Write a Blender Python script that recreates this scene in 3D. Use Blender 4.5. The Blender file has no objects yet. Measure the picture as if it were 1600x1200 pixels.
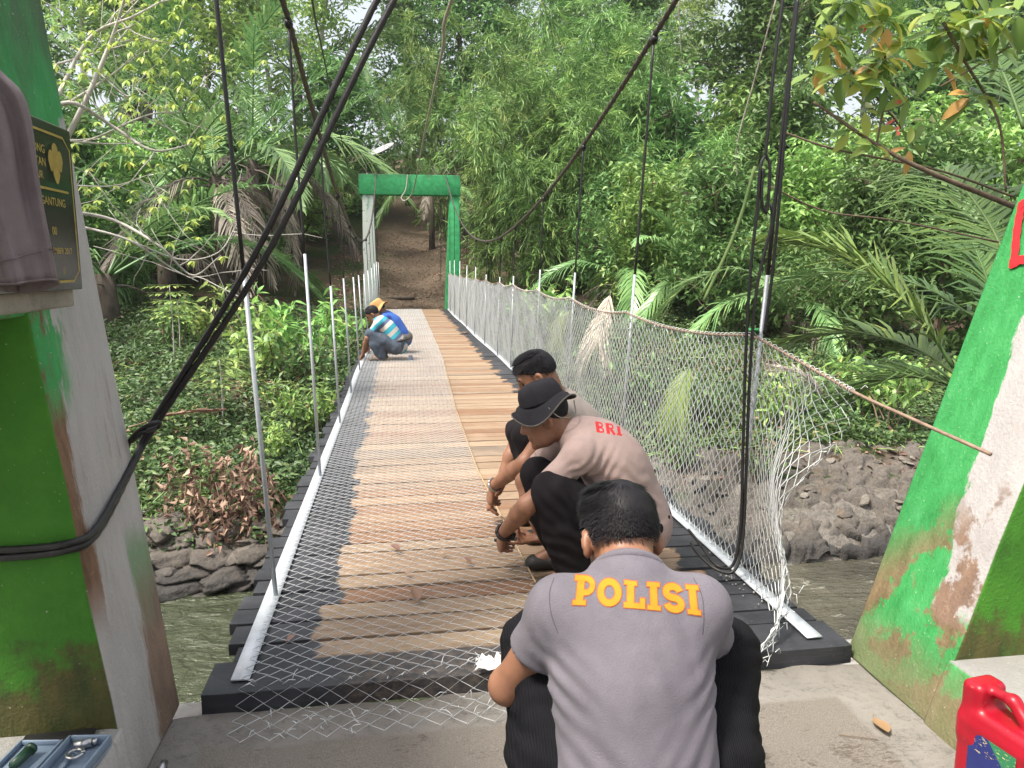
import bpy, bmesh, math, random
import numpy as np
from mathutils import Vector, Matrix
from mathutils.bvhtree import BVHTree

# ------------------------------------------------------------------ scene, camera, light
scene = bpy.context.scene
COL = scene.collection
rad = math.radians
CAM = np.array([0.0, 0.0, 1.42])
PITCH, YAW = rad(8.67), rad(8.34)
cd = bpy.data.cameras.new('camera')
cam = bpy.data.objects.new('camera', cd)
COL.objects.link(cam)
cam.location = CAM
cam.rotation_euler = (math.pi / 2 - PITCH, 0, -YAW)
cd.sensor_width = 36.0
cd.lens = 27.0
cd.clip_start = 0.05
cd.clip_end = 2000
scene.camera = cam

SUN_EL, SUN_AZ = 60.0, -118.0      # azimuth from +Y towards +X
world = bpy.data.worlds.new('World')
scene.world = world
world.use_nodes = True
wn = world.node_tree
wn.nodes.clear()
sky = wn.nodes.new('ShaderNodeTexSky')
sky.sky_type = 'NISHITA'
sky.sun_disc = False
sky.sun_elevation = rad(SUN_EL)
sky.sun_rotation = rad(SUN_AZ)
sky.air_density = 1.0
sky.dust_density = 8.0
sky.ozone_density = 0.6
bg = wn.nodes.new('ShaderNodeBackground')
bg.inputs['Strength'].default_value = 0.15
wo = wn.nodes.new('ShaderNodeOutputWorld')
# thin high overcast: an even veil of white cloud over the whole sky
veil = wn.nodes.new('ShaderNodeMix')
veil.data_type = 'RGBA'
veil.inputs[0].default_value = 0.5
veil.inputs[7].default_value = (4.3, 4.35, 4.4, 1)
wn.links.new(sky.outputs[0], veil.inputs[6])
wn.links.new(veil.outputs[2], bg.inputs[0])
wn.links.new(bg.outputs[0], wo.inputs[0])
sl = bpy.data.lights.new('sun', 'SUN')
sl.energy = 3.0
sl.angle = rad(10)
sl.color = (1.0, 0.95, 0.86)
sun = bpy.data.objects.new('sun', sl)
COL.objects.link(sun)
sd = Vector((math.sin(rad(SUN_AZ)) * math.cos(rad(SUN_EL)), math.cos(rad(SUN_AZ)) * math.cos(rad(SUN_EL)), math.sin(rad(SUN_EL))))
sun.rotation_euler = sd.to_track_quat('Z', 'Y').to_euler()
sun.location = (0, 0, 30)
vs = scene.view_settings
vs.view_transform = 'Standard'
vs.look = 'None'
vs.gamma = 1
vs.exposure = 1.05
try:
    vs.use_curve_mapping = False
    scene.cycles.max_bounces = 8
    scene.cycles.diffuse_bounces = 5
    scene.cycles.transmission_bounces = 4
    scene.cycles.transparent_max_bounces = 8
    scene.cycles.use_denoising = True
except Exception:
    pass

# ------------------------------------------------------------------ helpers
_ct, _st, _cp, _sp = math.cos(YAW), math.sin(YAW), math.cos(PITCH), math.sin(PITCH)
_fw = np.array([_st * _cp, _ct * _cp, -_sp])
_rt = np.array([_ct, -_st, 0.0])
_up = np.cross(_rt, _fw)


def ray(px, py):
    return _fw + _rt * (px - 800) / 1200.0 + _up * (600 - py) / 1200.0


def at(px, py, Y):
    """a point of the place seen at that spot of the photograph, Y metres down the bridge"""
    d = ray(px, py)
    return CAM + d * (Y / d[1])


def atz(px, py, z):
    d = ray(px, py)
    return CAM + d * ((z - CAM[2]) / d[2])


def nrm(v):
    v = np.asarray(v, float)
    return v / (np.linalg.norm(v, axis=-1, keepdims=True) + 1e-12)


class MB:
    def __init__(self):
        self.V, self.T, self.Q, self.A = [], [], [], []
        self.n = 0

    def add(self, V, F, rnd=0.5):
        V = np.asarray(V, float).reshape(-1, 3)
        F = np.asarray(F, int)
        if F.size:
            (self.T if F.shape[1] == 3 else self.Q).append(F + self.n)
        self.V.append(V)
        a = np.empty(len(V)); a[:] = rnd
        self.A.append(a)
        self.n += len(V)

    def box(self, lo, hi, rnd=0.5):
        x0, y0, z0 = lo; x1, y1, z1 = hi
        V = [(x0, y0, z0), (x1, y0, z0), (x1, y1, z0), (x0, y1, z0), (x0, y0, z1), (x1, y0, z1), (x1, y1, z1), (x0, y1, z1)]
        self.hexa(V, rnd)

    def hexa(self, V, rnd=0.5):
        self.add(V, [(3, 2, 1, 0), (4, 5, 6, 7), (0, 1, 5, 4), (1, 2, 6, 5), (2, 3, 7, 6), (3, 0, 4, 7)], rnd)

    def tube(self, pts, r, n=6, rnd=0.5, caps=True):
        pts = np.asarray(pts, float)
        m = len(pts)
        r = np.broadcast_to(np.asarray(r, float), (m,))
        T = np.gradient(pts, axis=0)
        T = nrm(T)
        up = np.array([0, 0, 1.0]) if abs(T[0][2]) < 0.9 else np.array([1.0, 0, 0])
        u = nrm(np.cross(T[0], up))
        U = np.empty_like(pts)
        for i in range(m):
            u = u - T[i] * np.dot(u, T[i])
            u = nrm(u)
            U[i] = u
        W = np.cross(T, U)
        a = np.linspace(0, 2 * math.pi, n, endpoint=False)
        V = pts[:, None, :] + r[:, None, None] * (np.cos(a)[None, :, None] * U[:, None, :] + np.sin(a)[None, :, None] * W[:, None, :])
        i = np.arange(m - 1)[:, None]; j = np.arange(n)[None, :]
        j2 = (j + 1) % n
        F = np.stack([i * n + j, i * n + j2, (i + 1) * n + j2, (i + 1) * n + j], -1).reshape(-1, 4)
        base = self.n
        self.add(V.reshape(-1, 3), F, rnd)
        if caps and n >= 3:
            for k, rev in ((0, True), (m - 1, False)):
                c = self.n
                self.add([pts[k]], np.zeros((0, 3), int), rnd)
                ring = base + k * n + np.arange(n)
                nx = np.roll(ring, -1)
                tri = np.stack([np.full(n, c), nx, ring] if rev else [np.full(n, c), ring, nx], -1)
                self.T.append(tri)

    def build(self, name, mat, parent=None, smooth=False, link=True):
        me = self.mesh(name, mat, smooth)
        return obj(name, me, parent)

    def mesh(self, name, mat, smooth=False):
        V = np.concatenate(self.V) if self.V else np.zeros((0, 3))
        A = np.concatenate(self.A) if self.A else np.zeros(0)
        T = np.concatenate(self.T) if self.T else np.zeros((0, 3), int)
        Q = np.concatenate(self.Q) if self.Q else np.zeros((0, 4), int)
        me = bpy.data.meshes.new(name)
        me.vertices.add(len(V))
        me.vertices.foreach_set('co', V.astype(np.float32).ravel())
        nl = 3 * len(T) + 4 * len(Q)
        me.loops.add(nl)
        me.loops.foreach_set('vertex_index', np.concatenate([T.ravel(), Q.ravel()]).astype(np.int32))
        me.polygons.add(len(T) + len(Q))
        st = np.concatenate([np.arange(len(T)) * 3, 3 * len(T) + np.arange(len(Q)) * 4]).astype(np.int32)
        me.polygons.foreach_set('loop_start', st)
        if smooth:
            me.polygons.foreach_set('use_smooth', np.ones(len(T) + len(Q), bool))
        at_ = me.attributes.new('rnd', 'FLOAT', 'POINT')
        at_.data.foreach_set('value', A.astype(np.float32))
        me.update(calc_edges=True)
        if mat is not None:
            me.materials.append(mat)
        return me


def obj(name, me, parent=None, loc=None, rot=None, scale=None):
    o = bpy.data.objects.new(name, me)
    COL.objects.link(o)
    if parent is not None:
        o.parent = parent
    if loc is not None:
        o.location = loc
    if rot is not None:
        o.rotation_euler = rot
    if scale is not None:
        o.scale = scale
    return o


def tag(o, label=None, cat=None, group=None, kind=None):
    if label: o['label'] = label
    if cat: o['category'] = cat
    if group: o['group'] = group
    if kind: o['kind'] = kind
    return o


def empty(name, loc=(0, 0, 0), rz=0.0):
    o = bpy.data.objects.new(name, None)
    COL.objects.link(o)
    o.location = loc
    o.rotation_euler = (0, 0, rz)
    o.empty_display_size = 0.1
    return o


def smooth_curve(pts, n=24):
    """Catmull-Rom through the points"""
    P = np.asarray(pts, float)
    if len(P) == 2:
        return P[0] + (P[1] - P[0]) * np.linspace(0, 1, n)[:, None]
    P = np.vstack([2 * P[0] - P[1], P, 2 * P[-1] - P[-2]])
    seg = len(P) - 3
    out = []
    for t in np.linspace(0, seg - 1e-6, n):
        i = int(t); f = t - i
        a, b, c, d = P[i:i + 4]
        out.append(0.5 * (2 * b + (c - a) * f + (2 * a - 5 * b + 4 * c - d) * f ** 2 + (3 * b - a - 3 * c + d) * f ** 3))
    return np.array(out)


def bevel(o, w=0.01, seg=2):
    m = o.modifiers.new('bevel', 'BEVEL'); m.width = w; m.segments = seg; m.limit_method = 'ANGLE'
    return o


# ------------------------------------------------------------------ materials
class NT:
    def __init__(self, name):
        self.m = bpy.data.materials.new(name)
        self.m.use_nodes = True
        self.t = self.m.node_tree
        self.t.nodes.clear()
        self.out = self.n('ShaderNodeOutputMaterial')

    def n(self, typ, **kw):
        x = self.t.nodes.new(typ)
        for k, v in kw.items():
            setattr(x, k, v)
        return x

    def l(self, a, b):
        self.t.links.new(a, b)

    def put(self, sock, v):
        if isinstance(v, bpy.types.NodeSocket):
            self.l(v, sock)
        elif isinstance(v, (tuple, list)) and len(v) == 3 and sock.type == 'RGBA':
            sock.default_value = (*v, 1)
        else:
            sock.default_value = v

    def pos(self, obj=False):
        if obj:
            return self.n('ShaderNodeTexCoord').outputs['Object']
        return self.n('ShaderNodeNewGeometry').outputs['Position']

    def noise(self, vec, scale, detail=4, rough=0.55, mul=None, dist=0.0):
        if mul is not None:
            mp = self.n('ShaderNodeMapping'); mp.inputs['Scale'].default_value = mul
            self.l(vec, mp.inputs['Vector']); vec = mp.outputs[0]
        x = self.n('ShaderNodeTexNoise')
        x.inputs['Scale'].default_value = scale
        x.inputs['Detail'].default_value = detail
        x.inputs['Roughness'].default_value = rough
        x.inputs['Distortion'].default_value = dist
        self.l(vec, x.inputs['Vector'])
        return x.outputs['Fac']

    def ramp(self, fac, stops, interp='LINEAR'):
        x = self.n('ShaderNodeValToRGB')
        e = x.color_ramp.elements
        x.color_ramp.interpolation = interp
        while len(e) < len(stops):
            e.new(0.5)
        for el, (p, c) in zip(e, stops):
            el.position = p
            el.color = (*c, 1) if not isinstance(c, (int, float)) else (c, c, c, 1)
        self.put(x.inputs[0], fac)
        return x.outputs[0]

    def mix(self, fac, a, b, blend='MIX'):
        x = self.n('ShaderNodeMix', data_type='RGBA', blend_type=blend)
        self.put(x.inputs[0], fac); self.put(x.inputs[6], a); self.put(x.inputs[7], b)
        return x.outputs[2]

    def math(self, op, a, b=0.0, c=0.0):
        x = self.n('ShaderNodeMath', operation=op)
        self.put(x.inputs[0], a); self.put(x.inputs[1], b)
        if op in ('MULTIPLY_ADD', 'SMOOTH_MIN', 'COMPARE'):
            self.put(x.inputs[2], c)
        return x.outputs[0]

    def step(self, v, lo, hi):
        x = self.n('ShaderNodeMapRange', interpolation_type='SMOOTHSTEP')
        self.put(x.inputs['Value'], v)
        x.inputs['From Min'].default_value = lo
        x.inputs['From Max'].default_value = hi
        return x.outputs[0]

    def sep(self, vec):
        x = self.n('ShaderNodeSeparateXYZ'); self.l(vec, x.inputs[0])
        return x.outputs

    def attr(self, name='rnd'):
        return self.n('ShaderNodeAttribute', attribute_name=name).outputs['Fac']

    def orand(self):
        return self.n('ShaderNodeObjectInfo').outputs['Random']

    def bump(self, h, strength=0.3, dist=0.02):
        x = self.n('ShaderNodeBump')
        x.inputs['Strength'].default_value = strength
        x.inputs['Distance'].default_value = dist
        self.l(h, x.inputs['Height'])
        return x.outputs[0]

    def pbr(self, color, rough=0.6, metal=0.0, normal=None, spec=0.5, **kw):
        b = self.n('ShaderNodeBsdfPrincipled')
        self.put(b.inputs['Base Color'], color)
        self.put(b.inputs['Roughness'], rough)
        self.put(b.inputs['Metallic'], metal)
        b.inputs['Specular IOR Level'].default_value = spec
        for k, v in kw.items():
            self.put(b.inputs[k.replace('_', ' ')], v)
        if normal is not None:
            self.l(normal, b.inputs['Normal'])
        return b.outputs[0]

    def done(self, sh):
        self.l(sh, self.out.inputs[0])
        return self.m


def m_plain(name, c, rough=0.6, metal=0.0, var=0.25, scale=8.0, spec=0.5, bump=0.15, mul=None):
    t = NT(name); p = t.pos(obj=True)
    f = t.noise(p, scale, 5, 0.6, mul)
    c2 = tuple(max(0, x * (1 - var)) for x in c); c3 = tuple(min(1, x * (1 + var)) for x in c)
    col = t.ramp(f, [(0.3, c2), (0.7, c3)])
    return t.done(t.pbr(col, rough, metal, t.bump(t.noise(p, scale * 6, 3), bump, 0.01) if bump else None, spec))


LEAF_GAIN = 2.05


def m_leaf(name, stops, trans=0.35, rough=0.42, spec=0.4, ovar=0.25):
    t = NT(name)
    c = t.ramp(t.attr(), [(p_, tuple(min(0.8, q * LEAF_GAIN) for q in c_)) for p_, c_ in stops])
    hs = t.n('ShaderNodeHueSaturation')
    r = t.orand()
    t.l(t.math('MULTIPLY_ADD', r, 0.028, 0.470), hs.inputs['Hue'])
    hs.inputs['Saturation'].default_value = 0.86
    t.l(t.math('MULTIPLY_ADD', r, 2 * ovar, 1.0 - ovar), hs.inputs['Value'])
    t.l(c, hs.inputs['Color'])
    c = hs.outputs[0]
    a = t.pbr(c, rough, 0, None, spec)
    b = t.n('ShaderNodeBsdfTranslucent')
    t.l(c, b.inputs[0])
    mx = t.n('ShaderNodeMixShader'); mx.inputs[0].default_value = trans * 0.75
    t.l(a, mx.inputs[1]); t.l(b.outputs[0], mx.inputs[2])
    return t.done(mx.outputs[0])


def m_bark(name, c1, c2, scale=6.0):
    t = NT(name); p = t.pos()
    f = t.noise(p, scale, 6, 0.65, (1, 1, 0.35))
    col = t.ramp(f, [(0.3, c1), (0.65, c2)])
    return t.done(t.pbr(col, 0.85, 0, t.bump(f, 0.6, 0.03), 0.2))


M = {}
M['leaf_bamboo'] = m_leaf('bamboo_leaf', [(0, (0.035, 0.10, 0.02)), (0.5, (0.085, 0.20, 0.04)), (0.85, (0.14, 0.28, 0.05)), (1, (0.24, 0.32, 0.08))], 0.4)
M['leaf_tree'] = m_leaf('tree_leaf', [(0, (0.019, 0.060, 0.014)), (0.5, (0.043, 0.119, 0.025)), (1, (0.093, 0.196, 0.038))], 0.35)
M['leaf_light'] = m_leaf('light_leaf', [(0, (0.06, 0.14, 0.03)), (0.6, (0.13, 0.25, 0.045)), (1, (0.25, 0.36, 0.06))], 0.45)
M['leaf_shrub'] = m_leaf('shrub_leaf', [(0, (0.04, 0.11, 0.02)), (0.5, (0.075, 0.20, 0.03)), (0.9, (0.15, 0.29, 0.045)), (1, (0.26, 0.30, 0.06))], 0.38, 0.35)
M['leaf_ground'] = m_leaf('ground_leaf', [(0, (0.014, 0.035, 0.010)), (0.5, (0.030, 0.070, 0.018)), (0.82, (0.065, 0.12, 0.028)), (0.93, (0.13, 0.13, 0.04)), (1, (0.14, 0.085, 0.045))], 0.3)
M['leaf_frond'] = m_leaf('frond_leaf', [(0, (0.028, 0.085, 0.025)), (0.5, (0.06, 0.15, 0.04)), (1, (0.13, 0.24, 0.055))], 0.3, 0.33, 0.5)
M['leaf_coco'] = m_leaf('near_frond_leaf', [(0, (0.022, 0.058, 0.018)), (0.5, (0.045, 0.098, 0.018)), (1, (0.107, 0.156, 0.022))], 0.3, 0.42, 0.3, 0.1)
M['leaf_dead'] = m_leaf('dead_frond', [(0, (0.045, 0.036, 0.028)), (0.5, (0.12, 0.10, 0.08)), (0.8, (0.20, 0.175, 0.145)), (1, (0.30, 0.26, 0.19))], 0.2, 0.7, 0.2)
M['leaf_dry'] = m_leaf('dry_leaf', [(0, (0.05, 0.03, 0.02)), (0.5, (0.13, 0.08, 0.05)), (1, (0.24, 0.17, 0.11))], 0.15, 0.7, 0.2)
M['leaf_branch'] = m_leaf('branch_leaf', [(0, (0.048, 0.128, 0.020)), (0.45, (0.104, 0.216, 0.024)), (0.78, (0.240, 0.304, 0.032)), (0.9, (0.400, 0.264, 0.024)), (1, (0.496, 0.096, 0.016))], 0.45, 0.35, 0.4, 0.05)
M['leaf_spray'] = m_leaf('spray_leaf', [(0, (0.062, 0.136, 0.015)), (0.6, (0.161, 0.260, 0.025)), (1, (0.260, 0.322, 0.037))], 0.45, 0.4, 0.4, 0.05)
M['bark_grey'] = m_bark('grey_bark', (0.09, 0.075, 0.06), (0.26, 0.235, 0.20))
M['bark_pale'] = m_bark('pale_bark', (0.30, 0.28, 0.25), (0.52, 0.50, 0.46), 10)
M['bark_dark'] = m_bark('dark_bark', (0.04, 0.03, 0.025), (0.12, 0.10, 0.08))
M['bark_brown'] = m_bark('brown_bark', (0.12, 0.085, 0.06), (0.24, 0.18, 0.13), 20)
M['culm'] = m_bark('culm', (0.05, 0.10, 0.03), (0.14, 0.19, 0.07), 3)
M['rachis'] = m_plain('rachis', (0.16, 0.20, 0.06), 0.5)
M['rachis_dead'] = m_plain('dead_rachis', (0.22, 0.17, 0.12), 0.8)

# ------------------------------------------------------------------ the setting: terrain, river, landing
_TY = [-200, 2.0, 2.5, 3.0, 4.0, 4.8, 8.3, 8.75, 9.05, 9.6, 10.6, 14, 19, 22.5, 25, 28, 34, 45, 60, 90, 200, 700]
_TZ = [-0.2, -0.2, -0.3, -1.2, -2.7, -3.1, -3.1, -2.75, -2.2, -1.75, -1.35, -0.75, -0.2, -0.02, 0.10, 0.5, 2.3, 6.2, 9.5, 14, 22, 40]


def vnoise(x, y, s=1.0, seed=0.0):
    x = np.asarray(x) * s + seed; y = np.asarray(y) * s - seed
    return (np.sin(x * 1.7 + 1.3 * np.sin(y * 1.1)) + np.sin(y * 1.9 + 1.7 * np.sin(x * 0.8 + 2)) + 0.5 * np.sin(x * 3.9 - y * 3.1 + np.sin(x + y))) / 2.5


def bank(x):
    return 0.22 * np.sin(np.asarray(x) * 0.7 + 0.5) - 0.015 * np.clip(np.abs(x) - 6, 0, 40) + 0.12 * np.sin(np.asarray(x) * 2.1)


def ground_z(x, y):
    x = np.asarray(x, float); y = np.asarray(y, float)
    s = y - bank(x) * np.clip((y - 4) / 4, 0, 1)
    z = np.interp(s, _TY, _TZ)
    w = np.clip((y - 9.6) / 3, 0, 1)
    z = z + w * 0.18 * vnoise(x, y, 0.7) + w * 0.05 * vnoise(x, y, 2.3, 4)
    path = np.exp(-((x - 0.75) / 1.5) ** 2) * np.clip((y - 21) / 3, 0, 1)
    z = z - path * 0.12 * w
    corridor = np.exp(-((x - 0.45) / 1.6) ** 2) * np.clip((y - 14) / 6, 0, 1) * np.clip((25 - y) / 2, 0, 1)
    z = z - corridor * 0.45
    side = np.clip((np.abs(x - 0.5) - 4) / 10, 0, 1) * np.clip((y - 14) / 10, 0, 1)
    return z + side * 1.2


def m_terrain():
    t = NT('soil'); p = t.pos(); s = t.sep(p)
    n1 = t.noise(p, 0.9, 6, 0.65); n2 = t.noise(p, 14, 5, 0.7); n3 = t.noise(p, 45, 3, 0.6)
    soil = t.ramp(n2, [(0.3, (0.035, 0.025, 0.018)), (0.55, (0.085, 0.06, 0.042)), (0.75, (0.16, 0.115, 0.08))])
    moss = t.ramp(n2, [(0.35, (0.015, 0.03, 0.008)), (0.7, (0.06, 0.085, 0.025))])
    col = t.mix(t.step(n1, 0.42, 0.6), soil, moss)
    dx = t.math('ABSOLUTE', t.math('SUBTRACT', s[0], 0.75))
    pm = t.math('MULTIPLY', t.step(t.math('MULTIPLY_ADD', n1, -1.6, t.math('SUBTRACT', 3.2, dx)), 0.4, 1.5), t.step(s[1], 22.5, 23.5))
    path = t.ramp(n2, [(0.3, (0.055, 0.039, 0.025)), (0.5, (0.110, 0.083, 0.058)), (0.72, (0.187, 0.149, 0.110))])
    col = t.mix(pm, col, path)
    rock = t.ramp(n2, [(0.3, (0.10, 0.09, 0.08)), (0.7, (0.26, 0.24, 0.21))])
    rm = t.math('SUBTRACT', 1.0, t.step(t.math('MULTIPLY_ADD', n1, 1.2, s[2]), -1.25, -0.75))
    rm = t.math('MULTIPLY', rm, t.step(s[1], 4.0, 5.0))
    col = t.mix(rm, col, rock)
    return t.done(t.pbr(col, 0.9, 0, t.bump(t.math('ADD', n2, t.math('MULTIPLY', n3, 0.5)), 0.8, 0.05), 0.2))


def build_terrain():
    xs = np.concatenate([-np.geomspace(300, 14, 16), np.linspace(-13.6, 15, 150), np.geomspace(15.5, 300, 16)])
    ys = np.concatenate([np.linspace(-200, -5, 8), np.linspace(0, 8, 20), np.linspace(8.1, 30, 170), np.linspace(30.5, 60, 50), np.geomspace(62, 700, 18)])
    X, Y = np.meshgrid(xs, ys)
    Z = ground_z(X, Y)
    V = np.stack([X, Y, Z], -1).reshape(-1, 3)
    ny, nx = X.shape
    i = np.arange(ny - 1)[:, None]; j = np.arange(nx - 1)[None, :]
    F = np.stack([i * nx + j, i * nx + j + 1, (i + 1) * nx + j + 1, (i + 1) * nx + j], -1).reshape(-1, 4)
    b = MB(); b.add(V, F)
    return tag(b.build('terrain', m_terrain(), None, True), 'leaf strewn earth banks rising from the river to the forest', 'terrain', kind='structure')


build_terrain()


def m_water():
    t = NT('river_water'); p = t.pos(); s = t.sep(p)
    w1 = t.noise(p, 1.1, 4, 0.6, (1, 1.8, 1), 0.6); w2 = t.noise(p, 5.0, 4, 0.65, (1, 1.6, 1), 0.8)
    right = t.step(s[0], 0.5, 4.5)
    col = t.mix(right, (0.050, 0.060, 0.034), (0.095, 0.09, 0.066))
    foam = t.math('MULTIPLY', t.step(t.math('ADD', t.math('MULTIPLY', w1, 0.5), t.math('MULTIPLY', w2, 0.6)), 0.60, 0.74), t.math('MULTIPLY_ADD', right, 0.55, 0.05))
    col = t.mix(foam, col, (0.5, 0.5, 0.44))
    h = t.math('ADD', t.math('MULTIPLY', w1, 1.0), t.math('MULTIPLY', w2, 0.35))
    return t.done(t.pbr(col, 0.06, 0, t.bump(h, 0.85, 0.30), 0.5, IOR=1.33))


b = MB()
nx, ny = 160, 60
xs = np.linspace(-60, 60, nx); ys = np.linspace(2.5, 9.6, ny)
X, Y = np.meshgrid(xs, ys)
Z = -2.3 + 0.02 * vnoise(X, Y, 1.4) + 0.012 * vnoise(X, Y, 3.7, 3)
i = np.arange(ny - 1)[:, None]; j = np.arange(nx - 1)[None, :]
b.add(np.stack([X, Y, Z], -1), np.stack([i * nx + j, i * nx + j + 1, (i + 1) * nx + j + 1, (i + 1) * nx + j], -1).reshape(-1, 4))
tag(b.build('river', m_water(), None, True), 'greenish brown river flowing under the bridge', 'river', kind='structure')


def m_concrete(name, c=(0.225, 0.21, 0.188), sand=True):
    t = NT(name); p = t.pos(); s = t.sep(p)
    n1 = t.noise(p, 2.2, 6, 0.65); n2 = t.noise(p, 30, 5, 0.7); n3 = t.noise(p, 260, 2, 0.6)
    d = tuple(x * 0.68 for x in c); l = tuple(min(1, x * 1.22) for x in c)
    col = t.ramp(n1, [(0.28, d), (0.5, c), (0.72, l)])
    col = t.mix(t.step(n2, 0.5, 0.75), col, tuple(x * 0.6 for x in c))
    hgt = t.math('ADD', n2, t.math('MULTIPLY', n3, 0.7))
    if sand:
        # rougher, sandier middle inside a smooth trowelled border strip
        ex = t.math('MINIMUM', t.math('SUBTRACT', s[0], -0.60), t.math('SUBTRACT', 1.42, s[0]))
        ey = t.math('SUBTRACT', 2.20, s[1])
        e = t.math('MULTIPLY_ADD', t.noise(p, 6, 3), 0.08, t.math('MINIMUM', ex, ey))
        inner = t.step(e, 0.03, 0.055)
        col = t.mix(inner, col, t.mix(t.step(n3, 0.35, 0.7), (0.155, 0.138, 0.118), (0.245, 0.22, 0.19)))
        pits = t.step(t.math('MULTIPLY', t.noise(p, 5, 3), t.noise(p, 60, 3, 0.7, (0.6, 1.6, 1))), 0.30, 0.42)
        col = t.mix(t.math('MULTIPLY', pits, inner), col, (0.14, 0.115, 0.09))
        hgt = t.math('SUBTRACT', hgt, t.math('MULTIPLY', pits, 1.0))
    return t.done(t.pbr(col, 0.92, 0, t.bump(hgt, 0.6, 0.012), 0.2))


M['concrete'] = m_concrete('landing_concrete')
M['concrete_pale'] = m_concrete('pale_concrete', (0.38, 0.37, 0.345), False)
M['concrete_step'] = m_concrete('step_concrete', (0.38, 0.38, 0.36), False)

b = MB()
# landing slab with an uneven front lip and gentle surface undulation
nx, ny = 60, 70
xs = np.linspace(-2.6, 3.6, nx); ys = np.linspace(-4, 2.39, ny)
X, Y = np.meshgrid(xs, ys)
Y = Y + np.where(np.arange(ny)[:, None] == ny - 1, 0.02 * vnoise(X, Y, 9) + 0.008 * vnoise(X, Y, 31), 0)
Z = 0.004 * vnoise(X, Y, 2.5) + 0.003 * vnoise(X, Y, 9, 2)
top = np.stack([X, Y, Z], -1).reshape(-1, 3)
i = np.arange(ny - 1)[:, None]; j = np.arange(nx - 1)[None, :]
b.add(top, np.stack([i * nx + j, i * nx + j + 1, (i + 1) * nx + j + 1, (i + 1) * nx + j], -1).reshape(-1, 4))
rim = top[-nx:]
low = rim.copy(); low[:, 2] = -0.5
k = np.arange(nx - 1)
b.add(np.vstack([rim, low]), np.stack([k, nx + k, nx + k + 1, k + 1], -1))
land = tag(b.build('landing_pavement', M['concrete'], None, True), 'grey sanded concrete landing in front of the bridge deck', 'pavement', kind='structure')

b = MB()
for (x0, x1, y1, z) in [(-1.3, -0.70, 2.72, -0.13), (-0.70, 1.66, 2.60, -0.16), (1.66, 2.7, 2.80, -0.12)]:
    b.hexa([(x0, 2.3, -1.6), (x1, 2.3, -1.6), (x1, y1 + 0.1, -1.6), (x0, y1 + 0.1, -1.6), (x0, 2.3, z), (x1, 2.3, z), (x1, y1, z), (x0, y1, z)])
o = bevel(b.build('abutment', M['concrete_pale']), 0.03, 3)
tag(o, 'pale concrete abutment block under the near end of the deck', 'abutment')


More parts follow.
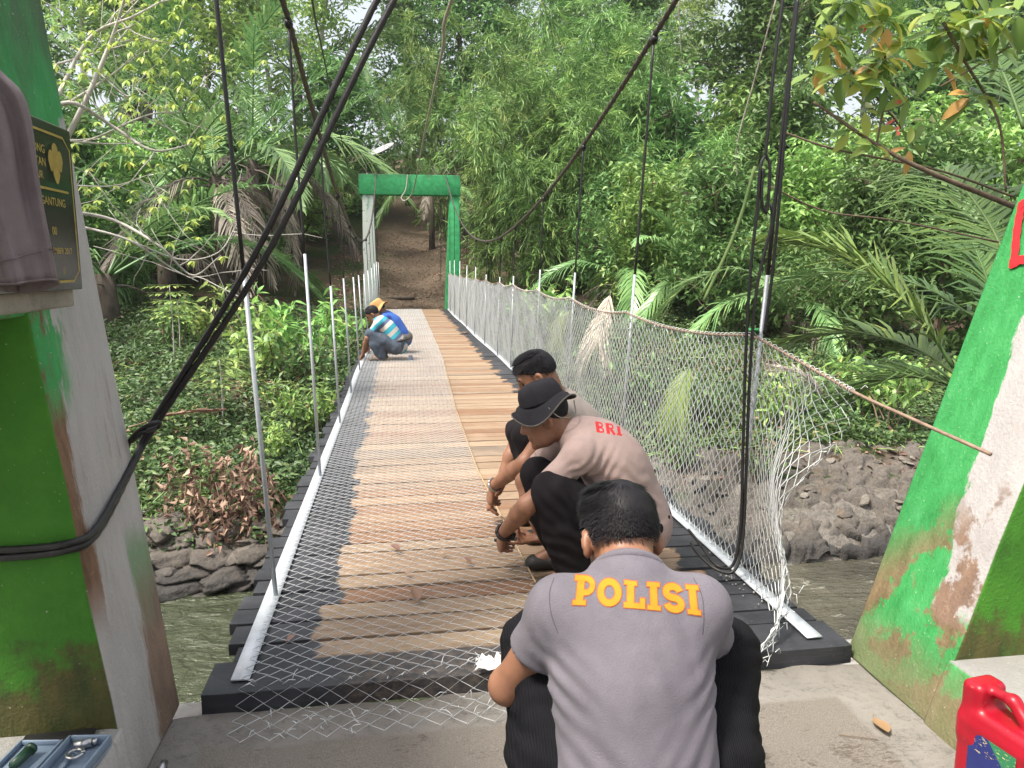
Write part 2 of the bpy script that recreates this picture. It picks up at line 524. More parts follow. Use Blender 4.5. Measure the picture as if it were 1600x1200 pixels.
# ------------------------------------------------------------------ near pylons
def m_pylon(name, left):
    t = NT(name); p = t.pos(); s = t.sep(p)
    nz = t.n('ShaderNodeNewGeometry').outputs['Normal']; ns = t.sep(nz)
    n1 = t.noise(p, 3.0, 11, 0.68); n2 = t.noise(p, 16, 7, 0.7, (1, 1, 0.35)); n3 = t.noise(p, 90, 3); nb = t.noise(p, 7, 10, 0.72, (1, 1, 0.22))
    green = t.ramp(n2, [(0.3, (0.024, 0.202, 0.047)), (0.5, (0.039, 0.275, 0.073)), (0.75, (0.069, 0.344, 0.112))])
    gr0 = t.ramp(t.noise(p, 6, 8, 0.75, (1, 1, 0.25)), [(0.28, (0.128, 0.115, 0.102)), (0.45, (0.230, 0.212, 0.200)), (0.6, (0.306, 0.289, 0.272)), (0.75, (0.425, 0.408, 0.391))])
    if left: gr0 = t.mix(0.42, gr0, (0.62, 0.60, 0.58))
    grey = t.mix(t.math('MULTIPLY', t.step(t.noise(p, 13, 6, 0.7, (1, 1, 0.12)), 0.56, 0.66), 0.5), gr0, (0.22, 0.155, 0.105))
    brown = t.ramp(n2, [(0.3, (0.10, 0.055, 0.03)), (0.7, (0.26, 0.155, 0.095))])
    dark = (0.035, 0.04, 0.03)
    if left:
        zz = t.math('MULTIPLY_ADD', n1, 0.5, s[2])
        yy = t.math('MULTIPLY_ADD', nb, 0.22, s[1])
        # grey plaster below shoulder height and further down towards the river edge
        gm = t.math('SUBTRACT', 1.0, t.step(t.math('SUBTRACT', zz, t.math('MULTIPLY', t.step(s[1], 2.25, 2.45), 0.32)), 1.72, 1.755))
        col = t.mix(gm, green, grey)
        low = t.math('MULTIPLY', t.math('SUBTRACT', 1.0, t.step(t.math('MULTIPLY_ADD', n1, 0.3, s[2]), 0.7, 0.85)), t.step(yy, 2.36, 2.40))
        band = t.mix(t.step(t.math('MULTIPLY_ADD', n1, 0.5, s[2]), 0.55, 0.8), brown, t.mix(n2, (0.10, 0.28, 0.10), (0.20, 0.24, 0.15)))
        col = t.mix(t.math('MULTIPLY', low, 0.85), col, band)
        edge = t.math('SUBTRACT', 1.0, t.step(t.math('MULTIPLY_ADD', t.noise(p, 20, 5, 0.7, (1, 1, 0.2)), 0.12, yy), 2.22, 2.25))
        col = t.mix(t.math('MULTIPLY', edge, t.step(s[2], 0.42, 0.62)), col, brown)
        gpatch = t.math('MULTIPLY', t.math('SUBTRACT', 1.0, t.step(yy, 2.22, 2.30)), t.step(t.math('MULTIPLY_ADD', n1, 0.35, s[2]), 1.20, 1.34))
        col = t.mix(t.math('MULTIPLY', gpatch, t.step(n2, 0.42, 0.52)), col, green)
        streak = t.math('MULTIPLY', t.step(t.math('MULTIPLY_ADD', nb, 1.2, s[2]), 2.35, 2.8), 0.75)
        col = t.mix(streak, col, (0.07, 0.075, 0.05))
    else:
        yy = t.math('MULTIPLY_ADD', nb, 0.24, s[1])
        gb = t.math('MULTIPLY', t.math('SUBTRACT', 1.0, t.step(t.math('MULTIPLY_ADD', s[2], -0.10, yy), 2.235, 2.25)), t.step(t.math('MULTIPLY_ADD', n1, 0.5, s[2]), 0.56, 0.60))
        col = t.mix(gb, green, t.mix(0.5, grey, (0.52, 0.50, 0.50)))
        st = t.math('MULTIPLY', t.step(n1, 0.49, 0.54), t.math('SUBTRACT', 1.0, t.step(t.math('MULTIPLY_ADD', s[1], 0.9, s[2]), 2.45, 2.75)))
        col = t.mix(t.math('MULTIPLY', st, 0.9), col, brown)
        base = t.math('SUBTRACT', 1.0, t.step(t.math('MULTIPLY_ADD', n1, 0.45, s[2]), 0.28, 0.46))
        col = t.mix(t.math('MULTIPLY', base, 0.8), col, t.mix(n2, (0.12, 0.17, 0.05), (0.25, 0.20, 0.14)))
    # shade of the path-side faces painted in as darker green, with a mossy hue
    shaded_coat = t.ramp(n1, [(0.25, (0.024, 0.095, 0.010)), (0.5, (0.045, 0.175, 0.014)), (0.75, (0.07, 0.24, 0.02))])
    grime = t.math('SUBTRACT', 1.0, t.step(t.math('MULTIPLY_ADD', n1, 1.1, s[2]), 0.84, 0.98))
    shaded_coat = t.mix(t.math('MULTIPLY', grime, 0.85), shaded_coat, t.ramp(n2, [(0.3, (0.025, 0.03, 0.012)), (0.7, (0.12, 0.075, 0.03))]))
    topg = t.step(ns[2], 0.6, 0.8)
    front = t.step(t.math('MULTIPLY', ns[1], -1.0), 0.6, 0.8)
    col = t.mix(front, col, shaded_coat)
    col = t.mix(topg, col, t.mix(n1, (0.20, 0.20, 0.19), (0.32, 0.315, 0.30)))
    specks = t.step(n3, 0.68, 0.72)
    col = t.mix(t.math('MULTIPLY', specks, 0.5), col, (0.5, 0.48, 0.42))
    scr = t.step(t.noise(p, 60, 6, 0.75, (1, 1, 0.15)), 0.62, 0.70)
    col = t.mix(t.math('MULTIPLY', scr, 0.35), col, (0.10, 0.09, 0.07))
    h = t.math('ADD', t.math('ADD', n2, n1), t.math('MULTIPLY', n3, 0.4))
    return t.done(t.pbr(col, 0.72, 0, t.bump(h, 0.5, 0.016), 0.35))


def xl(z): return -0.735 - 0.11 * z
def xr(z): return 1.61 + 0.317 * z


def prism(xf, sgn, y0, y1, z0, z1, thick0, thick1, nz=10, ny=6):
    """a battered block with its inner face on x = xf(z), gently uneven"""
    b = MB()
    zs = np.linspace(z0, z1, nz); ys = np.linspace(y0, y1, ny)
    Y, Z = np.meshgrid(ys, zs)
    Xi = xf(Z) + 0.004 * vnoise(Y, Z, 5)
    Xo = xf(Z) + sgn * (thick0 + (thick1 - thick0) * (Z - z0) / (z1 - z0))
    inn = np.stack([Xi, Y, Z], -1).reshape(-1, 3); out = np.stack([Xo, Y, Z], -1).reshape(-1, 3)
    i = np.arange(nz - 1)[:, None]; j = np.arange(ny - 1)[None, :]
    F = np.stack([i * ny + j, i * ny + j + 1, (i + 1) * ny + j + 1, (i + 1) * ny + j], -1).reshape(-1, 4)
    if sgn > 0: F = F[:, ::-1]
    N = nz * ny
    b.add(np.vstack([inn, out]), np.vstack([F, F[:, ::-1] + N]))
    allf = []
    for r in range(nz - 1):
        for c, fl in ((0, False), (ny - 1, True)):
            q = [r * ny + c, (r + 1) * ny + c, (r + 1) * ny + c + N, r * ny + c + N]
            allf.append(q[::-1] if fl else q)
    for c in range(ny - 1):
        for r, fl in ((0, True), (nz - 1, False)):
            q = [r * ny + c, r * ny + c + 1, r * ny + c + 1 + N, r * ny + c + N]
            allf.append(q[::-1] if fl else q)
    F2 = np.array(allf)
    if sgn > 0: F2 = F2[:, ::-1]
    b.Q.append(F2)
    return b


for left in (True, False):
    xf, sg = (xl, -1) if left else (xr, 1)
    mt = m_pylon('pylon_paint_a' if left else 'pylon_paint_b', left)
    root = empty('bridge_pylon', (xf(0), 2.2, 0))
    inv = -np.array([xf(0), 2.2, 0])

    def put(bb, name, m, w=0.012):
        for q in range(len(bb.V)): bb.V[q] = bb.V[q] + inv
        return bevel(bb.build(name, m, root), w, 2)
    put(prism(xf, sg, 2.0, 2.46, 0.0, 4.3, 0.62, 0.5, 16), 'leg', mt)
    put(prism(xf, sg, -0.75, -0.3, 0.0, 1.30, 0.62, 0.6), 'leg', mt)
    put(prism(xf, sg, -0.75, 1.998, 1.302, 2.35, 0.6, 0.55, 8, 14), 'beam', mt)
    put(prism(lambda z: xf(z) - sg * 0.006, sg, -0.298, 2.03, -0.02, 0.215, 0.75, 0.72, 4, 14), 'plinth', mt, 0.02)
    tag(root, 'weathered green and grey concrete pylon leg with the black plaque, beside the cloth' if left
        else 'bright green concrete pylon leg behind the red jerrycan, with a red painted letter', 'pylon')
    if left: PYL = root
    else: PYR = root

M['paint_red'] = m_plain('red_paint', (0.55, 0.015, 0.02), 0.5, 0, 0.15, 12)
M['iron_white'] = m_plain('pale_galvanised', (0.50, 0.535, 0.57), 0.45, 0.25, 0.12, 14)
M['galv'] = m_plain('galvanised_wire', (0.66, 0.68, 0.69), 0.4, 0.3, 0.1, 30, bump=0)
M['cable_black'] = m_plain('black_cable', (0.018, 0.017, 0.017), 0.45, 0.2, 0.3, 60, mul=(1, 1, 1))
M['rust'] = m_plain('rusty_rod', (0.27, 0.19, 0.14), 0.75, 0.2, 0.3, 40)
M['rope_pale'] = m_plain('pale_rope', (0.36, 0.34, 0.29), 0.85, 0, 0.25, 60)
M['black'] = m_plain('black_paint', (0.012, 0.012, 0.013), 0.5, 0, 0.3, 20)

# red brushed letter on the inner face of the right pylon (stem, foot and head strokes of one letter)
b = MB()


def brush(pts, w, lift):
    """flat brush stroke on the battered face, pts in (Y, z)"""
    P = smooth_curve([(y, z, 0) for y, z in pts], 14)[:, :2]
    T = nrm(np.gradient(P, axis=0)); Nn = np.stack([-T[:, 1], T[:, 0]], -1)
    jit = 1 + 0.10 * np.sin(np.arange(14) * 2.3)
    L = P + Nn * w / 2 * jit[:, None]; R_ = P - Nn * w / 2 * jit[::-1, None]
    V = [(xr(q[1]) - lift, q[0], q[1]) for q in L] + [(xr(q[1]) - lift, q[0], q[1]) for q in R_]
    k = np.arange(13)
    b.add(np.array(V) - np.array([xr(0), 2.2, 0]), np.stack([k, k + 1, k + 15, k + 14], -1))


def on_right(px, py):
    d = ray(px, py)
    # x = 1.61 + 0.317 z
    tt = (1.61 + 0.317 * CAM[2]) / (d[0] - 0.317 * d[2])
    q = CAM + d * tt
    return q[1], q[2]


brush([on_right(1587, 418), on_right(1592, 360), on_right(1600, 315)], 0.032, 0.0075)
brush([on_right(1580, 412), on_right(1592, 407), on_right(1606, 405)], 0.03, 0.0085)
brush([on_right(1596, 322), on_right(1604, 316), on_right(1612, 313)], 0.03, 0.0095)
b.build('painted_letter', M['paint_red'], PYR)

# plaque on its mortar pad, on the left pylon
M['mortar'] = m_concrete('mortar', (0.36, 0.33, 0.28), False)
pad = MB(); pad.box((-0.99, 0.9, 1.31), (-0.876, 2.265, 1.79))
for q in range(len(pad.V)): pad.V[q] = pad.V[q] - np.array([xl(0), 2.2, 0])
bevel(pad.build('plaque_pad', M['mortar'], PYL), 0.012, 2)
pl = empty('memorial_plaque', (-0.862, 1.6, 1.36))
tag(pl, 'black granite plaque with gold lettering on the left pylon behind the hanging shirt', 'plaque')
M['granite'] = m_plain('black_granite', (0.014, 0.015, 0.014), 0.22, 0, 0.5, 120, 0.5, 0)
M['gold'] = m_plain('gold_lettering', (0.44, 0.31, 0.08), 0.45, 0.3, 0.2, 30, 0.5, 0)
b = MB(); b.box((-0.0115, -0.68, 0.0), (0.011, 0.655, 0.415))
bevel(b.build('slab', M['granite'], pl), 0.003, 1)
PX = 0.0125


def bar(bb, y0, z0, y1, z1):
    bb.add([(PX, y0, z0), (PX, y1, z0), (PX, y1, z1), (PX, y0, z1)], [(0, 1, 2, 3)])


b = MB()
bar(b, -0.65, 0.385, 0.60, 0.391); bar(b, -0.65, 0.02, 0.60, 0.026); bar(b, 0.634, 0.05, 0.640, 0.36)
b.add([(PX, 0.60, 0.385), (PX, 0.634, 0.36), (PX, 0.640, 0.36), (PX, 0.60, 0.391)], [(0, 1, 2, 3)])
b.add([(PX, 0.60, 0.02), (PX, 0.640, 0.05), (PX, 0.634, 0.05), (PX, 0.60, 0.026)], [(0, 1, 2, 3)])
bar(b, -0.6, 0.248, 0.61, 0.254)
b.build('gold_border', M['gold'], pl)
# emblem: a bud of overlapping petals
b = MB()
for (cy, cz, w, h, dx) in [(0.545, 0.315, 0.024, 0.05, 0), (0.520, 0.322, 0.016, 0.03, 0.0004), (0.572, 0.325, 0.016, 0.03, 0.0004), (0.545, 0.348, 0.018, 0.022, 0.0008), (0.545, 0.29, 0.02, 0.026, 0.0012)]:
    a = np.linspace(0, 2 * math.pi, 12, endpoint=False)
    V = [(PX + dx, cy, cz)] + [(PX + dx, cy + w * math.cos(q) * (0.75 if math.sin(q) < 0 else 1), cz + h * math.sin(q) * 0.9) for q in a]
    b.add(V, [(0, 1 + q, 1 + (q + 1) % 12) for q in range(12)])
b.build('emblem', M['gold'], pl)


def text_mesh(body, size):
    cu = bpy.data.curves.new('txt', 'FONT'); cu.body = body; cu.size = size; cu.align_x = 'RIGHT'; cu.offset = size * 0.012
    o = bpy.data.objects.new('txt', cu); COL.objects.link(o)
    dg = bpy.context.evaluated_depsgraph_get()
    me = bpy.data.meshes.new_from_object(o.evaluated_get(dg))
    bpy.data.objects.remove(o)
    return me


for body, y, z, size in [('G-BONG', 0.49, 0.335, 0.028), ('LATAN', 0.49, 0.304, 0.028), ('TUR', 0.47, 0.273, 0.026), ('GANTUNG', 0.585, 0.212, 0.028),
                         ('00', 0.52, 0.140, 0.028), ('EMBER 2017', 0.60, 0.093, 0.022), ('0', 0.55, 0.042, 0.024)]:
    me = text_mesh(body, size)
    me.materials.clear(); me.materials.append(M['gold'])
    o = obj('lettering', me, pl)
    o.matrix_local = Matrix(((0, 0, 1, PX), (1, 0, 0, y), (0, 1, 0, z), (0, 0, 0, 1)))

# ------------------------------------------------------------------ far portal
t = NT('far_portal_green'); p = t.pos(); s = t.sep(p)
n1 = t.noise(p, 2.2, 6, 0.65, (1, 1, 0.3)); n2 = t.noise(p, 9, 5)
col = t.ramp(n2, [(0.3, (0.025, 0.23, 0.075)), (0.7, (0.05, 0.36, 0.14))])
col = t.mix(t.math('MULTIPLY', t.step(t.math('MULTIPLY_ADD', n1, 1.1, s[2]), 4.62, 4.95), 0.8), col, (0.04, 0.06, 0.035))
M['far_green'] = t.done(t.pbr(col, 0.7, 0, None, 0.3))
t = NT('far_column_faded'); p = t.pos()
n1 = t.noise(p, 3, 6, 0.65, (1, 1, 0.3)); n2 = t.noise(p, 12, 5, 0.7)
col = t.mix(t.step(n1, 0.32, 0.5), (0.16, 0.36, 0.22), (0.50, 0.55, 0.51))
col = t.mix(t.step(n2, 0.58, 0.68), col, (0.10, 0.14, 0.10))
M['far_faded'] = t.done(t.pbr(col, 0.8, 0, None, 0.3))
FY = 24.4
por = empty('bridge_portal', (0.45, FY, 0.1))
tag(por, 'green concrete portal tower with a crossbeam at the far end of the bridge', 'portal')


def pbox(name, m, lo, hi, lo2=None, hi2=None, parent=None, w=0.02):
    bb = MB(); o0 = np.array([0.45, FY, 0.1])
    lo2 = lo2 or lo; hi2 = hi2 or hi
    V = [(lo[0], lo[1], lo[2]), (hi[0], lo[1], lo[2]), (hi[0], hi[1], lo[2]), (lo[0], hi[1], lo[2]),
         (lo2[0], lo2[1], hi[2]), (hi2[0], lo2[1], hi[2]), (hi2[0], hi2[1], hi[2]), (lo2[0], hi2[1], hi[2])]
    bb.hexa(np.array(V) - o0)
    return bevel(bb.build(name, m, parent or por), w, 2)


pbox('column', M['far_faded'], (-1.10, FY - 0.1, -0.4), (-0.64, FY + 0.45, 3.62), (-1.03, FY, 0), (-0.70, FY + 0.35, 0))
pbox('column', M['far_green'], (1.42, FY - 0.1, -0.4), (1.94, FY + 0.45, 3.62), (1.62, FY, 0), (1.93, FY + 0.35, 0))
pbox('crossbeam', M['far_green'], (-1.13, FY - 0.06, 3.6), (1.96, FY + 0.40, 4.21))

# ------------------------------------------------------------------ the deck
DY0, DY1, DZ = 2.40, 23.9, 0.065


def deck_rise(y): return 0.06 * np.clip((np.asarray(y, float) - 12) / 12, 0, 1) ** 1.5


def m_plank():
    t = NT('plank_wood'); p = t.pos(); s = t.sep(p); r = t.orand()
    cw = t.n('ShaderNodeCombineXYZ'); t.l(s[0], cw.inputs[0]); t.l(t.math('MULTIPLY_ADD', r, 37.0, s[1]), cw.inputs[1]); t.l(s[2], cw.inputs[2])
    v = cw.outputs[0]
    g = t.noise(v, 7, 6, 0.65, (0.35, 7, 7), 0.8); g2 = t.noise(v, 28, 4, 0.6, (0.3, 8, 8)); bl = t.noise(v, 2.6, 4, 0.6)
    base = t.ramp(r, [(0, (0.220, 0.125, 0.072)), (0.15, (0.265, 0.170, 0.106)), (0.35, (0.318, 0.230, 0.151)), (0.5, (0.249, 0.170, 0.110)), (0.7, (0.340, 0.261, 0.177)), (0.85, (0.280, 0.204, 0.136)), (0.95, (0.211, 0.167, 0.125)), (1, (0.129, 0.112, 0.097))])
    base = t.mix(t.math('MULTIPLY', t.step(bl, 0.5, 0.72), 0.55), base, (0.36, 0.265, 0.19))
    col = t.mix(t.step(g, 0.45, 0.72), base, t.mix(0.55, base, (0.10, 0.055, 0.03)))
    col = t.mix(t.math('MULTIPLY', t.step(g2, 0.55, 0.8), 0.4), col, (0.43, 0.33, 0.24))
    stain = t.step(t.noise(p, 1.3, 8, 0.7), 0.50, 0.64)
    col = t.mix(t.math('MULTIPLY', stain, 0.5), col, (0.20, 0.15, 0.115))
    dirt = t.math('MULTIPLY', t.step(t.noise(p, 18, 8, 0.75), 0.54, 0.68), 0.5)
    col = t.mix(dirt, col, (0.15, 0.11, 0.08))
    # bitumen paint on both ends, brushed unevenly plank by plank
    wob = t.math('MULTIPLY_ADD', t.math('SUBTRACT', r, 0.5), 0.08, t.math('MULTIPLY', t.math('SUBTRACT', t.noise(p, 9, 4, 0.6), 0.5), 0.13))
    lft = t.math('SUBTRACT', 1.0, t.step(t.math('ADD', s[0], wob), -0.315, -0.295))
    rgt = t.step(t.math('ADD', s[0], t.math('MULTIPLY', wob, 1.6)), 1.235, 1.26)
    frn = t.math('SUBTRACT', 1.0, t.step(t.math('MULTIPLY_ADD', t.noise(p, 5, 4), 0.05, s[1]), 2.605, 2.625))
    under = t.math('SUBTRACT', 1.0, t.step(s[2], 0.044, 0.050))
    pm = t.math('MAXIMUM', t.math('MAXIMUM', lft, rgt), frn)
    pn = t.noise(p, 30, 4, 0.7)
    paint = t.ramp(t.noise(p, 3.5, 5, 0.6), [(0.35, (0.020, 0.021, 0.025)), (0.6, (0.045, 0.047, 0.054)), (0.8, (0.085, 0.086, 0.095))])
    thin = t.math('MULTIPLY', frn, t.math('MULTIPLY', t.step(s[0], -0.3, -0.1), t.math('SUBTRACT', 1.0, t.step(s[0], 0.55, 0.8))))
    paint = t.mix(t.math('MULTIPLY', thin, t.step(pn, 0.3, 0.75)), paint, (0.13, 0.105, 0.085))
    chips = t.step(t.noise(p, 55, 3, 0.7), 0.66, 0.70)
    paint = t.mix(t.math('MULTIPLY', chips, 0.35), paint, (0.22, 0.20, 0.18))
    pm = t.math('MAXIMUM', pm, t.math('MULTIPLY', under, 0.85))
    col = t.mix(pm, col, paint)
    rough = t.math('MULTIPLY_ADD', pm, -0.28, 0.82)
    return t.done(t.pbr(col, rough, 0, t.bump(t.math('ADD', g, t.math('MULTIPLY', g2, 0.4)), 0.35, 0.006), 0.35))


M['plank'] = m_plank()
bridge = empty('suspension_bridge', (0.47, DY0, 0))
tag(bridge, 'timber plank deck of the suspension bridge with black painted ends', 'bridge')
rng = random.Random(5)
bm = bmesh.new()
bmesh.ops.create_cube(bm, size=1.0)
bmesh.ops.bevel(bm, geom=[e for e in bm.edges], offset=0.018, segments=1, affect='EDGES')
plank_me = bpy.data.meshes.new('plank'); bm.to_mesh(plank_me); bm.free(); plank_me.materials.append(M['plank'])
front_me = plank_me.copy()
y = DY0; k = 0
while y < DY1:
    w = 0.205 if k == 0 else rng.choice([0.105, 0.125, 0.135, 0.145, 0.155, 0.165])
    gap = 0.007 + (rng.random() ** 2) * 0.013
    x0 = -0.645 + rng.uniform(-0.03, 0.03); x1 = 1.60 + rng.uniform(-0.03, 0.03)
    if k == 0: x0, x1 = -0.655, 1.60
    if k == 1: x0 = -0.60
    th = 0.045 if k else 0.07
    dz = rng.uniform(-0.005, 0.002) if k else 0
    o = obj('plank', plank_me, bridge, ((x0 + x1) / 2 - 0.47, y + w / 2 - DY0, DZ - th / 2 + float(deck_rise(y)) + dz), (rng.uniform(-0.006, 0.006), rng.uniform(-0.002, 0.002), rng.uniform(-0.0035, 0.0035)), (x1 - x0, w, th))
    y += w + gap; k += 1

M['steel_dark'] = m_plain('dark_steel', (0.05, 0.045, 0.04), 0.7, 0.3)
for x in (-0.5, 0.47, 1.44):
    b = MB(); b.box((x - 0.035 - 0.47, 0.05, -0.10), (x + 0.035 - 0.47, DY1 - DY0, 0.012))
    b.build('stringer', M['steel_dark'], bridge)
HY = [3.12, 4.97, 6.7, 8.35, 10.2, 11.6, 13.4, 15.2, 17.1, 19.0, 20.8, 22.5]
for hy in HY:
    b = MB(); b.box((-0.62 - 0.47, hy - 0.04 - DY0, -0.19), (1.56 - 0.47, hy + 0.04 - DY0, -0.104))
    b.build('crossbeam', M['steel_dark'], bridge)
# pale angle-iron rails along both edges, with a vertical flange
ys = np.linspace(2.46, DY1 - 0.1, 60)
for side, (xa, xb) in enumerate(((-0.575, -0.515), (1.455, 1.515))):
    b = MB()
    wob = 0.012 * np.sin(ys * 1.1 + side) * np.clip((ys - 5) / 6, 0, 1)
    z = DZ + 0.006 + deck_rise(ys)
    V = []
    for q in range(len(ys)):
        xx0, xx1 = xa + wob[q] - 0.47, xb + wob[q] - 0.47
        V += [(xx0, ys[q] - DY0, z[q]), (xx1, ys[q] - DY0, z[q]), (xx1, ys[q] - DY0, z[q] + 0.006), (xx0, ys[q] - DY0, z[q] + 0.006)]
    F = []
    for q in range(len(ys) - 1):
        for e in range(4):
            F.append((q * 4 + e, q * 4 + (e + 1) % 4, (q + 1) * 4 + (e + 1) % 4, (q + 1) * 4 + e))
    F += [(0, 3, 2, 1), tuple(4 * (len(ys) - 1) + e for e in range(4))]
    b.add(V, F)
    b.build('edge_rail', M['iron_white'], bridge)

# ------------------------------------------------------------------ cables and suspenders
def rope(bb, pts, r, lobes=3, pitch=0.12, n=12, step=0.012, depth=0.16):
    pts = np.asarray(pts, float)
    L = np.concatenate([[0], np.cumsum(np.linalg.norm(np.diff(pts, axis=0), axis=1))])
    m = max(4, int(L[-1] / step))
    s = np.linspace(0, L[-1], m)
    P = np.stack([np.interp(s, L, pts[:, k]) for k in range(3)], -1)
    T = nrm(np.gradient(P, axis=0))
    ref = np.array([1.0, 0.02, 0.01]) if abs(T[:, 0]).mean() < 0.8 else np.array([0, 0, 1.0])
    U = nrm(np.cross(T, ref)); W = np.cross(T, U)
    a = np.linspace(0, 2 * math.pi, n, endpoint=False)
    rr = r * (1 + depth * np.cos(lobes * (a[None] + s[:, None] / pitch * 2 * math.pi / lobes)))
    V = P[:, None] + rr[..., None] * (np.cos(a)[None, :, None] * U[:, None] + np.sin(a)[None, :, None] * W[:, None])
    i = np.arange(m - 1)[:, None]; j = np.arange(n)[None]
    bb.add(V.reshape(-1, 3), np.stack([i * n + j, i * n + (j + 1) % n, (i + 1) * n + (j + 1) % n, (i + 1) * n + j], -1).reshape(-1, 4))


def cable_z(y): return 1.845 + 0.01736 * (np.asarray(y, float) - 12.66) ** 2
def cable_xr(y): return np.interp(y, [2.2, 5, 10, 24], [1.72, 1.64, 1.54, 1.50])
def cable_xl(y): return np.interp(y, [2.2, 5, 10, 24], [-0.72, -0.61, -0.60, -0.60])


M['wire_rope'] = m_plain('wire_rope', (0.075, 0.065, 0.057), 0.6, 0.35, 0.35, 40)
yy = np.linspace(2.25, 24.35, 90)
for cx, lab in ((cable_xl, 'thick twisted steel main cable sagging along the left side of the bridge'), (cable_xr, 'thick twisted steel main cable sagging along the right side of the bridge')):
    b = MB()
    rope(b, np.stack([cx(yy), yy, cable_z(yy)], -1), 0.0165, 3, 0.10, 12, 0.014)
    tag(b.build('main_cable', M['wire_rope'], None, True), lab, 'cable', 'main cables')
b = MB(); b.box((xl(4.0) - xl(0) - 0.1, -0.02, 3.85), (xr(4.0) - xl(0) + 0.1, 0.22, 4.25))
b.build('crossbeam', M['far_green'], PYL)

ORD = ['nearest', 'second', 'third', 'fourth', 'fifth', 'sixth', 'seventh', 'eighth', 'ninth', 'tenth', 'eleventh', 'twelfth']
M['rod_white'] = m_plain('pale_rod', (0.40, 0.43, 0.455), 0.4, 0.25, 0.12, 20)
LZ = [1.385, 1.50, 1.26, 1.30, 1.29, 1.30, 1.30, 1.35, 1.40, 1.45, 1.5, 1.5]
RZ = [1.385, 1.37, 1.37, 1.39, 1.30, 1.27, 1.29, 1.42, 1.45, 1.51, 1.55, 1.55]
hr = random.Random(9)
for side in (0, 1):
    for k, hy in enumerate(HY):
        cx = (cable_xl if side == 0 else cable_xr)(hy)
        bx = -0.53 if side == 0 else 1.475
        bz = DZ + 0.014 + float(deck_rise(hy))
        tz = float(cable_z(hy)); wz = (LZ if side == 0 else RZ)[k] + (0.05 if k > 8 else 0)
        wx = bx + (cx - bx) * (wz - bz) / (tz - bz)
        root = empty('suspender', (bx, hy, bz))
        b = MB(); b.tube([(0, 0, -0.02), (wx - bx, 0, wz - bz)], 0.0095, 8); b.build('rod', M['rod_white'], root, True)
        b = MB(); mid = np.array([(wx + cx) / 2 - bx + hr.uniform(-.01, .01), hr.uniform(-.01, .01), (wz + tz) / 2 - bz])
        b.tube(smooth_curve([(wx - bx, 0, wz - bz - 0.01), mid, (cx - bx, 0, tz - bz)], 10), 0.0085 if k < 3 else 0.007, 6); b.build('hanger_cable', M['cable_black'], root, True)
        b = MB(); b.tube([(cx - bx, -0.03, tz - bz - 0.012), (cx - bx, 0, tz - bz - 0.03), (cx - bx, 0.03, tz - bz - 0.01)], [0.02, 0.026, 0.02], 8); b.build('clamp', M['cable_black'], root, True)
        sd_ = 'left' if side == 0 else 'right'
        tag(root, '%s pale suspender rod from the near end on the %s deck edge' % ('first' if k == 0 else ORD[k], sd_), 'suspender', 'suspenders on the %s edge' % sd_)


def on_left(px, py, off=0.014):
    d = ray(px, py)
    tt = (-0.735 - 0.11 * CAM[2] + off) / (d[0] + 0.11 * d[2])
    return CAM + d * tt


for k, (dx, dy, lab) in enumerate([(0, 0, 'upper'), (27, 2, 'lower')]):
    top = at(592 + dx, -6, 2.43); low = at(243 + dx * 0.1, 652 + 8 * k, 2.50)
    hi = top + (top - low) * 0.85
    pts = [hi, top, at(405 + dx * 0.55, 385 + 8 * k, 2.46), low, on_left(212, 715 + 4 * k), on_left(170, 795 + 8 * k), on_left(142, 835 + 9 * k) + np.array([0.0, 0, 0]),
           at(112, 848 + 10 * k, 1.982), at(50, 857 + 11 * k, 1.982), at(-60, 862 + 13 * k, 1.982)]
    b = MB()
    rope(b, smooth_curve(pts, 120), 0.0098, 3, 0.06, 9, 0.012, 0.07)
    tag(b.build('brace_cable', M['cable_black'], None, True), 'dark stay cable slanting across to wrap the left pylon, %s of the two' % lab, 'cable', 'stay cables on the left pylon')
b = MB()
b.tube(smooth_curve([at(196, 708, 2.50), at(206, 684, 2.44), at(228, 666, 2.40), at(248, 660, 2.41), at(246, 668, 2.44), at(222, 676, 2.40), at(206, 690, 2.47)], 30), 0.007, 7)
tag(b.build('wire_tie', M['cable_black'], None, True), 'loop of black wire tying the stay cables to the left pylon edge', 'wire tie')

b = MB()
rope(b, smooth_curve([at(637, 273, 24.30), at(634, 296, 24.26), at(627, 309, 24.15), at(634, 313, 24.0), at(646, 296, 23.2), at(664, 205, 17), at(690, 85, 10), at(705, 2, 7.2), (0.95, 2.35, 3.95)], 200), 0.017, 3, 0.12, 8, 0.03)
tag(b.build('spare_rope', M['rope_pale'], None, True), 'pale thick rope looping off the far crossbeam and rising overhead', 'rope')
b = MB()
b.tube(smooth_curve([at(545, 264, 24.3), at(527, 190, 18), at(505, 85, 10), at(487, -4, 7), (-0.45, 2.4, 3.95)], 40), 0.010, 5)
tag(b.build('thin_stay', M['cable_black'], None, True), 'thin dark wire running from the far portal top overhead', 'wire')
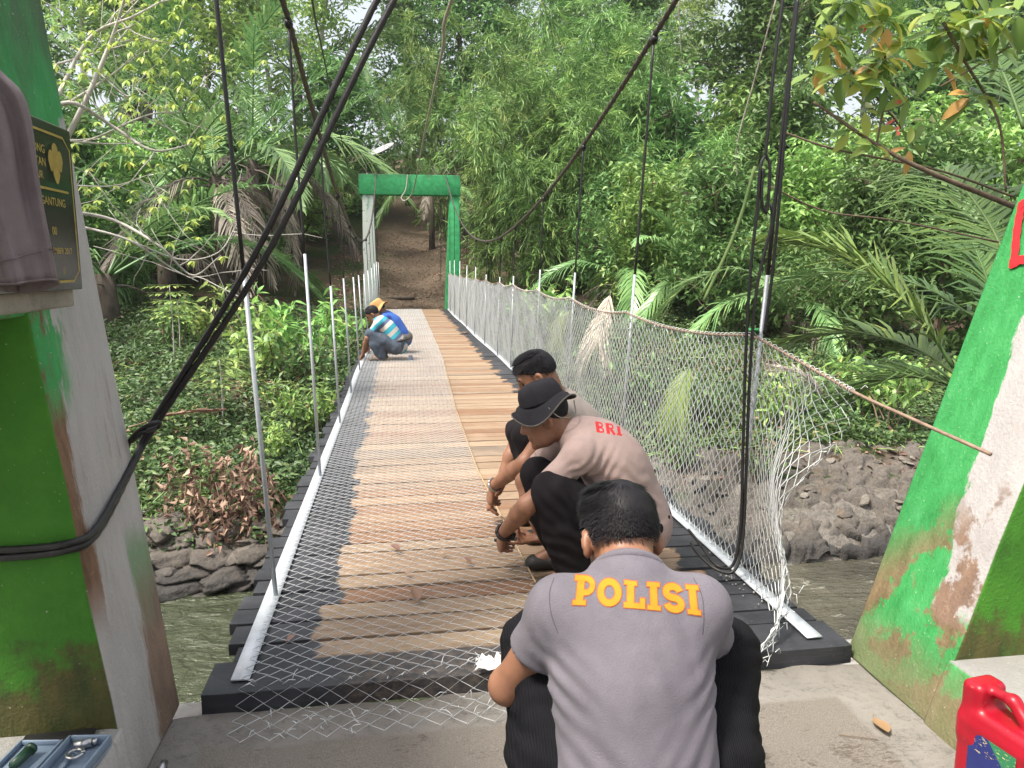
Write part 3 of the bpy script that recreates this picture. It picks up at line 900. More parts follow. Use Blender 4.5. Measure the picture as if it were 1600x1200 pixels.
# slack black cables by the nearest right-hand suspender
root = empty('slack_cable_bundle', tuple(at(1150, 880, 3.1)))
o0 = at(1150, 880, 3.1)
for pts in [
    [at(1224, -6, 3.05), at(1209, 110, 3.05), at(1196, 245, 3.05)],
    [at(1196, 243, 3.05), at(1188, 262, 3.04), at(1183, 330, 3.04), at(1173, 420, 3.04), at(1165, 560, 3.03), at(1161, 700, 3.02), at(1157, 830, 3.0), at(1144, 884, 3.0), at(1118, 882, 3.02), at(1095, 852, 3.2), at(1076, 828, 3.36)],
    [at(1196, 243, 3.06), at(1203, 262, 3.05), at(1198, 330, 3.05), at(1190, 312, 3.04), at(1192, 265, 3.04)],
    [at(1205, 318, 3.05), at(1206, 350, 3.05), at(1193, 400, 3.05), at(1180, 470, 3.04), at(1171, 600, 3.03), at(1165, 760, 3.01), at(1160, 850, 2.98), at(1146, 893, 2.96), at(1116, 888, 3.0), at(1088, 862, 3.12), at(1080, 848, 3.2)],
    [at(1247, -6, 3.1), at(1228, 190, 3.1), at(1210, 400, 3.1), at(1194, 522, 3.1)],
]:
    b = MB(); b.tube(smooth_curve(np.array(pts) - o0, 50), 0.0068, 7); b.build('cable', M['cable_black'], root, True)
tag(root, 'black cables hanging slack from above beside the nearest right suspender', 'cable')


# ------------------------------------------------------------------ chain-link netting
def chain(bb, fn, nw, nk, r, off=0.002, amp=0.5):
    """zigzag wires; fn(a, k) gives the surface point for wire coordinate a and step k (arrays)"""
    J, K = np.meshgrid(np.arange(nw), np.arange(nk), indexing='ij')
    par = np.where((J + K) % 2 == 0, 1.0, -1.0)
    P = fn(J + amp * par, K.astype(float))
    e1 = fn(J + amp * par + 0.2, K.astype(float)) - P
    e2 = fn(J + amp * par, K + 0.2) - P
    Nn = nrm(np.cross(e1, e2))
    P = P + Nn * (off * par)[..., None]
    T = nrm(np.gradient(P, axis=1))
    S = nrm(np.cross(T, Nn))
    V = []
    for ang in (0, 2.094, 4.189):
        V.append(P + r * (math.cos(ang) * Nn + math.sin(ang) * S))
    V = np.stack(V, 2)
    idx = (J * nk + K) * 3
    a = idx[:, :-1]; b2 = idx[:, 1:]
    F = []
    for e in range(3):
        f = (e + 1) % 3
        F.append(np.stack([a + e, a + f, b2 + f, b2 + e], -1).reshape(-1, 4))
    bb.add(V.reshape(-1, 3), np.concatenate(F))


EY = [2.0, 2.6, 3.05, 3.74, 4.87, 7.18, 9.2, 11.33, 16, 24]
EX = [0.60, 0.56, 0.54, 0.52, 0.48, 0.50, 0.555, 0.61, 0.64, 0.66]
_pathS = np.array([0, 0.13, 0.20, 0.26, 0.4, 30.0])
_pathY = np.array([2.20, 2.33, 2.385, 2.41, 2.55, 32.15])
_pathZ = np.array([0.012, 0.018, 0.05, 0.083, 0.079, 0.079])
netr = random.Random(3)


def floor_fn(pitch_w, nw, pitch_h):
    def fn(a, k):
        s = k * pitch_h
        Y = np.interp(s, _pathS, _pathY) + 0.006 * vnoise(a * 0.2, s, 2)
        Z = np.interp(s, _pathS, _pathZ) + deck_rise(Y)
        xe = np.interp(Y, EY, EX)
        u = a / (nw - 1)
        X = -0.525 + (xe + 0.525) * u + 0.006 * vnoise(s, a * 0.1, 1.5)
        Z = Z + 0.005 * np.maximum(0, vnoise(X, Y, 2.2)) + np.exp(-((s - 0.1) / 0.12) ** 2) * 0.008 * (1 + vnoise(X * 6, Y * 9, 2))
        return np.stack([X, Y, Z], -1)
    return fn


root = empty('wire_netting_sheet', (0, DY0, DZ))
tag(root, 'galvanised chain-link netting laid flat over the left half of the deck', 'wire netting')
b = MB(); nw = 27
chain(b, floor_fn(0.08, nw, 0.034), nw, 640, 0.0015, 0.002)
for q in range(len(b.V)): b.V[q] = b.V[q] - np.array([0, DY0, DZ])
b.build('netting', M['galv'], root, True)
b = MB()
ys = np.linspace(2.75, 11.2, 60)
b.tube(np.stack([np.interp(ys, EY, EX) + 0.012, ys - DY0, 0.022 + 0 * ys + 0.004 * np.sin(ys * 3)], -1), 0.0042, 6)
M['bamboo_rod'] = m_plain('split_rod', (0.38, 0.27, 0.15), 0.7, 0, 0.25, 20)
b.build('edge_rod', M['bamboo_rod'], root, True)
# loose cut ends of wire over the front plank
b = MB()
for q in range(60):
    x = netr.uniform(-0.5, 0.55); y = netr.uniform(2.2, 2.46)
    z = 0.02 if y < 2.38 else DZ + 0.02
    p0 = np.array([x, y, z]); d = nrm([netr.uniform(-1, 1), netr.uniform(-1, 1), netr.uniform(0, 0.5)]) * netr.uniform(0.02, 0.05)
    b.tube(np.array([p0, p0 + d * 0.5 + np.array([0, 0, 0.008]), p0 + d]) - np.array([0, DY0, DZ]), 0.0014, 4)
b.build('cut_wires', M['galv'], root)

_hy = np.array([2.42] + HY + [23.8])


def rod_z(y):
    y = np.asarray(y, float)
    base = np.interp(y, [1.85, 2.42, 3.12, 4.97, 6.7, 8.35, 10.2, 23], [0.905, 0.985, 1.13, 1.12, 1.15, 1.17, 1.19, 1.24])
    seg = np.clip(np.searchsorted(_hy, y) - 1, 0, len(_hy) - 2)
    f = (y - _hy[seg]) / (_hy[seg + 1] - _hy[seg])
    sag = np.where(y > 3.12, 0.045 * 4 * f * (1 - f), 0)
    return base - sag


def rod_x(y): return np.interp(y, [1.85, 2.42, 3.12, 5, 24], [1.615, 1.56, 1.505, 1.50, 1.50])


fen = empty('chain_link_fence', (1.49, 3.1, DZ))
fo = np.array([1.49, 3.1, DZ])
tag(fen, 'upright galvanised chain-link fence along the right edge with a crumpled loose near end', 'fence')
FS = 0.035
nw = int((23.75 - 3.12) / FS); nk = 33


def fence_fn(a, k):
    Y = 3.12 + a * FS + 0.004 * vnoise(a * 0.05, k * 0.2, 3)
    v = np.clip(k / (nk - 1), 0, 1)
    z0 = DZ + 0.02 + deck_rise(Y)
    Z = z0 + (rod_z(Y) - z0) * v
    X = 1.487 + (rod_x(Y) - 1.487) * v + 0.018 * np.sin(math.pi * v) * vnoise(Y, v * 2, 1.1) + 0.006 * vnoise(Y * 3, v * 5, 2)
    return np.stack([X, Y, Z], -1)


b = MB(); chain(b, fence_fn, nw, nk, 0.0028, 0.002)
for q in range(len(b.V)): b.V[q] = b.V[q] - fo
b.build('netting', M['galv'], fen, True)
# loose near end: pulled off the deck edge, gathered and crumpled
edge = np.array([at(1195, 1042, 2.33), at(1222, 1000, 2.40), at(1248, 930, 2.52), at(1240, 850, 2.60), at(1244, 775, 2.60), at(1292, 705, 2.55), at(1325, 655, 2.48), at(1356, 606, 2.43)])
E_ = smooth_curve(edge, 200)
foot = np.array([(1.487, 3.12, DZ + 0.02), (1.45, 2.85, DZ + 0.02), (1.36, 2.55, DZ + 0.02), (1.22, 2.36, DZ + 0.01), tuple(E_[0])])
F_ = smooth_curve(foot, 200)
NWN, NKN = 25, 34


def near_fn(a, k):
    u = np.clip(1 - np.clip(a / (NWN - 1), -0.02, 1) , 0, 1.02)       # 1 at the post, 0 at the free edge
    u = u ** 0.85
    v = np.clip(k / (NKN - 1), 0, 1)
    post = np.stack([1.487 + 0.018 * v, 3.12 + 0 * v, DZ + 0.02 + v * (1.13 - DZ - 0.02)], -1)
    ed = np.stack([np.interp(v, np.linspace(0, 1, 200), E_[:, c]) for c in range(3)], -1)
    bt = np.stack([np.interp(1 - u, np.linspace(0, 1, 200), F_[:, c]) for c in range(3)], -1)
    ty = 2.43 + (3.12 - 2.43) * u
    tp = np.stack([rod_x(ty), ty, rod_z(ty)], -1)
    P = post * u[..., None] + ed * (1 - u[..., None]) + bt * (1 - v[..., None]) + tp * v[..., None]
    c00 = F_[-1]; c01 = E_[-1]; c10 = F_[0]; c11 = np.array([1.505, 3.12, 1.13])
    P = P - ((c10 * u[..., None] + c00 * (1 - u[..., None])) * (1 - v[..., None]) + (c11 * u[..., None] + c01 * (1 - u[..., None])) * v[..., None])
    cr = (1 - u) ** 1.3
    P = P + np.stack([0.025 * cr * np.sin(9 * v + 3 * u) + 0.010 * cr * vnoise(u * 7, v * 6, 2), 0.050 * cr * np.sin(6 * v + 9 * u) + 0.010 * cr * vnoise(v * 9, u * 8, 2, 3), 0.006 * cr * vnoise(u * 9, v * 9, 2, 1)], -1)
    return P


b = MB(); chain(b, near_fn, NWN, NKN, 0.0023, 0.0025)
for q in range(len(b.V)): b.V[q] = b.V[q] - fo
b.build('loose_netting', M['galv'], fen, True)
b = MB()
for q in range(12):
    p0 = E_[netr.randrange(200)]
    d = np.array([netr.uniform(-1, 1), netr.uniform(-1, 1), netr.uniform(-1, 1)]) * 0.04
    b.tube([p0, p0 + d * 0.5 + 0.01, p0 + d], 0.0013, 4)
for q in range(len(b.V)): b.V[q] = b.V[q] - fo
o = b.build('cut_wires', M['galv'], fen, True); o['kind'] = 'stuff'
b = MB(); ys = np.linspace(1.86, 23.8, 220)
b.tube(np.stack([rod_x(ys), ys, rod_z(ys)], -1) - fo, 0.0058, 6)
b.build('top_rod', M['rust'], fen, True)
# wire lashings where the netting folds over the rod
b = MB()
for q in range(150):
    y = 2.45 + (q / 149.0) ** 1.3 * 9
    c = np.array([float(rod_x(y)), y, float(rod_z(y))]) - fo
    a = np.linspace(0, 5.5, 6)
    b.tube(c + np.stack([0.011 * np.cos(a), 0.008 * (a / 5.5 - 0.5), 0.013 * np.sin(a)], -1), 0.0018, 3, caps=False)
b.build('lashing', M['galv'], fen)
M['tape_green'] = m_plain('green_tape', (0.05, 0.35, 0.10), 0.5)
b = MB()
a = np.linspace(0, 6.3, 14)
c = np.array([1.507, 3.118, 1.15]) - fo
b.tube(c + np.stack([0.02 * np.cos(a), 0.02 * np.sin(a), 0.004 * a / 6], -1), 0.006, 5)
b.build('green_tie', M['tape_green'], fen, True)

# ------------------------------------------------------------------ vegetation
R_ = np.random.default_rng(11)


def rdir(rg, n, up=0.0):
    v = rg.normal(size=(n, 3)); v[:, 2] += up
    return nrm(v)


def leaves(bb, P, D, U, L, W, rnd, kind='diamond', fold=0.25, droop=0.15):
    n = len(P)
    if n == 0: return
    D = nrm(D); S = nrm(np.cross(D, U)); U = np.cross(S, D)
    L = np.broadcast_to(L, (n,))[:, None]; W = np.broadcast_to(W, (n,))[:, None]
    rnd = np.broadcast_to(rnd, (n,))
    if kind == 'diamond':
        V = np.stack([P, P + D * L * 0.42 + S * W / 2 + U * W * fold, P + D * L - U * L * droop, P + D * L * 0.42 - S * W / 2 + U * W * fold], 1)
        F = np.array([(0, 2, 1), (0, 3, 2)])
    elif kind == 'blade':
        V = np.stack([P + S * W * .2, P - S * W * .2, P + D * L * 0.5 - S * W / 2 - U * L * droop * .3, P + D * L * 0.5 + S * W / 2 - U * L * droop * .3, P + D * L - U * L * droop], 1)
        F = np.array([(0, 1, 2), (0, 2, 3), (3, 2, 4)])
    else:
        ts = [0.0, 0.22, 0.5, 0.8, 1.0]; ws = [0.04, 0.82, 1.0, 0.58, 0.02]
        c = []
        for t, w in zip(ts, ws):
            m = P + D * L * t - U * L * droop * t * t
            c += [m - S * W / 2 * w + U * W * fold * w, m, m + S * W / 2 * w + U * W * fold * w]
        V = np.stack(c, 1)
        F = []
        for i in range(4):
            for s in (0, 1):
                a = i * 3 + s
                F.append((a, a + 1, a + 4)); F.append((a, a + 4, a + 3))
        F = np.array(F)
    m = V.shape[1]
    idx = (np.arange(n) * m)[:, None, None] + F[None]
    bb.add(V.reshape(-1, 3), idx.reshape(-1, 3), np.repeat(rnd, m))


def limb(rg, p, d, length, r0, r1, bend=0.25, n=6, lift=0.0):
    pts = [np.array(p, float)]
    d = nrm(d)
    for i in range(n):
        d = nrm(d + rg.normal(size=3) * bend / n ** 0.5 + np.array([0, 0, lift / n]))
        pts.append(pts[-1] + d * length / n)
    return np.array(pts), np.linspace(r0, r1, n + 1)


def make_tree(seed, H, r, crown_r, crown_lo, nb, nleaf, L, W, droop=0.3, tall=0.0, spread=0.45, lift=0.25):
    """trunk + crown builders for a broadleaf tree"""
    rg = np.random.default_rng(seed)
    tr, cr = MB(), MB()
    tp, rr = limb(rg, (0, 0, -0.4), (rg.normal() * .04, rg.normal() * .04, 1), H, r, r * 0.25, 0.18, 10)
    tr.tube(tp, rr, 8)
    tips = []
    for k in range(nb):
        f = crown_lo + (1 - crown_lo) * (k + rg.random()) / nb
        i = min(int(f * 10), 9)
        p = tp[i] + (tp[i + 1] - tp[i]) * (f * 10 - i)
        ang = k * 2.4 + rg.random()
        ln = crown_r * (0.55 + 0.6 * rg.random()) * (1.1 - 0.55 * (f - crown_lo) / (1 - crown_lo + 1e-6))
        bp, br = limb(rg, p, (math.cos(ang), math.sin(ang), lift + 0.5 * rg.random()), ln, r * 0.34 * (1.2 - f), 0.012, 0.35, 6, 0.1)
        tr.tube(bp, br, 5, caps=False)
        tips.append(bp[-1]); tips.append(bp[-2])
        for q in range(4):
            j = rg.integers(2, 6)
            sp, sr = limb(rg, bp[j], rdir(rg, 1, 0.2)[0], ln * (0.25 + 0.3 * rg.random()), 0.02, 0.006, 0.4, 4)
            tr.tube(sp, sr, 4, caps=False)
            tips += [sp[-1], sp[-2]]
    tips = np.array(tips)
    c = tips[rg.integers(0, len(tips), nleaf)]
    sg = spread * np.array([1, 1, 0.6])
    P = c + rg.normal(size=(nleaf, 3)) * sg
    D = rdir(rg, nleaf); D[:, 2] = D[:, 2] * 0.5 - droop
    U = nrm(rg.normal(size=(nleaf, 3)) * 0.5 + np.array([0, 0, 1]))
    # shade of a leaf is its own: some clumps younger than others
    clump = rg.random(len(tips))
    ci = np.argmin(((P[:, None, :] - tips[None, :60, :]) ** 2).sum(-1), 1) if len(tips) < 60 else rg.integers(0, len(tips), nleaf)
    rnd = np.clip(0.25 + 0.5 * clump[ci % len(tips)] * 0.7 + 0.35 * rg.random(nleaf), 0, 1)
    leaves(cr, P, D, U, L * (0.7 + 0.6 * rg.random(nleaf)), W * (0.7 + 0.6 * rg.random(nleaf)), rnd)
    return tr, cr


def put_tree(name, meshes, pos, s, rz, label, cat='tree', group=None, names=('trunk', 'crown'), sz=None):
    root = empty(name, tuple(pos), rz)
    root.scale = (s, s, sz or s)
    for nm, me in zip(names, meshes):
        obj(nm, me, root)
    return tag(root, label, cat, group)


def tree_proto(seed, bark, leaf, **kw):
    tr, cr = make_tree(seed, **kw)
    return (tr.mesh('trunk', M[bark], True), cr.mesh('crown', M[leaf]))


T_tall = [tree_proto(1, 'bark_grey', 'leaf_tree', H=15, r=0.20, crown_r=3.4, crown_lo=0.40, nb=20, nleaf=7500, L=0.34, W=0.15),
          tree_proto(2, 'bark_pale', 'leaf_light', H=16, r=0.16, crown_r=3.2, crown_lo=0.42, nb=18, nleaf=5200, L=0.32, W=0.14),
          tree_proto(3, 'bark_dark', 'leaf_tree', H=13, r=0.24, crown_r=4.0, crown_lo=0.25, nb=24, nleaf=9500, L=0.33, W=0.14)]
T_bush = [tree_proto(4, 'bark_brown', 'leaf_shrub', H=4.0, r=0.06, crown_r=1.7, crown_lo=0.1, nb=20, nleaf=4600, L=0.22, W=0.085, spread=0.26),
          tree_proto(5, 'bark_brown', 'leaf_tree', H=5.0, r=0.07, crown_r=2.0, crown_lo=0.08, nb=24, nleaf=5600, L=0.24, W=0.085, spread=0.28),
          tree_proto(6, 'bark_brown', 'leaf_light', H=3.2, r=0.05, crown_r=1.3, crown_lo=0.1, nb=16, nleaf=3800, L=0.19, W=0.07, spread=0.22)]


def big_leaf_shrub(seed, H, spread, nst, per, L, W, leaf, droop=0.35):
    rg = np.random.default_rng(seed)
    st, fo_ = MB(), MB()
    for k in range(nst):
        a = rg.random() * 6.28
        pts, rr = limb(rg, (rg.normal() * .1, rg.normal() * .1, -0.1), (math.cos(a) * spread, math.sin(a) * spread, 1), H * (0.6 + 0.5 * rg.random()), 0.018, 0.005, 0.35, 7)
        st.tube(pts, rr, 5)
        for q in range(3):
            j = rg.integers(3, 7)
            sp, sr = limb(rg, pts[j], rdir(rg, 1, 0.4)[0], H * 0.25, 0.007, 0.003, 0.3, 4)
            st.tube(sp, sr, 4)
            pts2 = sp
            n = per // 2
            i = rg.integers(1, len(pts2), n)
            P = pts2[i] + rg.normal(size=(n, 3)) * 0.02
            D = rdir(rg, n, -0.2)
            leaves(fo_, P, D, nrm(rg.normal(size=(n, 3)) * .35 + [0, 0, 1]), L * (0.6 + 0.6 * rg.random(n)), W * (0.6 + 0.6 * rg.random(n)), np.clip(rg.normal(0.55, 0.22, n), 0, 1), 'oval', 0.12, droop)
        n = per
        i = rg.integers(3, len(pts), n)
        P = pts[i] + rg.normal(size=(n, 3)) * 0.03
        leaves(fo_, P, rdir(rg, n, -0.1), nrm(rg.normal(size=(n, 3)) * .35 + [0, 0, 1]), L * (0.6 + 0.6 * rg.random(n)), W * (0.6 + 0.6 * rg.random(n)), np.clip(rg.normal(0.55, 0.22, n), 0, 1), 'oval', 0.12, droop)
    return (st.mesh('stem', M['bark_brown'], True), fo_.mesh('foliage', M[leaf]))


S_big = [big_leaf_shrub(21, 1.9, 0.35, 7, 26, 0.22, 0.075, 'leaf_shrub'), big_leaf_shrub(22, 1.4, 0.5, 6, 20, 0.17, 0.06, 'leaf_light'), big_leaf_shrub(23, 1.1, 0.6, 6, 18, 0.13, 0.055, 'leaf_tree')]


def bamboo_clump(seed, n, H, spread, twigs, per):
    rg = np.random.default_rng(seed)
    cul, fol = [], MB()
    for k in range(n):
        a = rg.random() * 6.28; lean = spread * (0.3 + 0.8 * rg.random())
        h = H * (0.7 + 0.4 * rg.random())
        t = np.linspace(0, 1, 14)[:, None]
        d = np.array([math.cos(a), math.sin(a), 0])
        base = np.array([rg.normal() * .35, rg.normal() * .35, -0.3])
        pts = base + d * lean * h * (0.15 * t + 0.55 * t ** 2.6) + np.array([0, 0, 1]) * h * (t - 0.16 * t ** 4)
        b = MB(); b.tube(pts, np.linspace(0.035, 0.006, 14), 6)
        cul.append(b)
        f = 0.16 + 0.84 * np.sort(rg.random(twigs)) ** 0.85
        for g in f:
            i = min(int(g * 13), 12)
            p = pts[i] + (pts[i + 1] - pts[i]) * (g * 13 - i)
            dd = rdir(rg, 1, 0.25)[0]
            ln = (0.5 + 0.9 * rg.random()) * (0.9 + 0.4 * math.sin(3.1 * g))
            s = np.linspace(0, 1, 7)[:, None]
            tw = p + dd * ln * s + np.array([0, 0, -1]) * ln * 0.45 * s ** 2
            fol.tube(tw[::2], [0.006, 0.004, 0.003, 0.002], 3, 0.4, caps=False)
            m = per
            j = rg.random(m) ** 0.7 * 5.99
            ji = j.astype(int)
            P = tw[ji] + (tw[ji + 1] - tw[ji]) * (j - ji)[:, None] + rg.normal(size=(m, 3)) * 0.05
            D = nrm(dd + rg.normal(size=(m, 3)) * 0.55 + np.array([0, 0, -0.55]))
            leaves(fol, P, D, nrm(rg.normal(size=(m, 3)) * 0.6 + [0, 0, 1]), 0.36 * (0.6 + 0.7 * rg.random(m)), 0.042 * (0.7 + 0.5 * rg.random(m)), np.clip(rg.normal(0.12 + 0.7 * rg.random(), 0.16, m), 0, 1), 'diamond', 0.1, 0.18)
    return [c.mesh('culm', M['culm'], True) for c in cul], fol.mesh('foliage', M['leaf_bamboo'])


B_cl = [bamboo_clump(31, 9, 9.5, 0.7, 46, 22), bamboo_clump(32, 8, 8.0, 0.9, 44, 22)]


def put_bamboo(k, x, y, s, rz, label):
    root = empty('bamboo_clump', (x, y, float(ground_z(x, y))), rz); root.scale = (s, s, s)
    for me in B_cl[k][0]: obj('culm', me, root)
    obj('foliage', B_cl[k][1], root)
    tag(root, label, 'bamboo', 'bamboo clumps')


def frond(bb, rach, n=60, L=0.55, W=0.035, ang=0.9, droop=0.5, rg=None, rnd=0.5, flat=0.25, start=0.16, rr=0.012, gaps=0.0):
    """pinnate palm leaf along a rachis polyline"""
    rg = rg or np.random.default_rng(0)
    P = smooth_curve(rach, 26)
    Ls = np.concatenate([[0], np.cumsum(np.linalg.norm(np.diff(P, axis=0), axis=1))])
    bb.tube(P, np.linspace(rr, rr * 0.2, 26), 5, 0.35)
    s = np.linspace(start, 1.0, n) ** 0.95
    C = np.stack([np.interp(s * Ls[-1], Ls, P[:, k]) for k in range(3)], -1)
    T = nrm(np.gradient(P, axis=0)); T = nrm(np.stack([np.interp(s * Ls[-1], Ls, T[:, k]) for k in range(3)], -1))
    side = nrm(np.cross(T, np.array([0, 0, 1.0]) + 1e-3 * rg.normal(size=3)))
    upv = np.cross(side, T)
    prof = np.clip(np.sin(np.clip((s - start) / (1 - start), 0, 1) * 2.5 + 0.55), 0.15, 1)
    for sg in (-1, 1):
        keep = rg.random(n) > gaps
        c, t_, sd2, u = C[keep], T[keep], side[keep], upv[keep]
        m = len(c)
        a = ang * (1 - 0.45 * s[keep])[:, None] + rg.normal(size=(m, 1)) * 0.07
        d = nrm(t_ * np.cos(a) + sg * sd2 * np.sin(a) + u * (flat + rg.normal(size=(m, 1)) * 0.1))
        ln = L * prof[keep] * (0.85 + 0.3 * rg.random(m))
        N_ = nrm(np.cross(d, t_)); N_ = N_ * np.sign(N_[:, 2:3] + 1e-6)
        wv = nrm(np.cross(d, N_))
        q = []
        for f, w in ((0, 0.55), (0.33, 1.0), (0.68, 0.75), (1.0, 0.06)):
            m_ = c + d * (ln * f)[:, None] + np.array([0, 0, -1.0]) * (ln * droop * f ** 2)[:, None] * (1 + 0.3 * rg.normal(size=(m, 1)) * f)
            q += [m_ - wv * W * w / 2, m_ + wv * W * w / 2]
        V = np.stack(q, 1)
        F = np.array([(0, 1, 3, 2), (2, 3, 5, 4), (4, 5, 7, 6)])
        idx = (np.arange(m) * 8)[:, None, None] + F[None]
        bb.add(V.reshape(-1, 3), idx.reshape(-1, 4), np.repeat(np.clip(rnd + rg.normal(size=m) * 0.13, 0, 1), 8))


def arc_frond(seed, length, rise, fall, mat, **kw):
    rg = np.random.default_rng(seed)
    t = np.linspace(0, 1, 7)
    x = length * (t * (1 - 0.12 * t)); z = length * (rise * t - fall * t ** 2.2)
    y = 0.06 * length * np.sin(t * 2 + seed) * t
    b = MB(); frond(b, np.stack([x, y, z], -1), rg=rg, **kw)
    return b.mesh('frond', M[mat])


FR_up = [arc_frond(41 + k, 4.2, 1.25 - 0.2 * k, 0.55, 'leaf_frond', n=46, L=0.8, W=0.05, droop=0.35, rnd=0.45 + 0.1 * k, rr=0.03) for k in range(3)]
FR_mid = [arc_frond(51 + k, 4.0, 0.75 - 0.15 * k, 0.85, 'leaf_frond', n=46, L=0.8, W=0.05, droop=0.55, rnd=0.4 + 0.12 * k, rr=0.03) for k in range(3)]
FR_dead = [arc_frond(61 + k, 2.6, 0.45 - 0.15 * k, 0.95 + 0.1 * k, 'leaf_dead', n=46, L=0.55, W=0.032, droop=0.8, ang=0.9, rnd=0.35 + 0.17 * k, rr=0.022, gaps=0.3) for k in range(3)]
trk = MB(); trk.tube([(0, 0, -0.6), (0, 0, 0.4), (0.03, 0, 1.0)], [0.26, 0.2, 0.16], 9)
PT = trk.mesh('trunk', M['bark_dark'], True)
trk = MB(); trk.tube([(0, 0, -0.6), (0.05, 0, 1.6), (0.0, 0.05, 3.2)], [0.2, 0.15, 0.14], 9)
PT2 = trk.mesh('trunk', M['bark_dark'], True)


def put_palm(x, y, s, seed, label, dead=5, live=11, tall=False):
    rg = np.random.default_rng(seed)
    root = empty('palm_tree', (x, y, float(ground_z(x, y))), rg.random() * 6.28); root.scale = (s, s, s)
    obj('trunk', PT2 if tall else PT, root)
    h = 3.1 if tall else 0.9
    for k in range(live + dead):
        me = (FR_dead if k >= live else (FR_up if k % 2 else FR_mid))[rg.integers(0, 3)]
        sc = 0.75 + 0.4 * rg.random()
        obj('frond', me, root, (0, 0, h - (0.15 if k >= live else 0)), (rg.normal() * .12, rg.normal() * .12, k * 2.4 + rg.normal() * .25), (sc, sc, sc * (0.85 + 0.3 * rg.random())))
    tag(root, label, 'palm', 'palms on the far bank')


# ---- tall trees closing the view, front to back
tt = [  # px of trunk, Y, proto, scale, rotation, label
    (150, 40, 1, 1.0, 0.3, 'tall pale trunked tree behind the left pylon top'),
    (235, 36, 0, 0.95, 1.2, 'slender grey tree rising above the palms at upper left'),
    (320, 44, 1, 1.05, 2.2, 'pale slim tree between the first and second left suspenders'),
    (420, 33, 1, 0.9, 4.0, 'slim pale trunk seen between the two left main stays'),
    (480, 44, 1, 0.95, 0.9, 'leaning pale tree behind the crossing stay cables'),
    (655, 50, 2, 1.0, 3.3, 'dark full crowned tree behind the pale overhead rope'),
    (745, 46, 2, 1.05, 4.7, 'dark tree towering over the bamboo at the top centre'),
    (870, 56, 0, 1.0, 0.2, 'broad dark tree behind the bamboo'),
    (960, 44, 2, 1.0, 1.9, 'dark crowned tree behind the right main cable'),
    (1085, 62, 1, 0.9, 2.9, 'thin pale tree against the bright sky gap at upper right'),
    (1150, 30, 2, 1.0, 0.6, 'dark trunked tree hung with vines left of the slack cables'),
    (1255, 38, 0, 1.0, 4.4, 'grey trunked tree right of the slack cables'),
    (1330, 33, 1, 0.95, 5.6, 'pale tree behind the yellow leaved branch'),
    (1420, 42, 0, 1.1, 1.1, 'shady tree behind the orange spotted leaves'),
    (1510, 34, 2, 1.0, 2.4, 'dark tree over the right pylon'),
    (1610, 40, 0, 1.05, 3.9, 'leafy tree at the right border of the forest'),
    (60, 46, 2, 1.0, 2.0, 'dark tree hidden mostly by the left pylon'),
]
for px, Y, k, s, rz, lab in tt:
    x = float(at(px, 417, Y)[0])
    put_tree('forest_tree', T_tall[k], (x, Y, float(ground_z(x, Y))), s, rz, lab, 'tree', 'forest trees')
# the wood further back, which closes the gaps as one mass: its own separate far trees
for q, (px, Y) in enumerate([(40, 66), (230, 70), (440, 72), (800, 68), (960, 74), (1180, 66), (1390, 66), (1560, 66)]):
    x = float(at(px, 417, Y)[0])
    put_tree('forest_tree', T_tall[(0, 2)[q % 2]], (x, Y, float(ground_z(x, Y))), 1.0 + 0.1 * (q % 3), q * 1.7, 'tree of the furthest forest row, ' + ['hidden behind the left pylon', 'above the pale bare branches', 'above the two crossing stay cables', 'above the portal side of the bamboo', 'right of the main cable top', 'behind the slack black cables', 'behind the yellow leaved branch', 'at the right border'][q], 'tree', 'furthest forest trees')

# ---- bamboo to the right of the far portal
for k, (px, Y, s, rz, lab) in enumerate([
    (780, 27.5, 1.0, 0.4, 'bamboo clump just right of the far portal'),
    (850, 26.0, 1.0, 2.0, 'tall arching bamboo clump behind the low point of the right cable'),
    (925, 27.0, 1.05, 4.1, 'bamboo clump behind the third right suspender'),
    (700, 36, 1.15, 5.0, 'light green bamboo rising behind the portal crossbeam'),
    (800, 38, 1.3, 1.4, 'feathery bamboo crown high above the clumps by the portal'),
    (655, 46, 0.9, 2.8, 'pale bamboo tuft under the sky gap'),
    (1000, 33, 1.1, 3.5, 'bamboo clump behind the second right suspender'),
    (1090, 25, 0.8, 0.1, 'low bamboo thicket left of the slack cables'),
    (900, 35, 1.25, 5.7, 'bamboo clump crowning the right main cable'),
]):
    x = float(at(px, 417, Y)[0])
    put_bamboo(k % 2, x, Y, s, rz, lab)

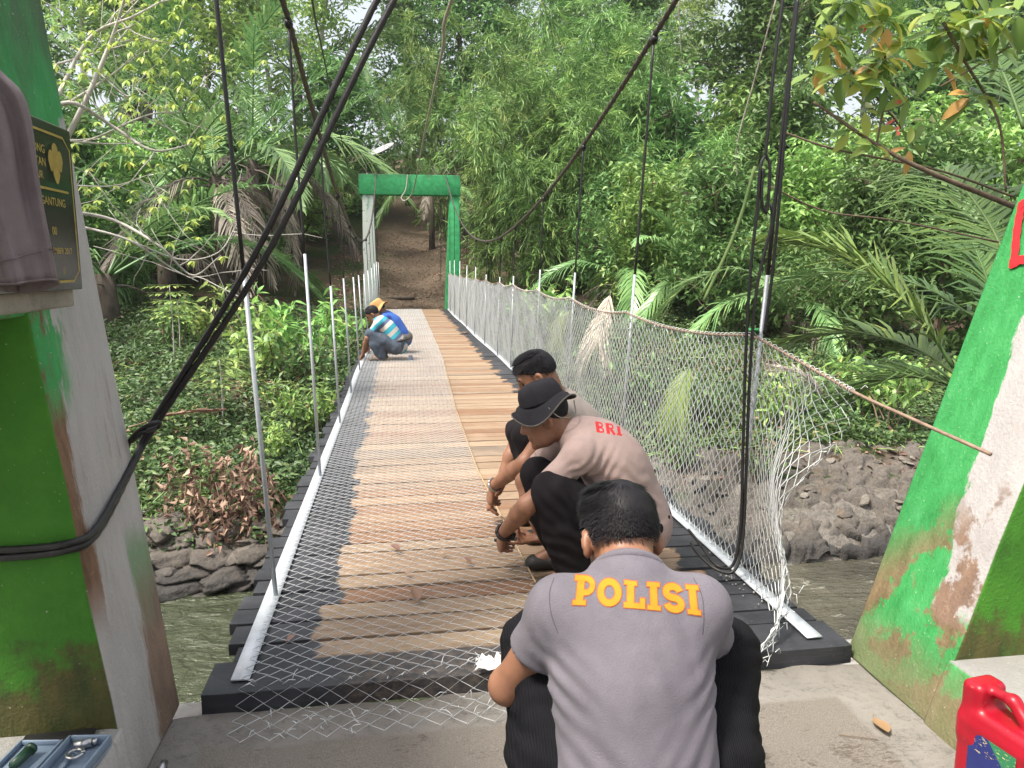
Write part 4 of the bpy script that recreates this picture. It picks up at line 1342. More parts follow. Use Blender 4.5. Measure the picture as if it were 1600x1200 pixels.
# ---- palms left of the bridge and around
for px, Y, s, seed, dead, live, tall, lab in [
    (165, 20, 0.95, 1, 4, 10, False, 'palm beside the left pylon edge with a fan of dry leaves'),
    (260, 25, 1.1, 2, 5, 12, False, 'palm with arching fronds at the middle of the left bank'),
    (345, 23, 0.95, 3, 9, 8, True, 'palm with a shaggy skirt of dead grey fronds, left of the first suspender'),
    (400, 28, 1.05, 4, 7, 10, True, 'palm with feathery tall fronds between the left suspenders'),
    (468, 31, 0.85, 5, 8, 9, True, 'palm with withered fronds beside the far portal'),
    (330, 33, 1.2, 6, 3, 12, True, 'tall green palm behind the dead fronds on the left'),
    (640, 41, 0.8, 7, 2, 11, True, 'palm rising behind the satellite dish'),
    (225, 33, 1.2, 8, 2, 12, True, 'yellow green palm high on the left slope'),
    (675, 34, 0.7, 9, 3, 9, True, 'small palm behind the portal crossbeam'),
    (975, 22, 0.75, 10, 4, 9, False, 'palm with pale drooping fronds behind the second right suspender'),
    (1100, 20, 0.8, 11, 3, 10, False, 'palm behind the fence left of the nearest right suspender'),
    (1240, 17, 0.8, 12, 5, 9, False, 'palm with straw coloured fronds right of the slack cables'),
    (1060, 31, 1.0, 13, 2, 12, True, 'palm crown above the fallen dead fronds on the right'),
    (475, 45, 1.3, 14, 2, 12, True, 'distant palm crown above the left slope'),
]:
    x = float(at(px, 417, Y)[0])
    put_palm(x, Y, s * (1.3 if px < 640 else 1.1), seed, lab, dead, live, tall)

# ---- bushes and saplings that close the middle ground
for q, (px, Y, k, s, lab) in enumerate([
    (120, 22, 1, 1.1, 'dark bush tucked behind the left pylon'),
    (205, 27, 0, 1.2, 'green bush below the slender tree at upper left'),
    (300, 29, 1, 1.2, 'bush under the tall green palm'),
    (390, 31, 0, 1.2, 'bush behind the shaggy dead fronds'),
    (480, 34, 2, 1.3, 'light bush beneath the crossing stay cables'),
    (545, 38, 1, 1.4, 'bush on the slope behind the satellite dish'),
    (960, 24, 1, 0.9, 'dark bush between the third and second right suspenders'),
    (1020, 21, 0, 0.9, 'bright bush right of the second right suspender'),
    (1085, 23, 2, 1.2, 'yellow green bush behind the low bamboo'),
    (1140, 18, 1, 0.85, 'bright leafy bush left of the slack cables'),
    (1215, 23, 1, 1.2, 'vine covered bush right of the slack cables'),
    (1290, 19, 0, 1.0, 'bush under the thin drooping branches on the right'),
    (1350, 16, 1, 0.9, 'dark bush behind the near palm frond'),
    (1420, 20, 0, 1.2, 'bush between the near palm and the forest'),
    (1480, 15, 1, 0.95, 'shaded bush beside the right pylon'),
    (1560, 18, 0, 1.2, 'bush at the right border behind the pylon'),
    (1180, 28, 0, 1.5, 'tall leafy thicket behind the slack cables'),
    (1330, 26, 2, 1.5, 'light green thicket behind the yellow leaved branch'),
    (1450, 28, 1, 1.6, 'dark thicket beneath the orange spotted leaves'),
    (1040, 27, 1, 1.4, 'thicket behind the yellow green bush'),
]):
    x = float(at(px, 417, Y)[0])
    put_tree('bush', T_bush[k], (x, Y, float(ground_z(x, Y))), s, q * 1.3, lab, 'bush', 'bushes of the far bank', ('stem', 'foliage'))

for q, (px, py, Y, k, s, lab) in enumerate([
    (470, 500, 15.5, 0, 1.15, 'glossy broad leaved shrub between the second and third left suspenders'),
    (415, 520, 14.5, 1, 1.1, 'pale leaved shrub beside the first left suspender'),
    (500, 560, 14.0, 2, 1.2, 'shrub with small leaves next to the fourth left suspender'),
    (340, 500, 17.0, 1, 1.2, 'leafy shrub on the left slope under the dead fronds'),
    (265, 520, 17.0, 2, 1.3, 'low shrub beside the sapling on the left slope'),
    (425, 730, 11.0, 1, 0.62, 'young bright shrub next to the first left suspender foot'),
    (475, 640, 12.0, 0, 0.6, 'young plant with long leaves near the left deck edge'),
    (330, 770, 10.2, 2, 0.55, 'small plant hanging over the left rock ledge'),
    (1110, 640, 11.5, 2, 0.9, 'shrub behind the fence beside the nearest right suspender'),
    (1230, 640, 11.2, 1, 1.0, 'yellowish shrub above the grey rock outcrop'),
    (1310, 690, 11.0, 2, 0.7, 'small fern green shrub on top of the rock outcrop'),
    (1010, 640, 12.5, 2, 1.1, 'dark shrub behind the middle of the fence'),
    (930, 590, 14.5, 2, 1.2, 'shrub behind the fence near the third right suspender'),
    (1380, 640, 11.5, 0, 1.0, 'shrub beneath the near palm fronds'),
    (850, 520, 18.0, 0, 1.1, 'shrub behind the fence near the fourth right suspender'),
    (1180, 780, 9.9, 2, 0.7, 'plant at the water edge seen through the loose netting'),
    (1060, 760, 10.3, 2, 0.8, 'plant on the bank seen through the fence near its post'),
    (790, 480, 21.0, 2, 1.2, 'undergrowth shrub at the foot of the bamboo'),
]):
    p = at(px, py, Y)
    put_tree('shrub', S_big[k], (p[0], Y, float(ground_z(p[0], Y))), s, q * 2.1, lab, 'shrub', 'shrubs of the far bank', ('stem', 'foliage'))

# slender saplings on the left bank, each a bare stem with whorls of small leaves
for q, (px, py, py2, Y, lab) in enumerate([(264, 600, 445, 15.5, 'slim sapling with layered leaves on the left slope'), (276, 570, 470, 16.5, 'thinner sapling right beside the layered one'),
                                           (342, 640, 560, 12.5, 'thin upright sapling stem left of the first suspender')]):
    x, _, z1 = at(px, py2, Y); z0 = float(ground_z(x, Y))
    root = empty('sapling', (x, Y, z0))
    rg = np.random.default_rng(80 + q)
    b = MB(); h = z1 - z0
    pts = np.array([(0, 0, -0.1), (0.02, 0, h * 0.5), (0, 0.02, h)])
    b.tube(smooth_curve(pts, 10), np.linspace(0.018, 0.006, 10), 5); b.build('stem', M['bark_pale'], root, True)
    b = MB()
    for lv in range(5):
        n = 22
        a = rg.random(n) * 6.28; rr = 0.1 + 0.33 * rg.random(n)
        D = np.stack([np.cos(a), np.sin(a), -0.1 + 0 * a], -1)
        leaves(b, D * rr[:, None] + np.array([0, 0, h * (1 - 0.09 * lv)]), D, np.tile([0, 0, 1.0], (n, 1)), 0.13, 0.05, np.clip(rg.normal(0.6, 0.2, n), 0, 1), 'oval', 0.1, 0.2)
        for aa in a[:8]:
            b.tube([(0, 0, h * (1 - 0.09 * lv)), (0.4 * math.cos(aa), 0.4 * math.sin(aa), h * (1 - 0.09 * lv))], 0.003, 3, 0.3)
    b.build('foliage', M['leaf_light'], root)
    tag(root, lab, 'sapling')

# ---- ground cover
def ground_cover(name, label, boxes, dens, L, W, mat, seed, hmax=0.3, kindleaf='diamond'):
    rg = np.random.default_rng(seed)
    b = MB()
    for (x0, x1, y0, y1, f) in boxes:
        n = int((x1 - x0) * (y1 - y0) * dens * f)
        x = rg.uniform(x0, x1, n); y = y0 + (y1 - y0) * rg.random(n) ** 1.25
        keep = (vnoise(x, y, 1.0, 2) + 0.6 * vnoise(x, y, 3.1, 5) + rg.normal(size=n) * 0.5 > -0.75) & ((x < -0.95) | (x > 1.95) | (ground_z(x, y) < -0.9))
        x, y = x[keep], y[keep]; n = len(x)
        z = ground_z(x, y) + hmax * rg.random(n) ** 1.6 * (0.6 + 0.5 * vnoise(x, y, 1.7))
        D = rdir(rg, n); D[:, 2] = D[:, 2] * 0.4 + 0.05; D[:, 1] -= 0.25
        U = nrm(rg.normal(size=(n, 3)) * 0.55 + np.array([0, -0.3, 1]))
        s = 0.6 + 0.8 * rg.random(n)
        rn = np.clip(0.45 + 0.22 * vnoise(x, y, 0.8, 7) + rg.normal(size=n) * 0.2, 0, 1)
        leaves(b, np.stack([x, y, z], -1), D, U, L * s, W * s, rn, kindleaf)
    return tag(b.build(name, M[mat]), label, 'ground cover', kind='stuff')


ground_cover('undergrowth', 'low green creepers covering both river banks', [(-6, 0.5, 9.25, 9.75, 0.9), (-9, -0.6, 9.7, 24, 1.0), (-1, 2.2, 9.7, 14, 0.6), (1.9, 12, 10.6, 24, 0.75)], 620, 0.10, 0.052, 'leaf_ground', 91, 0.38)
ground_cover('grass', 'thin grass and weeds on the bank tops', [(-8, -0.9, 9.6, 20, 1.0), (2.0, 10, 10.5, 18, 1.0)], 130, 0.30, 0.012, 'leaf_light', 92, 0.1, 'blade')
ground_cover('leaf_litter', 'dry brown leaves lying on the banks and the path', [(-7, -0.6, 9.3, 22, 0.7), (2, 9, 10, 20, 0.6), (-2.5, 4, 24.6, 34, 0.8)], 90, 0.11, 0.05, 'leaf_dry', 93, 0.02)
b = MB(); rg = np.random.default_rng(94)      # litter on the path itself
n = 1500
x = rg.normal(0.7, 1.2, n); y = rg.uniform(24.3, 36, n)
leaves(b, np.stack([x, y, ground_z(x, y) + 0.015], -1), rdir(rg, n) * [1, 1, .1], np.tile([0, 0, 1.0], (n, 1)) + rg.normal(size=(n, 3)) * .2, 0.10, 0.05, rg.random(n))
tag(b.build('path_litter', M['leaf_dry']), 'dry leaves scattered over the earth path behind the portal', 'leaf litter', kind='stuff')

# hanging dead fronds and vines over the left rock ledge
root = empty('hanging_dead_vines', (-2.0, 9.7, -1.5)); rg = np.random.default_rng(95)
b = MB()
for q in range(34):
    p = at(rg.uniform(270, 425), rg.uniform(690, 790), 9.35 + rg.random() * .5)
    n = 16
    t = np.linspace(0, 1, n)[:, None]
    d = np.array([rg.normal() * .25, -0.25, -0.55 - 0.5 * rg.random()])
    P = p + d * t + rg.normal(size=(n, 3)) * 0.03
    b.tube(P[::3] - np.array([-2.0, 9.7, -1.5]), 0.004, 3)
    leaves(b, P - np.array([-2.0, 9.7, -1.5]), rdir(rg, n, -0.8), rdir(rg, n), 0.13, 0.055, rg.random(n), 'diamond', 0.4, 0.3)
b.build('withered_leaves', M['leaf_dry'], root)
tag(root, 'brown withered vines hanging over the left rock ledge', 'vines')

# fallen brown frond on the left slope
b = MB(); o0 = at(255, 655, 11.5)
frond(b, np.array([at(200, 668, 11.4), at(270, 648, 11.6), at(350, 640, 11.8)]) - o0, 40, 0.35, 0.03, 0.5, 0.4, np.random.default_rng(5), 0.35)
o = b.build('fallen_frond', M['leaf_dry']); o.location = o0
tag(o, 'fallen brown palm frond lying on the left slope', 'palm frond')

# ---- the near palm on the right
npalm = empty('near_palm', tuple(at(1560, 640, 5.0)))
o0 = at(1560, 640, 5.0)
rg = np.random.default_rng(66)
for pts, n, L, W, dr, rn, ang in [
    ([at(1490, 575, 4.6), at(1440, 500, 4.7), at(1370, 435, 4.9), at(1290, 390, 5.1), at(1180, 375, 5.3)], 96, 0.72, 0.030, 0.30, 0.78, 0.95),
    ([at(1580, 420, 4.3), at(1540, 340, 4.6), at(1490, 280, 4.9), at(1440, 265, 5.2)], 76, 0.85, 0.026, 0.55, 0.35, 1.1),
    ([at(1500, 590, 4.8), at(1430, 545, 5.2), at(1330, 520, 5.6), at(1210, 540, 6.0)], 84, 0.70, 0.027, 0.35, 0.4, 0.9),
    ([at(1540, 640, 4.4), at(1480, 600, 4.5), at(1400, 590, 4.7), at(1330, 620, 4.9)], 60, 0.66, 0.022, 0.3, 0.3, 0.8),
    ([at(1580, 560, 5.6), at(1540, 430, 5.9), at(1500, 330, 6.3), at(1480, 260, 6.6)], 64, 0.78, 0.032, 0.4, 0.4, 0.9),
    ([at(1560, 520, 6.0), at(1420, 440, 6.6), at(1280, 430, 7.2), at(1130, 470, 7.6)], 66, 0.70, 0.036, 0.45, 0.3, 0.9),
    ([at(1600, 200, 4.2), at(1570, 120, 4.4), at(1540, 60, 4.7), at(1490, 20, 5.0)], 50, 0.55, 0.022, 0.6, 0.25, 0.9),
]:
    b = MB(); frond(b, np.array(pts) - o0, n, L, W, ang, dr, rg, rn, 0.2, 0.08, 0.014)
    b.build('frond', M['leaf_coco'], npalm)
b = MB(); b.tube(np.array([at(1560, 900, 5.2), at(1575, 700, 5.0), at(1590, 520, 4.9)]) - o0, [0.16, 0.12, 0.09], 10)
b.build('trunk', M['bark_brown'], npalm, True)
tag(npalm, 'near palm with long bright fronds reaching left from behind the right pylon', 'palm')
# straw-coloured and green fronds that show through the fence
for q, (pts, mat, rn, lab) in enumerate([
    ([at(955, 455, 13), at(945, 490, 12.9), at(935, 535, 12.8), at(950, 580, 12.7)], 'leaf_dead', 0.9, 'straw coloured dead frond hanging behind the fence by the second right suspender'),
    ([at(900, 480, 14), at(880, 500, 13.9), at(873, 540, 13.8)], 'leaf_coco', 0.8, 'bright green frond tip seen through the fence by the third right suspender'),
    ([at(1080, 570, 9.5), at(1066, 600, 9.4), at(1056, 640, 9.3), at(1060, 670, 9.2)], 'leaf_coco', 0.85, 'pale yellow frond seen through the fence left of the nearest right suspender'),
    ([at(1200, 440, 9), at(1150, 420, 9.2), at(1080, 440, 9.4), at(1020, 500, 9.6)], 'leaf_frond', 0.6, 'dark green frond arching behind the fence top'),
    ([at(1290, 620, 6), at(1250, 585, 6.2), at(1200, 570, 6.4)], 'leaf_dead', 0.75, 'dry orange tinged frond behind the slanting fence rod'),
    ([at(1010, 300, 22), at(1040, 290, 22), at(1075, 310, 22), at(1100, 360, 22)], 'leaf_dead', 0.6, 'big withered frond hanging in the thicket above the fence'),
]):
    b = MB(); o0 = pts[0]
    ln = np.linalg.norm(pts[-1] - pts[0])
    frond(b, np.array(pts) - o0, 44, 0.32 * ln + 0.12, 0.03 * (pts[0][1] / 12), 0.8, 0.5, np.random.default_rng(70 + q), rn, 0.2, 0.05, 0.01)
    o = b.build('palm_frond', M[mat]); o.location = o0
    tag(o, lab, 'palm frond')

# ---- hand-set branches in the upper right foreground
br = empty('leafy_branch', tuple(at(1600, 330, 3.4))); o0 = at(1600, 330, 3.4)
bb, lf = MB(), MB(); rg = np.random.default_rng(77)
lines = [([(1272, 160), (1370, 226), (1450, 268), (1590, 325)], 3.4, 0.014, 0.006),
         ([(1370, 224), (1384, 140), (1380, 60), (1368, -10)], 3.4, 0.007, 0.005),
         ([(1220, 205), (1300, 232), (1390, 250), (1480, 270), (1585, 308)], 3.55, 0.006, 0.005),
         ([(1205, 292), (1290, 330), (1400, 345), (1560, 378)], 3.7, 0.005, 0.004),
         ([(1474, 35), (1510, 100), (1560, 190), (1572, 300)], 3.3, 0.005, 0.008),
         ([(1440, 245), (1385, 170), (1325, 105)], 3.45, 0.006, 0.003),
         ([(1600, 60), (1540, 95), (1470, 135)], 3.3, 0.005, 0.003)]
for pts, Y, ra, rb in lines:
    P = smooth_curve([at(px, py, Y + 0.03 * math.sin(px)) for px, py in pts], 24) - o0
    bb.tube(P, np.linspace(rb, ra, 24), 6)
for cx, cy, n, sz, Y in [(1330, 110, 6, 0.12, 3.42), (1300, 85, 6, 0.12, 3.45), (1410, 75, 7, 0.14, 3.4), (1500, 45, 7, 0.15, 3.3), (1470, 100, 6, 0.14, 3.35), (1520, 150, 7, 0.15, 3.3), (1350, 170, 5, 0.11, 3.45),
                         (1425, 150, 5, 0.12, 3.4), (1405, 200, 5, 0.11, 3.45), (1545, 30, 7, 0.17, 3.25), (1450, 190, 4, 0.10, 3.45), (1560, 110, 5, 0.14, 3.3), (1590, 20, 6, 0.18, 3.2), (1270, 115, 4, 0.10, 3.5), (1480, 20, 6, 0.13, 3.3)] + [(float(a_), float(c_), 6, 0.12, 3.35) for a_, c_ in zip(rg.uniform(1260, 1600, 26), np.abs(rg.normal(0, 75, 26)))] + [(1420, 230, 4, 0.1, 3.4), (1365, 225, 4, 0.1, 3.4), (1330, 205, 4, 0.09, 3.4)]:
    c = at(cx, cy, Y) - o0
    a = rg.random() * 6.28 + np.arange(n) * 6.28 / n + rg.normal(size=n) * .25
    D = np.stack([np.cos(a), 0.35 * np.sin(a * 2), 0.55 * np.sin(a) - 0.15], -1)
    rn = rg.random(n) * 0.78; rn[rg.random(n) < 0.06] = 0.9
    leaves(lf, c + nrm(D) * 0.015, D, nrm(rg.normal(size=(n, 3)) * .4 + [0, -0.5, 1]), sz * (0.7 + 0.5 * rg.random(n)), sz * 0.42 * (0.8 + 0.4 * rg.random(n)), rn, 'oval', 0.1, 0.3)
for cx, cy in [(1408, 160), (1402, 205), (1395, 190), (1360, 108), (1352, 40), (1470, 60)]:
    c = at(cx, cy, 3.38) - o0
    leaves(lf, np.tile(c, (3, 1)), rdir(rg, 3), rdir(rg, 3, 1), 0.032, 0.02, np.full(3, 1.0), 'oval', 0.2, 0.3)
bb.build('branch', M['bark_brown'], br, True)
lf.build('leaves', M['leaf_branch'], br)
tag(br, 'brown branch with yellow green and orange leaves at the upper right', 'branch')

# ---- pale bare branches with bright leaf sprays, upper left
bt = empty('pale_branched_tree', tuple(at(70, 420, 8.0))); o0 = at(70, 420, 8.0)
bb, lf = MB(), MB(); rg = np.random.default_rng(78)
lines = [([(60, 300), (130, 165), (175, 60), (200, -20)], 7.6, 0.03), ([(80, 170), (140, 60), (210, 25), (265, -5)], 7.8, 0.02), ([(90, 100), (160, 80), (250, 55)], 8.0, 0.012),
         ([(60, 190), (110, 160), (180, 200), (240, 235), (300, 225)], 7.6, 0.022), ([(70, 240), (150, 215), (230, 180), (285, 175)], 7.8, 0.014), ([(100, 165), (170, 120), (250, 60)], 7.7, 0.012),
         ([(110, 330), (180, 345), (250, 385), (300, 430), (345, 400)], 7.4, 0.018), ([(110, 350), (200, 375), (270, 420), (310, 440)], 7.5, 0.014), ([(200, 375), (280, 405), (340, 395), (370, 350)], 7.5, 0.01),
         ([(105, 220), (180, 225), (250, 220)], 7.7, 0.01), ([(150, 110), (200, 150), (215, 120)], 7.8, 0.008), ([(110, 290), (180, 290), (240, 270)], 7.6, 0.009)]
ends = []
for pts, Y, r in lines:
    P = smooth_curve([at(px, py, Y + 0.25 * math.sin(px * 0.05)) for px, py in pts], 26) - o0
    bb.tube(P, np.linspace(r, r * 0.3, 26), 6)
    for q in range(5):
        j = rg.integers(8, 25)
        sp, sr = limb(rg, P[j], rdir(rg, 1, 0.5)[0] * [1, .5, 1], 0.35 + 0.5 * rg.random(), r * 0.35, 0.003, 0.35, 5)
        bb.tube(sp, sr, 4)
        if pts[0][1] < 310: ends += [sp[-1], sp[-2]]
for c in ends:
    for k in range(3):
        n = 7
        a = rg.random() * 6.28 + np.arange(n) * 0.9
        D = np.stack([np.cos(a), np.sin(a) * .8, -0.3 + 0.35 * rg.normal(size=n)], -1)
        cc = c + rg.normal(size=3) * [0.18, 0.18, 0.09]
        leaves(lf, np.tile(cc, (n, 1)), D, np.tile([0, -0.2, 1.0], (n, 1)), 0.075 * (0.6 + 0.6 * rg.random(n)), 0.028, np.clip(rg.normal(0.6, 0.25, n), 0, 1), 'oval', 0.05, 0.35)
bb.build('branches', M['bark_pale'], bt, True)
lf.build('leaves', M['leaf_spray'], bt)
b = MB(); b.tube(np.array([at(20, 700, 8.4), at(45, 430, 8.1), at(62, 260, 7.8)]) - o0, [0.09, 0.07, 0.05], 8); b.build('trunk', M['bark_pale'], bt, True)
tag(bt, 'tree with pale bare branches and bright yellow green sprays at the upper left', 'tree')

# lianas hanging in front of the right-hand forest
for q, (pts, Y, lab) in enumerate([([(1212, 0), (1180, 120), (1150, 240), (1165, 330)], 20, 'thin liana beside the dark vine hung trunk'), ([(1060, 0), (1064, 120), (1050, 260)], 26, 'straight hanging liana left of the dark trunk'),
                                   ([(1100, 470), (1150, 360), (1180, 260)], 12, 'leaning green stem crossing behind the slack cables')]):
    P = smooth_curve([at(a, c, Y) for a, c in pts], 20); o0 = P[0].copy()
    b = MB(); b.tube(P - o0, 0.022 if q < 2 else 0.03, 5)
    o = b.build('liana', M['bark_grey'] if q < 2 else M['culm'], None, True); o.location = o0
    tag(o, lab, 'liana')

# ---- rocks
def rock_mesh(seed, flat=0.6, sub=2):
    bm = bmesh.new(); bmesh.ops.create_icosphere(bm, subdivisions=sub, radius=0.5)
    rg = np.random.default_rng(seed)
    pl_ = nrm(rg.normal(size=(9, 3))); off = 0.30 + 0.13 * rg.random(9)
    for v in bm.verts:
        p = np.array(v.co)
        for nn, o_ in zip(pl_, off):
            dd = p @ nn - o_
            if dd > 0: p = p - nn * dd * 0.92
        p = p * (1 + 0.05 * rg.normal())
        v.co = p * [1, 1, flat]
    me = bpy.data.meshes.new('stone'); bm.to_mesh(me); bm.free()
    me.materials.append(M['rock'])
    return me


t = NT('river_rock'); p = t.pos(); s = t.sep(p); r = t.orand()
n1 = t.noise(p, 3.5, 6, 0.7); n2 = t.noise(p, 22, 5, 0.7)
col = t.ramp(t.math('MULTIPLY_ADD', r, 0.35, t.math('MULTIPLY', n2, 0.7)), [(0.2, (0.07, 0.062, 0.054)), (0.5, (0.155, 0.137, 0.117)), (0.8, (0.26, 0.235, 0.20))])
col = t.mix(t.math('MULTIPLY', t.step(n1, 0.55, 0.7), 0.5), col, (0.19, 0.14, 0.09))
wet = t.math('SUBTRACT', 1.0, t.step(t.math('MULTIPLY_ADD', n1, 0.4, s[2]), -1.95, -1.70))
col = t.mix(t.math('MULTIPLY', wet, 0.78), col, (0.045, 0.043, 0.042))
M['rock'] = t.done(t.pbr(col, t.math('MULTIPLY_ADD', wet, -0.35, 0.85), 0, t.bump(t.math('ADD', n1, n2), 0.8, 0.04), 0.4))
RK = [rock_mesh(100 + k, 0.55 + 0.1 * (k % 3)) for k in range(6)]
rl = empty('rock_ledge', (-2.2, 9.2, -2.3)); rg = np.random.default_rng(101)
tag(rl, 'ledge of layered grey rock at the water edge on the left bank', 'rocks')
nx_, ny_ = 240, 110
X, Y = np.meshgrid(np.linspace(-6.0, 1.4, nx_), np.linspace(8.55, 9.95, ny_))
Zg = ground_z(X, Y)
pts_ = np.stack([rg.uniform(-6.2, 1.6, 300), rg.uniform(-3.0, -1.4, 300)], -1)
Xw = X + 0.04 * vnoise(X, Zg, 6); Zw = Zg + 0.03 * vnoise(Zg, X, 7, 3)
D2 = ((Xw[..., None] - pts_[:, 0]) * 0.75) ** 2 + ((Zw[..., None] - pts_[:, 1]) * 1.7) ** 2
od = np.argpartition(D2, 2, axis=-1)[..., :2]
dd_ = np.take_along_axis(D2, od, -1)
srt = np.argsort(dd_, -1); od = np.take_along_axis(od, srt, -1); dd_ = np.sqrt(np.take_along_axis(dd_, srt, -1))
hgt = rg.random(300)[od[..., 0]]; tl = rg.normal(size=(300, 2))[od[..., 0]]
ed_ = dd_[..., 1] - dd_[..., 0]
fx = np.clip((9.95 - Y) / 0.3, 0, 1)
out = fx * (0.08 + 0.20 * hgt + 0.22 * tl[..., 0] * (X - pts_[od[..., 0], 0]) + 0.35 * tl[..., 1] * (Zg - pts_[od[..., 0], 1]) - 0.12 * np.exp(-ed_ / 0.022)) + 0.012 * vnoise(X, Zg * 3, 14)
i = np.arange(ny_ - 1)[:, None]; j = np.arange(nx_ - 1)[None, :]
b = MB(); b.add(np.stack([X + 2.2, Y - out - 9.2, Zg + 0.25 * out + 2.3 - 0.02], -1), np.stack([i * nx_ + j, i * nx_ + j + 1, (i + 1) * nx_ + j + 1, (i + 1) * nx_ + j], -1).reshape(-1, 4))
b.build('rock_face', M['rock'], rl)
for q in range(34):
    x = rg.uniform(-4.6, 0.6); y = 8.80 + float(bank(x)) + rg.random() * 0.75; w = 0.12 + 0.30 * rg.random() ** 2
    obj('stone', RK[rg.integers(0, 6)], rl, (x + 2.2, y - 9.2 - 0.12, float(ground_z(x, y)) + 2.3 + 0.03), (rg.normal() * .15, rg.normal() * .15, rg.normal() * .4), (w * 1.4, w, w * (0.5 + 0.35 * rg.random())))
rr_ = empty('rock_outcrop', (6.0, 9.4, -2.3))
tag(rr_, 'grey stony outcrop sloping to the water on the right bank', 'rocks')
nx_, ny_ = 260, 120
X, Y = np.meshgrid(np.linspace(3.0, 9.0, nx_), np.linspace(8.72, 11.0, ny_))
pts_ = np.stack([rg.uniform(2.8, 9.2, 620), rg.uniform(8.5, 11.2, 620)], -1)
Xw = X + 0.05 * vnoise(X, Y, 7); Yw = Y * 1.0 + 0.05 * vnoise(Y, X, 8, 3)
D2 = ((Xw[..., None] - pts_[:, 0]) * 0.8) ** 2 + ((Yw[..., None] - pts_[:, 1]) * 1.5) ** 2
od = np.argpartition(D2, 2, axis=-1)[..., :2]
dd_ = np.take_along_axis(D2, od, -1)
srt = np.argsort(dd_, -1); od = np.take_along_axis(od, srt, -1); dd_ = np.sqrt(np.take_along_axis(dd_, srt, -1))
hgt = rg.random(620)[od[..., 0]]; tl = rg.normal(size=(620, 2))[od[..., 0]]
ed_ = dd_[..., 1] - dd_[..., 0]
fx = np.clip((X - 3.0) / 0.5, 0, 1) * np.clip((9.0 - X) / 0.5, 0, 1) * np.clip((11.0 - Y) / 0.4, 0, 1)
Z = ground_z(X, Y) - 0.05 + fx * (0.04 + 0.11 * hgt + 0.25 * tl[..., 0] * (X - pts_[od[..., 0], 0]) + 0.25 * tl[..., 1] * (Y - pts_[od[..., 0], 1]) - 0.09 * np.exp(-ed_ / 0.025)) + 0.05 * vnoise(X, Y, 1.8) * fx + 0.01 * vnoise(X, Y, 17)
Yf = Y - 0.08 * hgt * (Z < -1.9)
i = np.arange(ny_ - 1)[:, None]; j = np.arange(nx_ - 1)[None, :]
b = MB(); b.add(np.stack([X - 6.0, Yf - 9.4, Z + 2.3], -1), np.stack([i * nx_ + j, i * nx_ + j + 1, (i + 1) * nx_ + j + 1, (i + 1) * nx_ + j], -1).reshape(-1, 4))
b.build('rock_face', M['rock'], rr_)
for q in range(70):
    x = rg.uniform(3.6, 8.2); f = 0.25 + 0.75 * rg.random()
    y = 8.95 + float(bank(x)) + f * 1.7
    z = float(ground_z(x, y))
    w = (0.10 + 0.14 * rg.random() ** 2) * (1.5 - 0.9 * f)
    obj('stone', RK[rg.integers(0, 6)], rr_, (x - 6.0, y - 9.4, z + 2.3 + 0.03), (rg.normal() * .25 + 0.3, rg.normal() * .25, rg.random() * 6.28), (w * 1.4, w * 1.1, w * (0.55 + 0.4 * rg.random())))

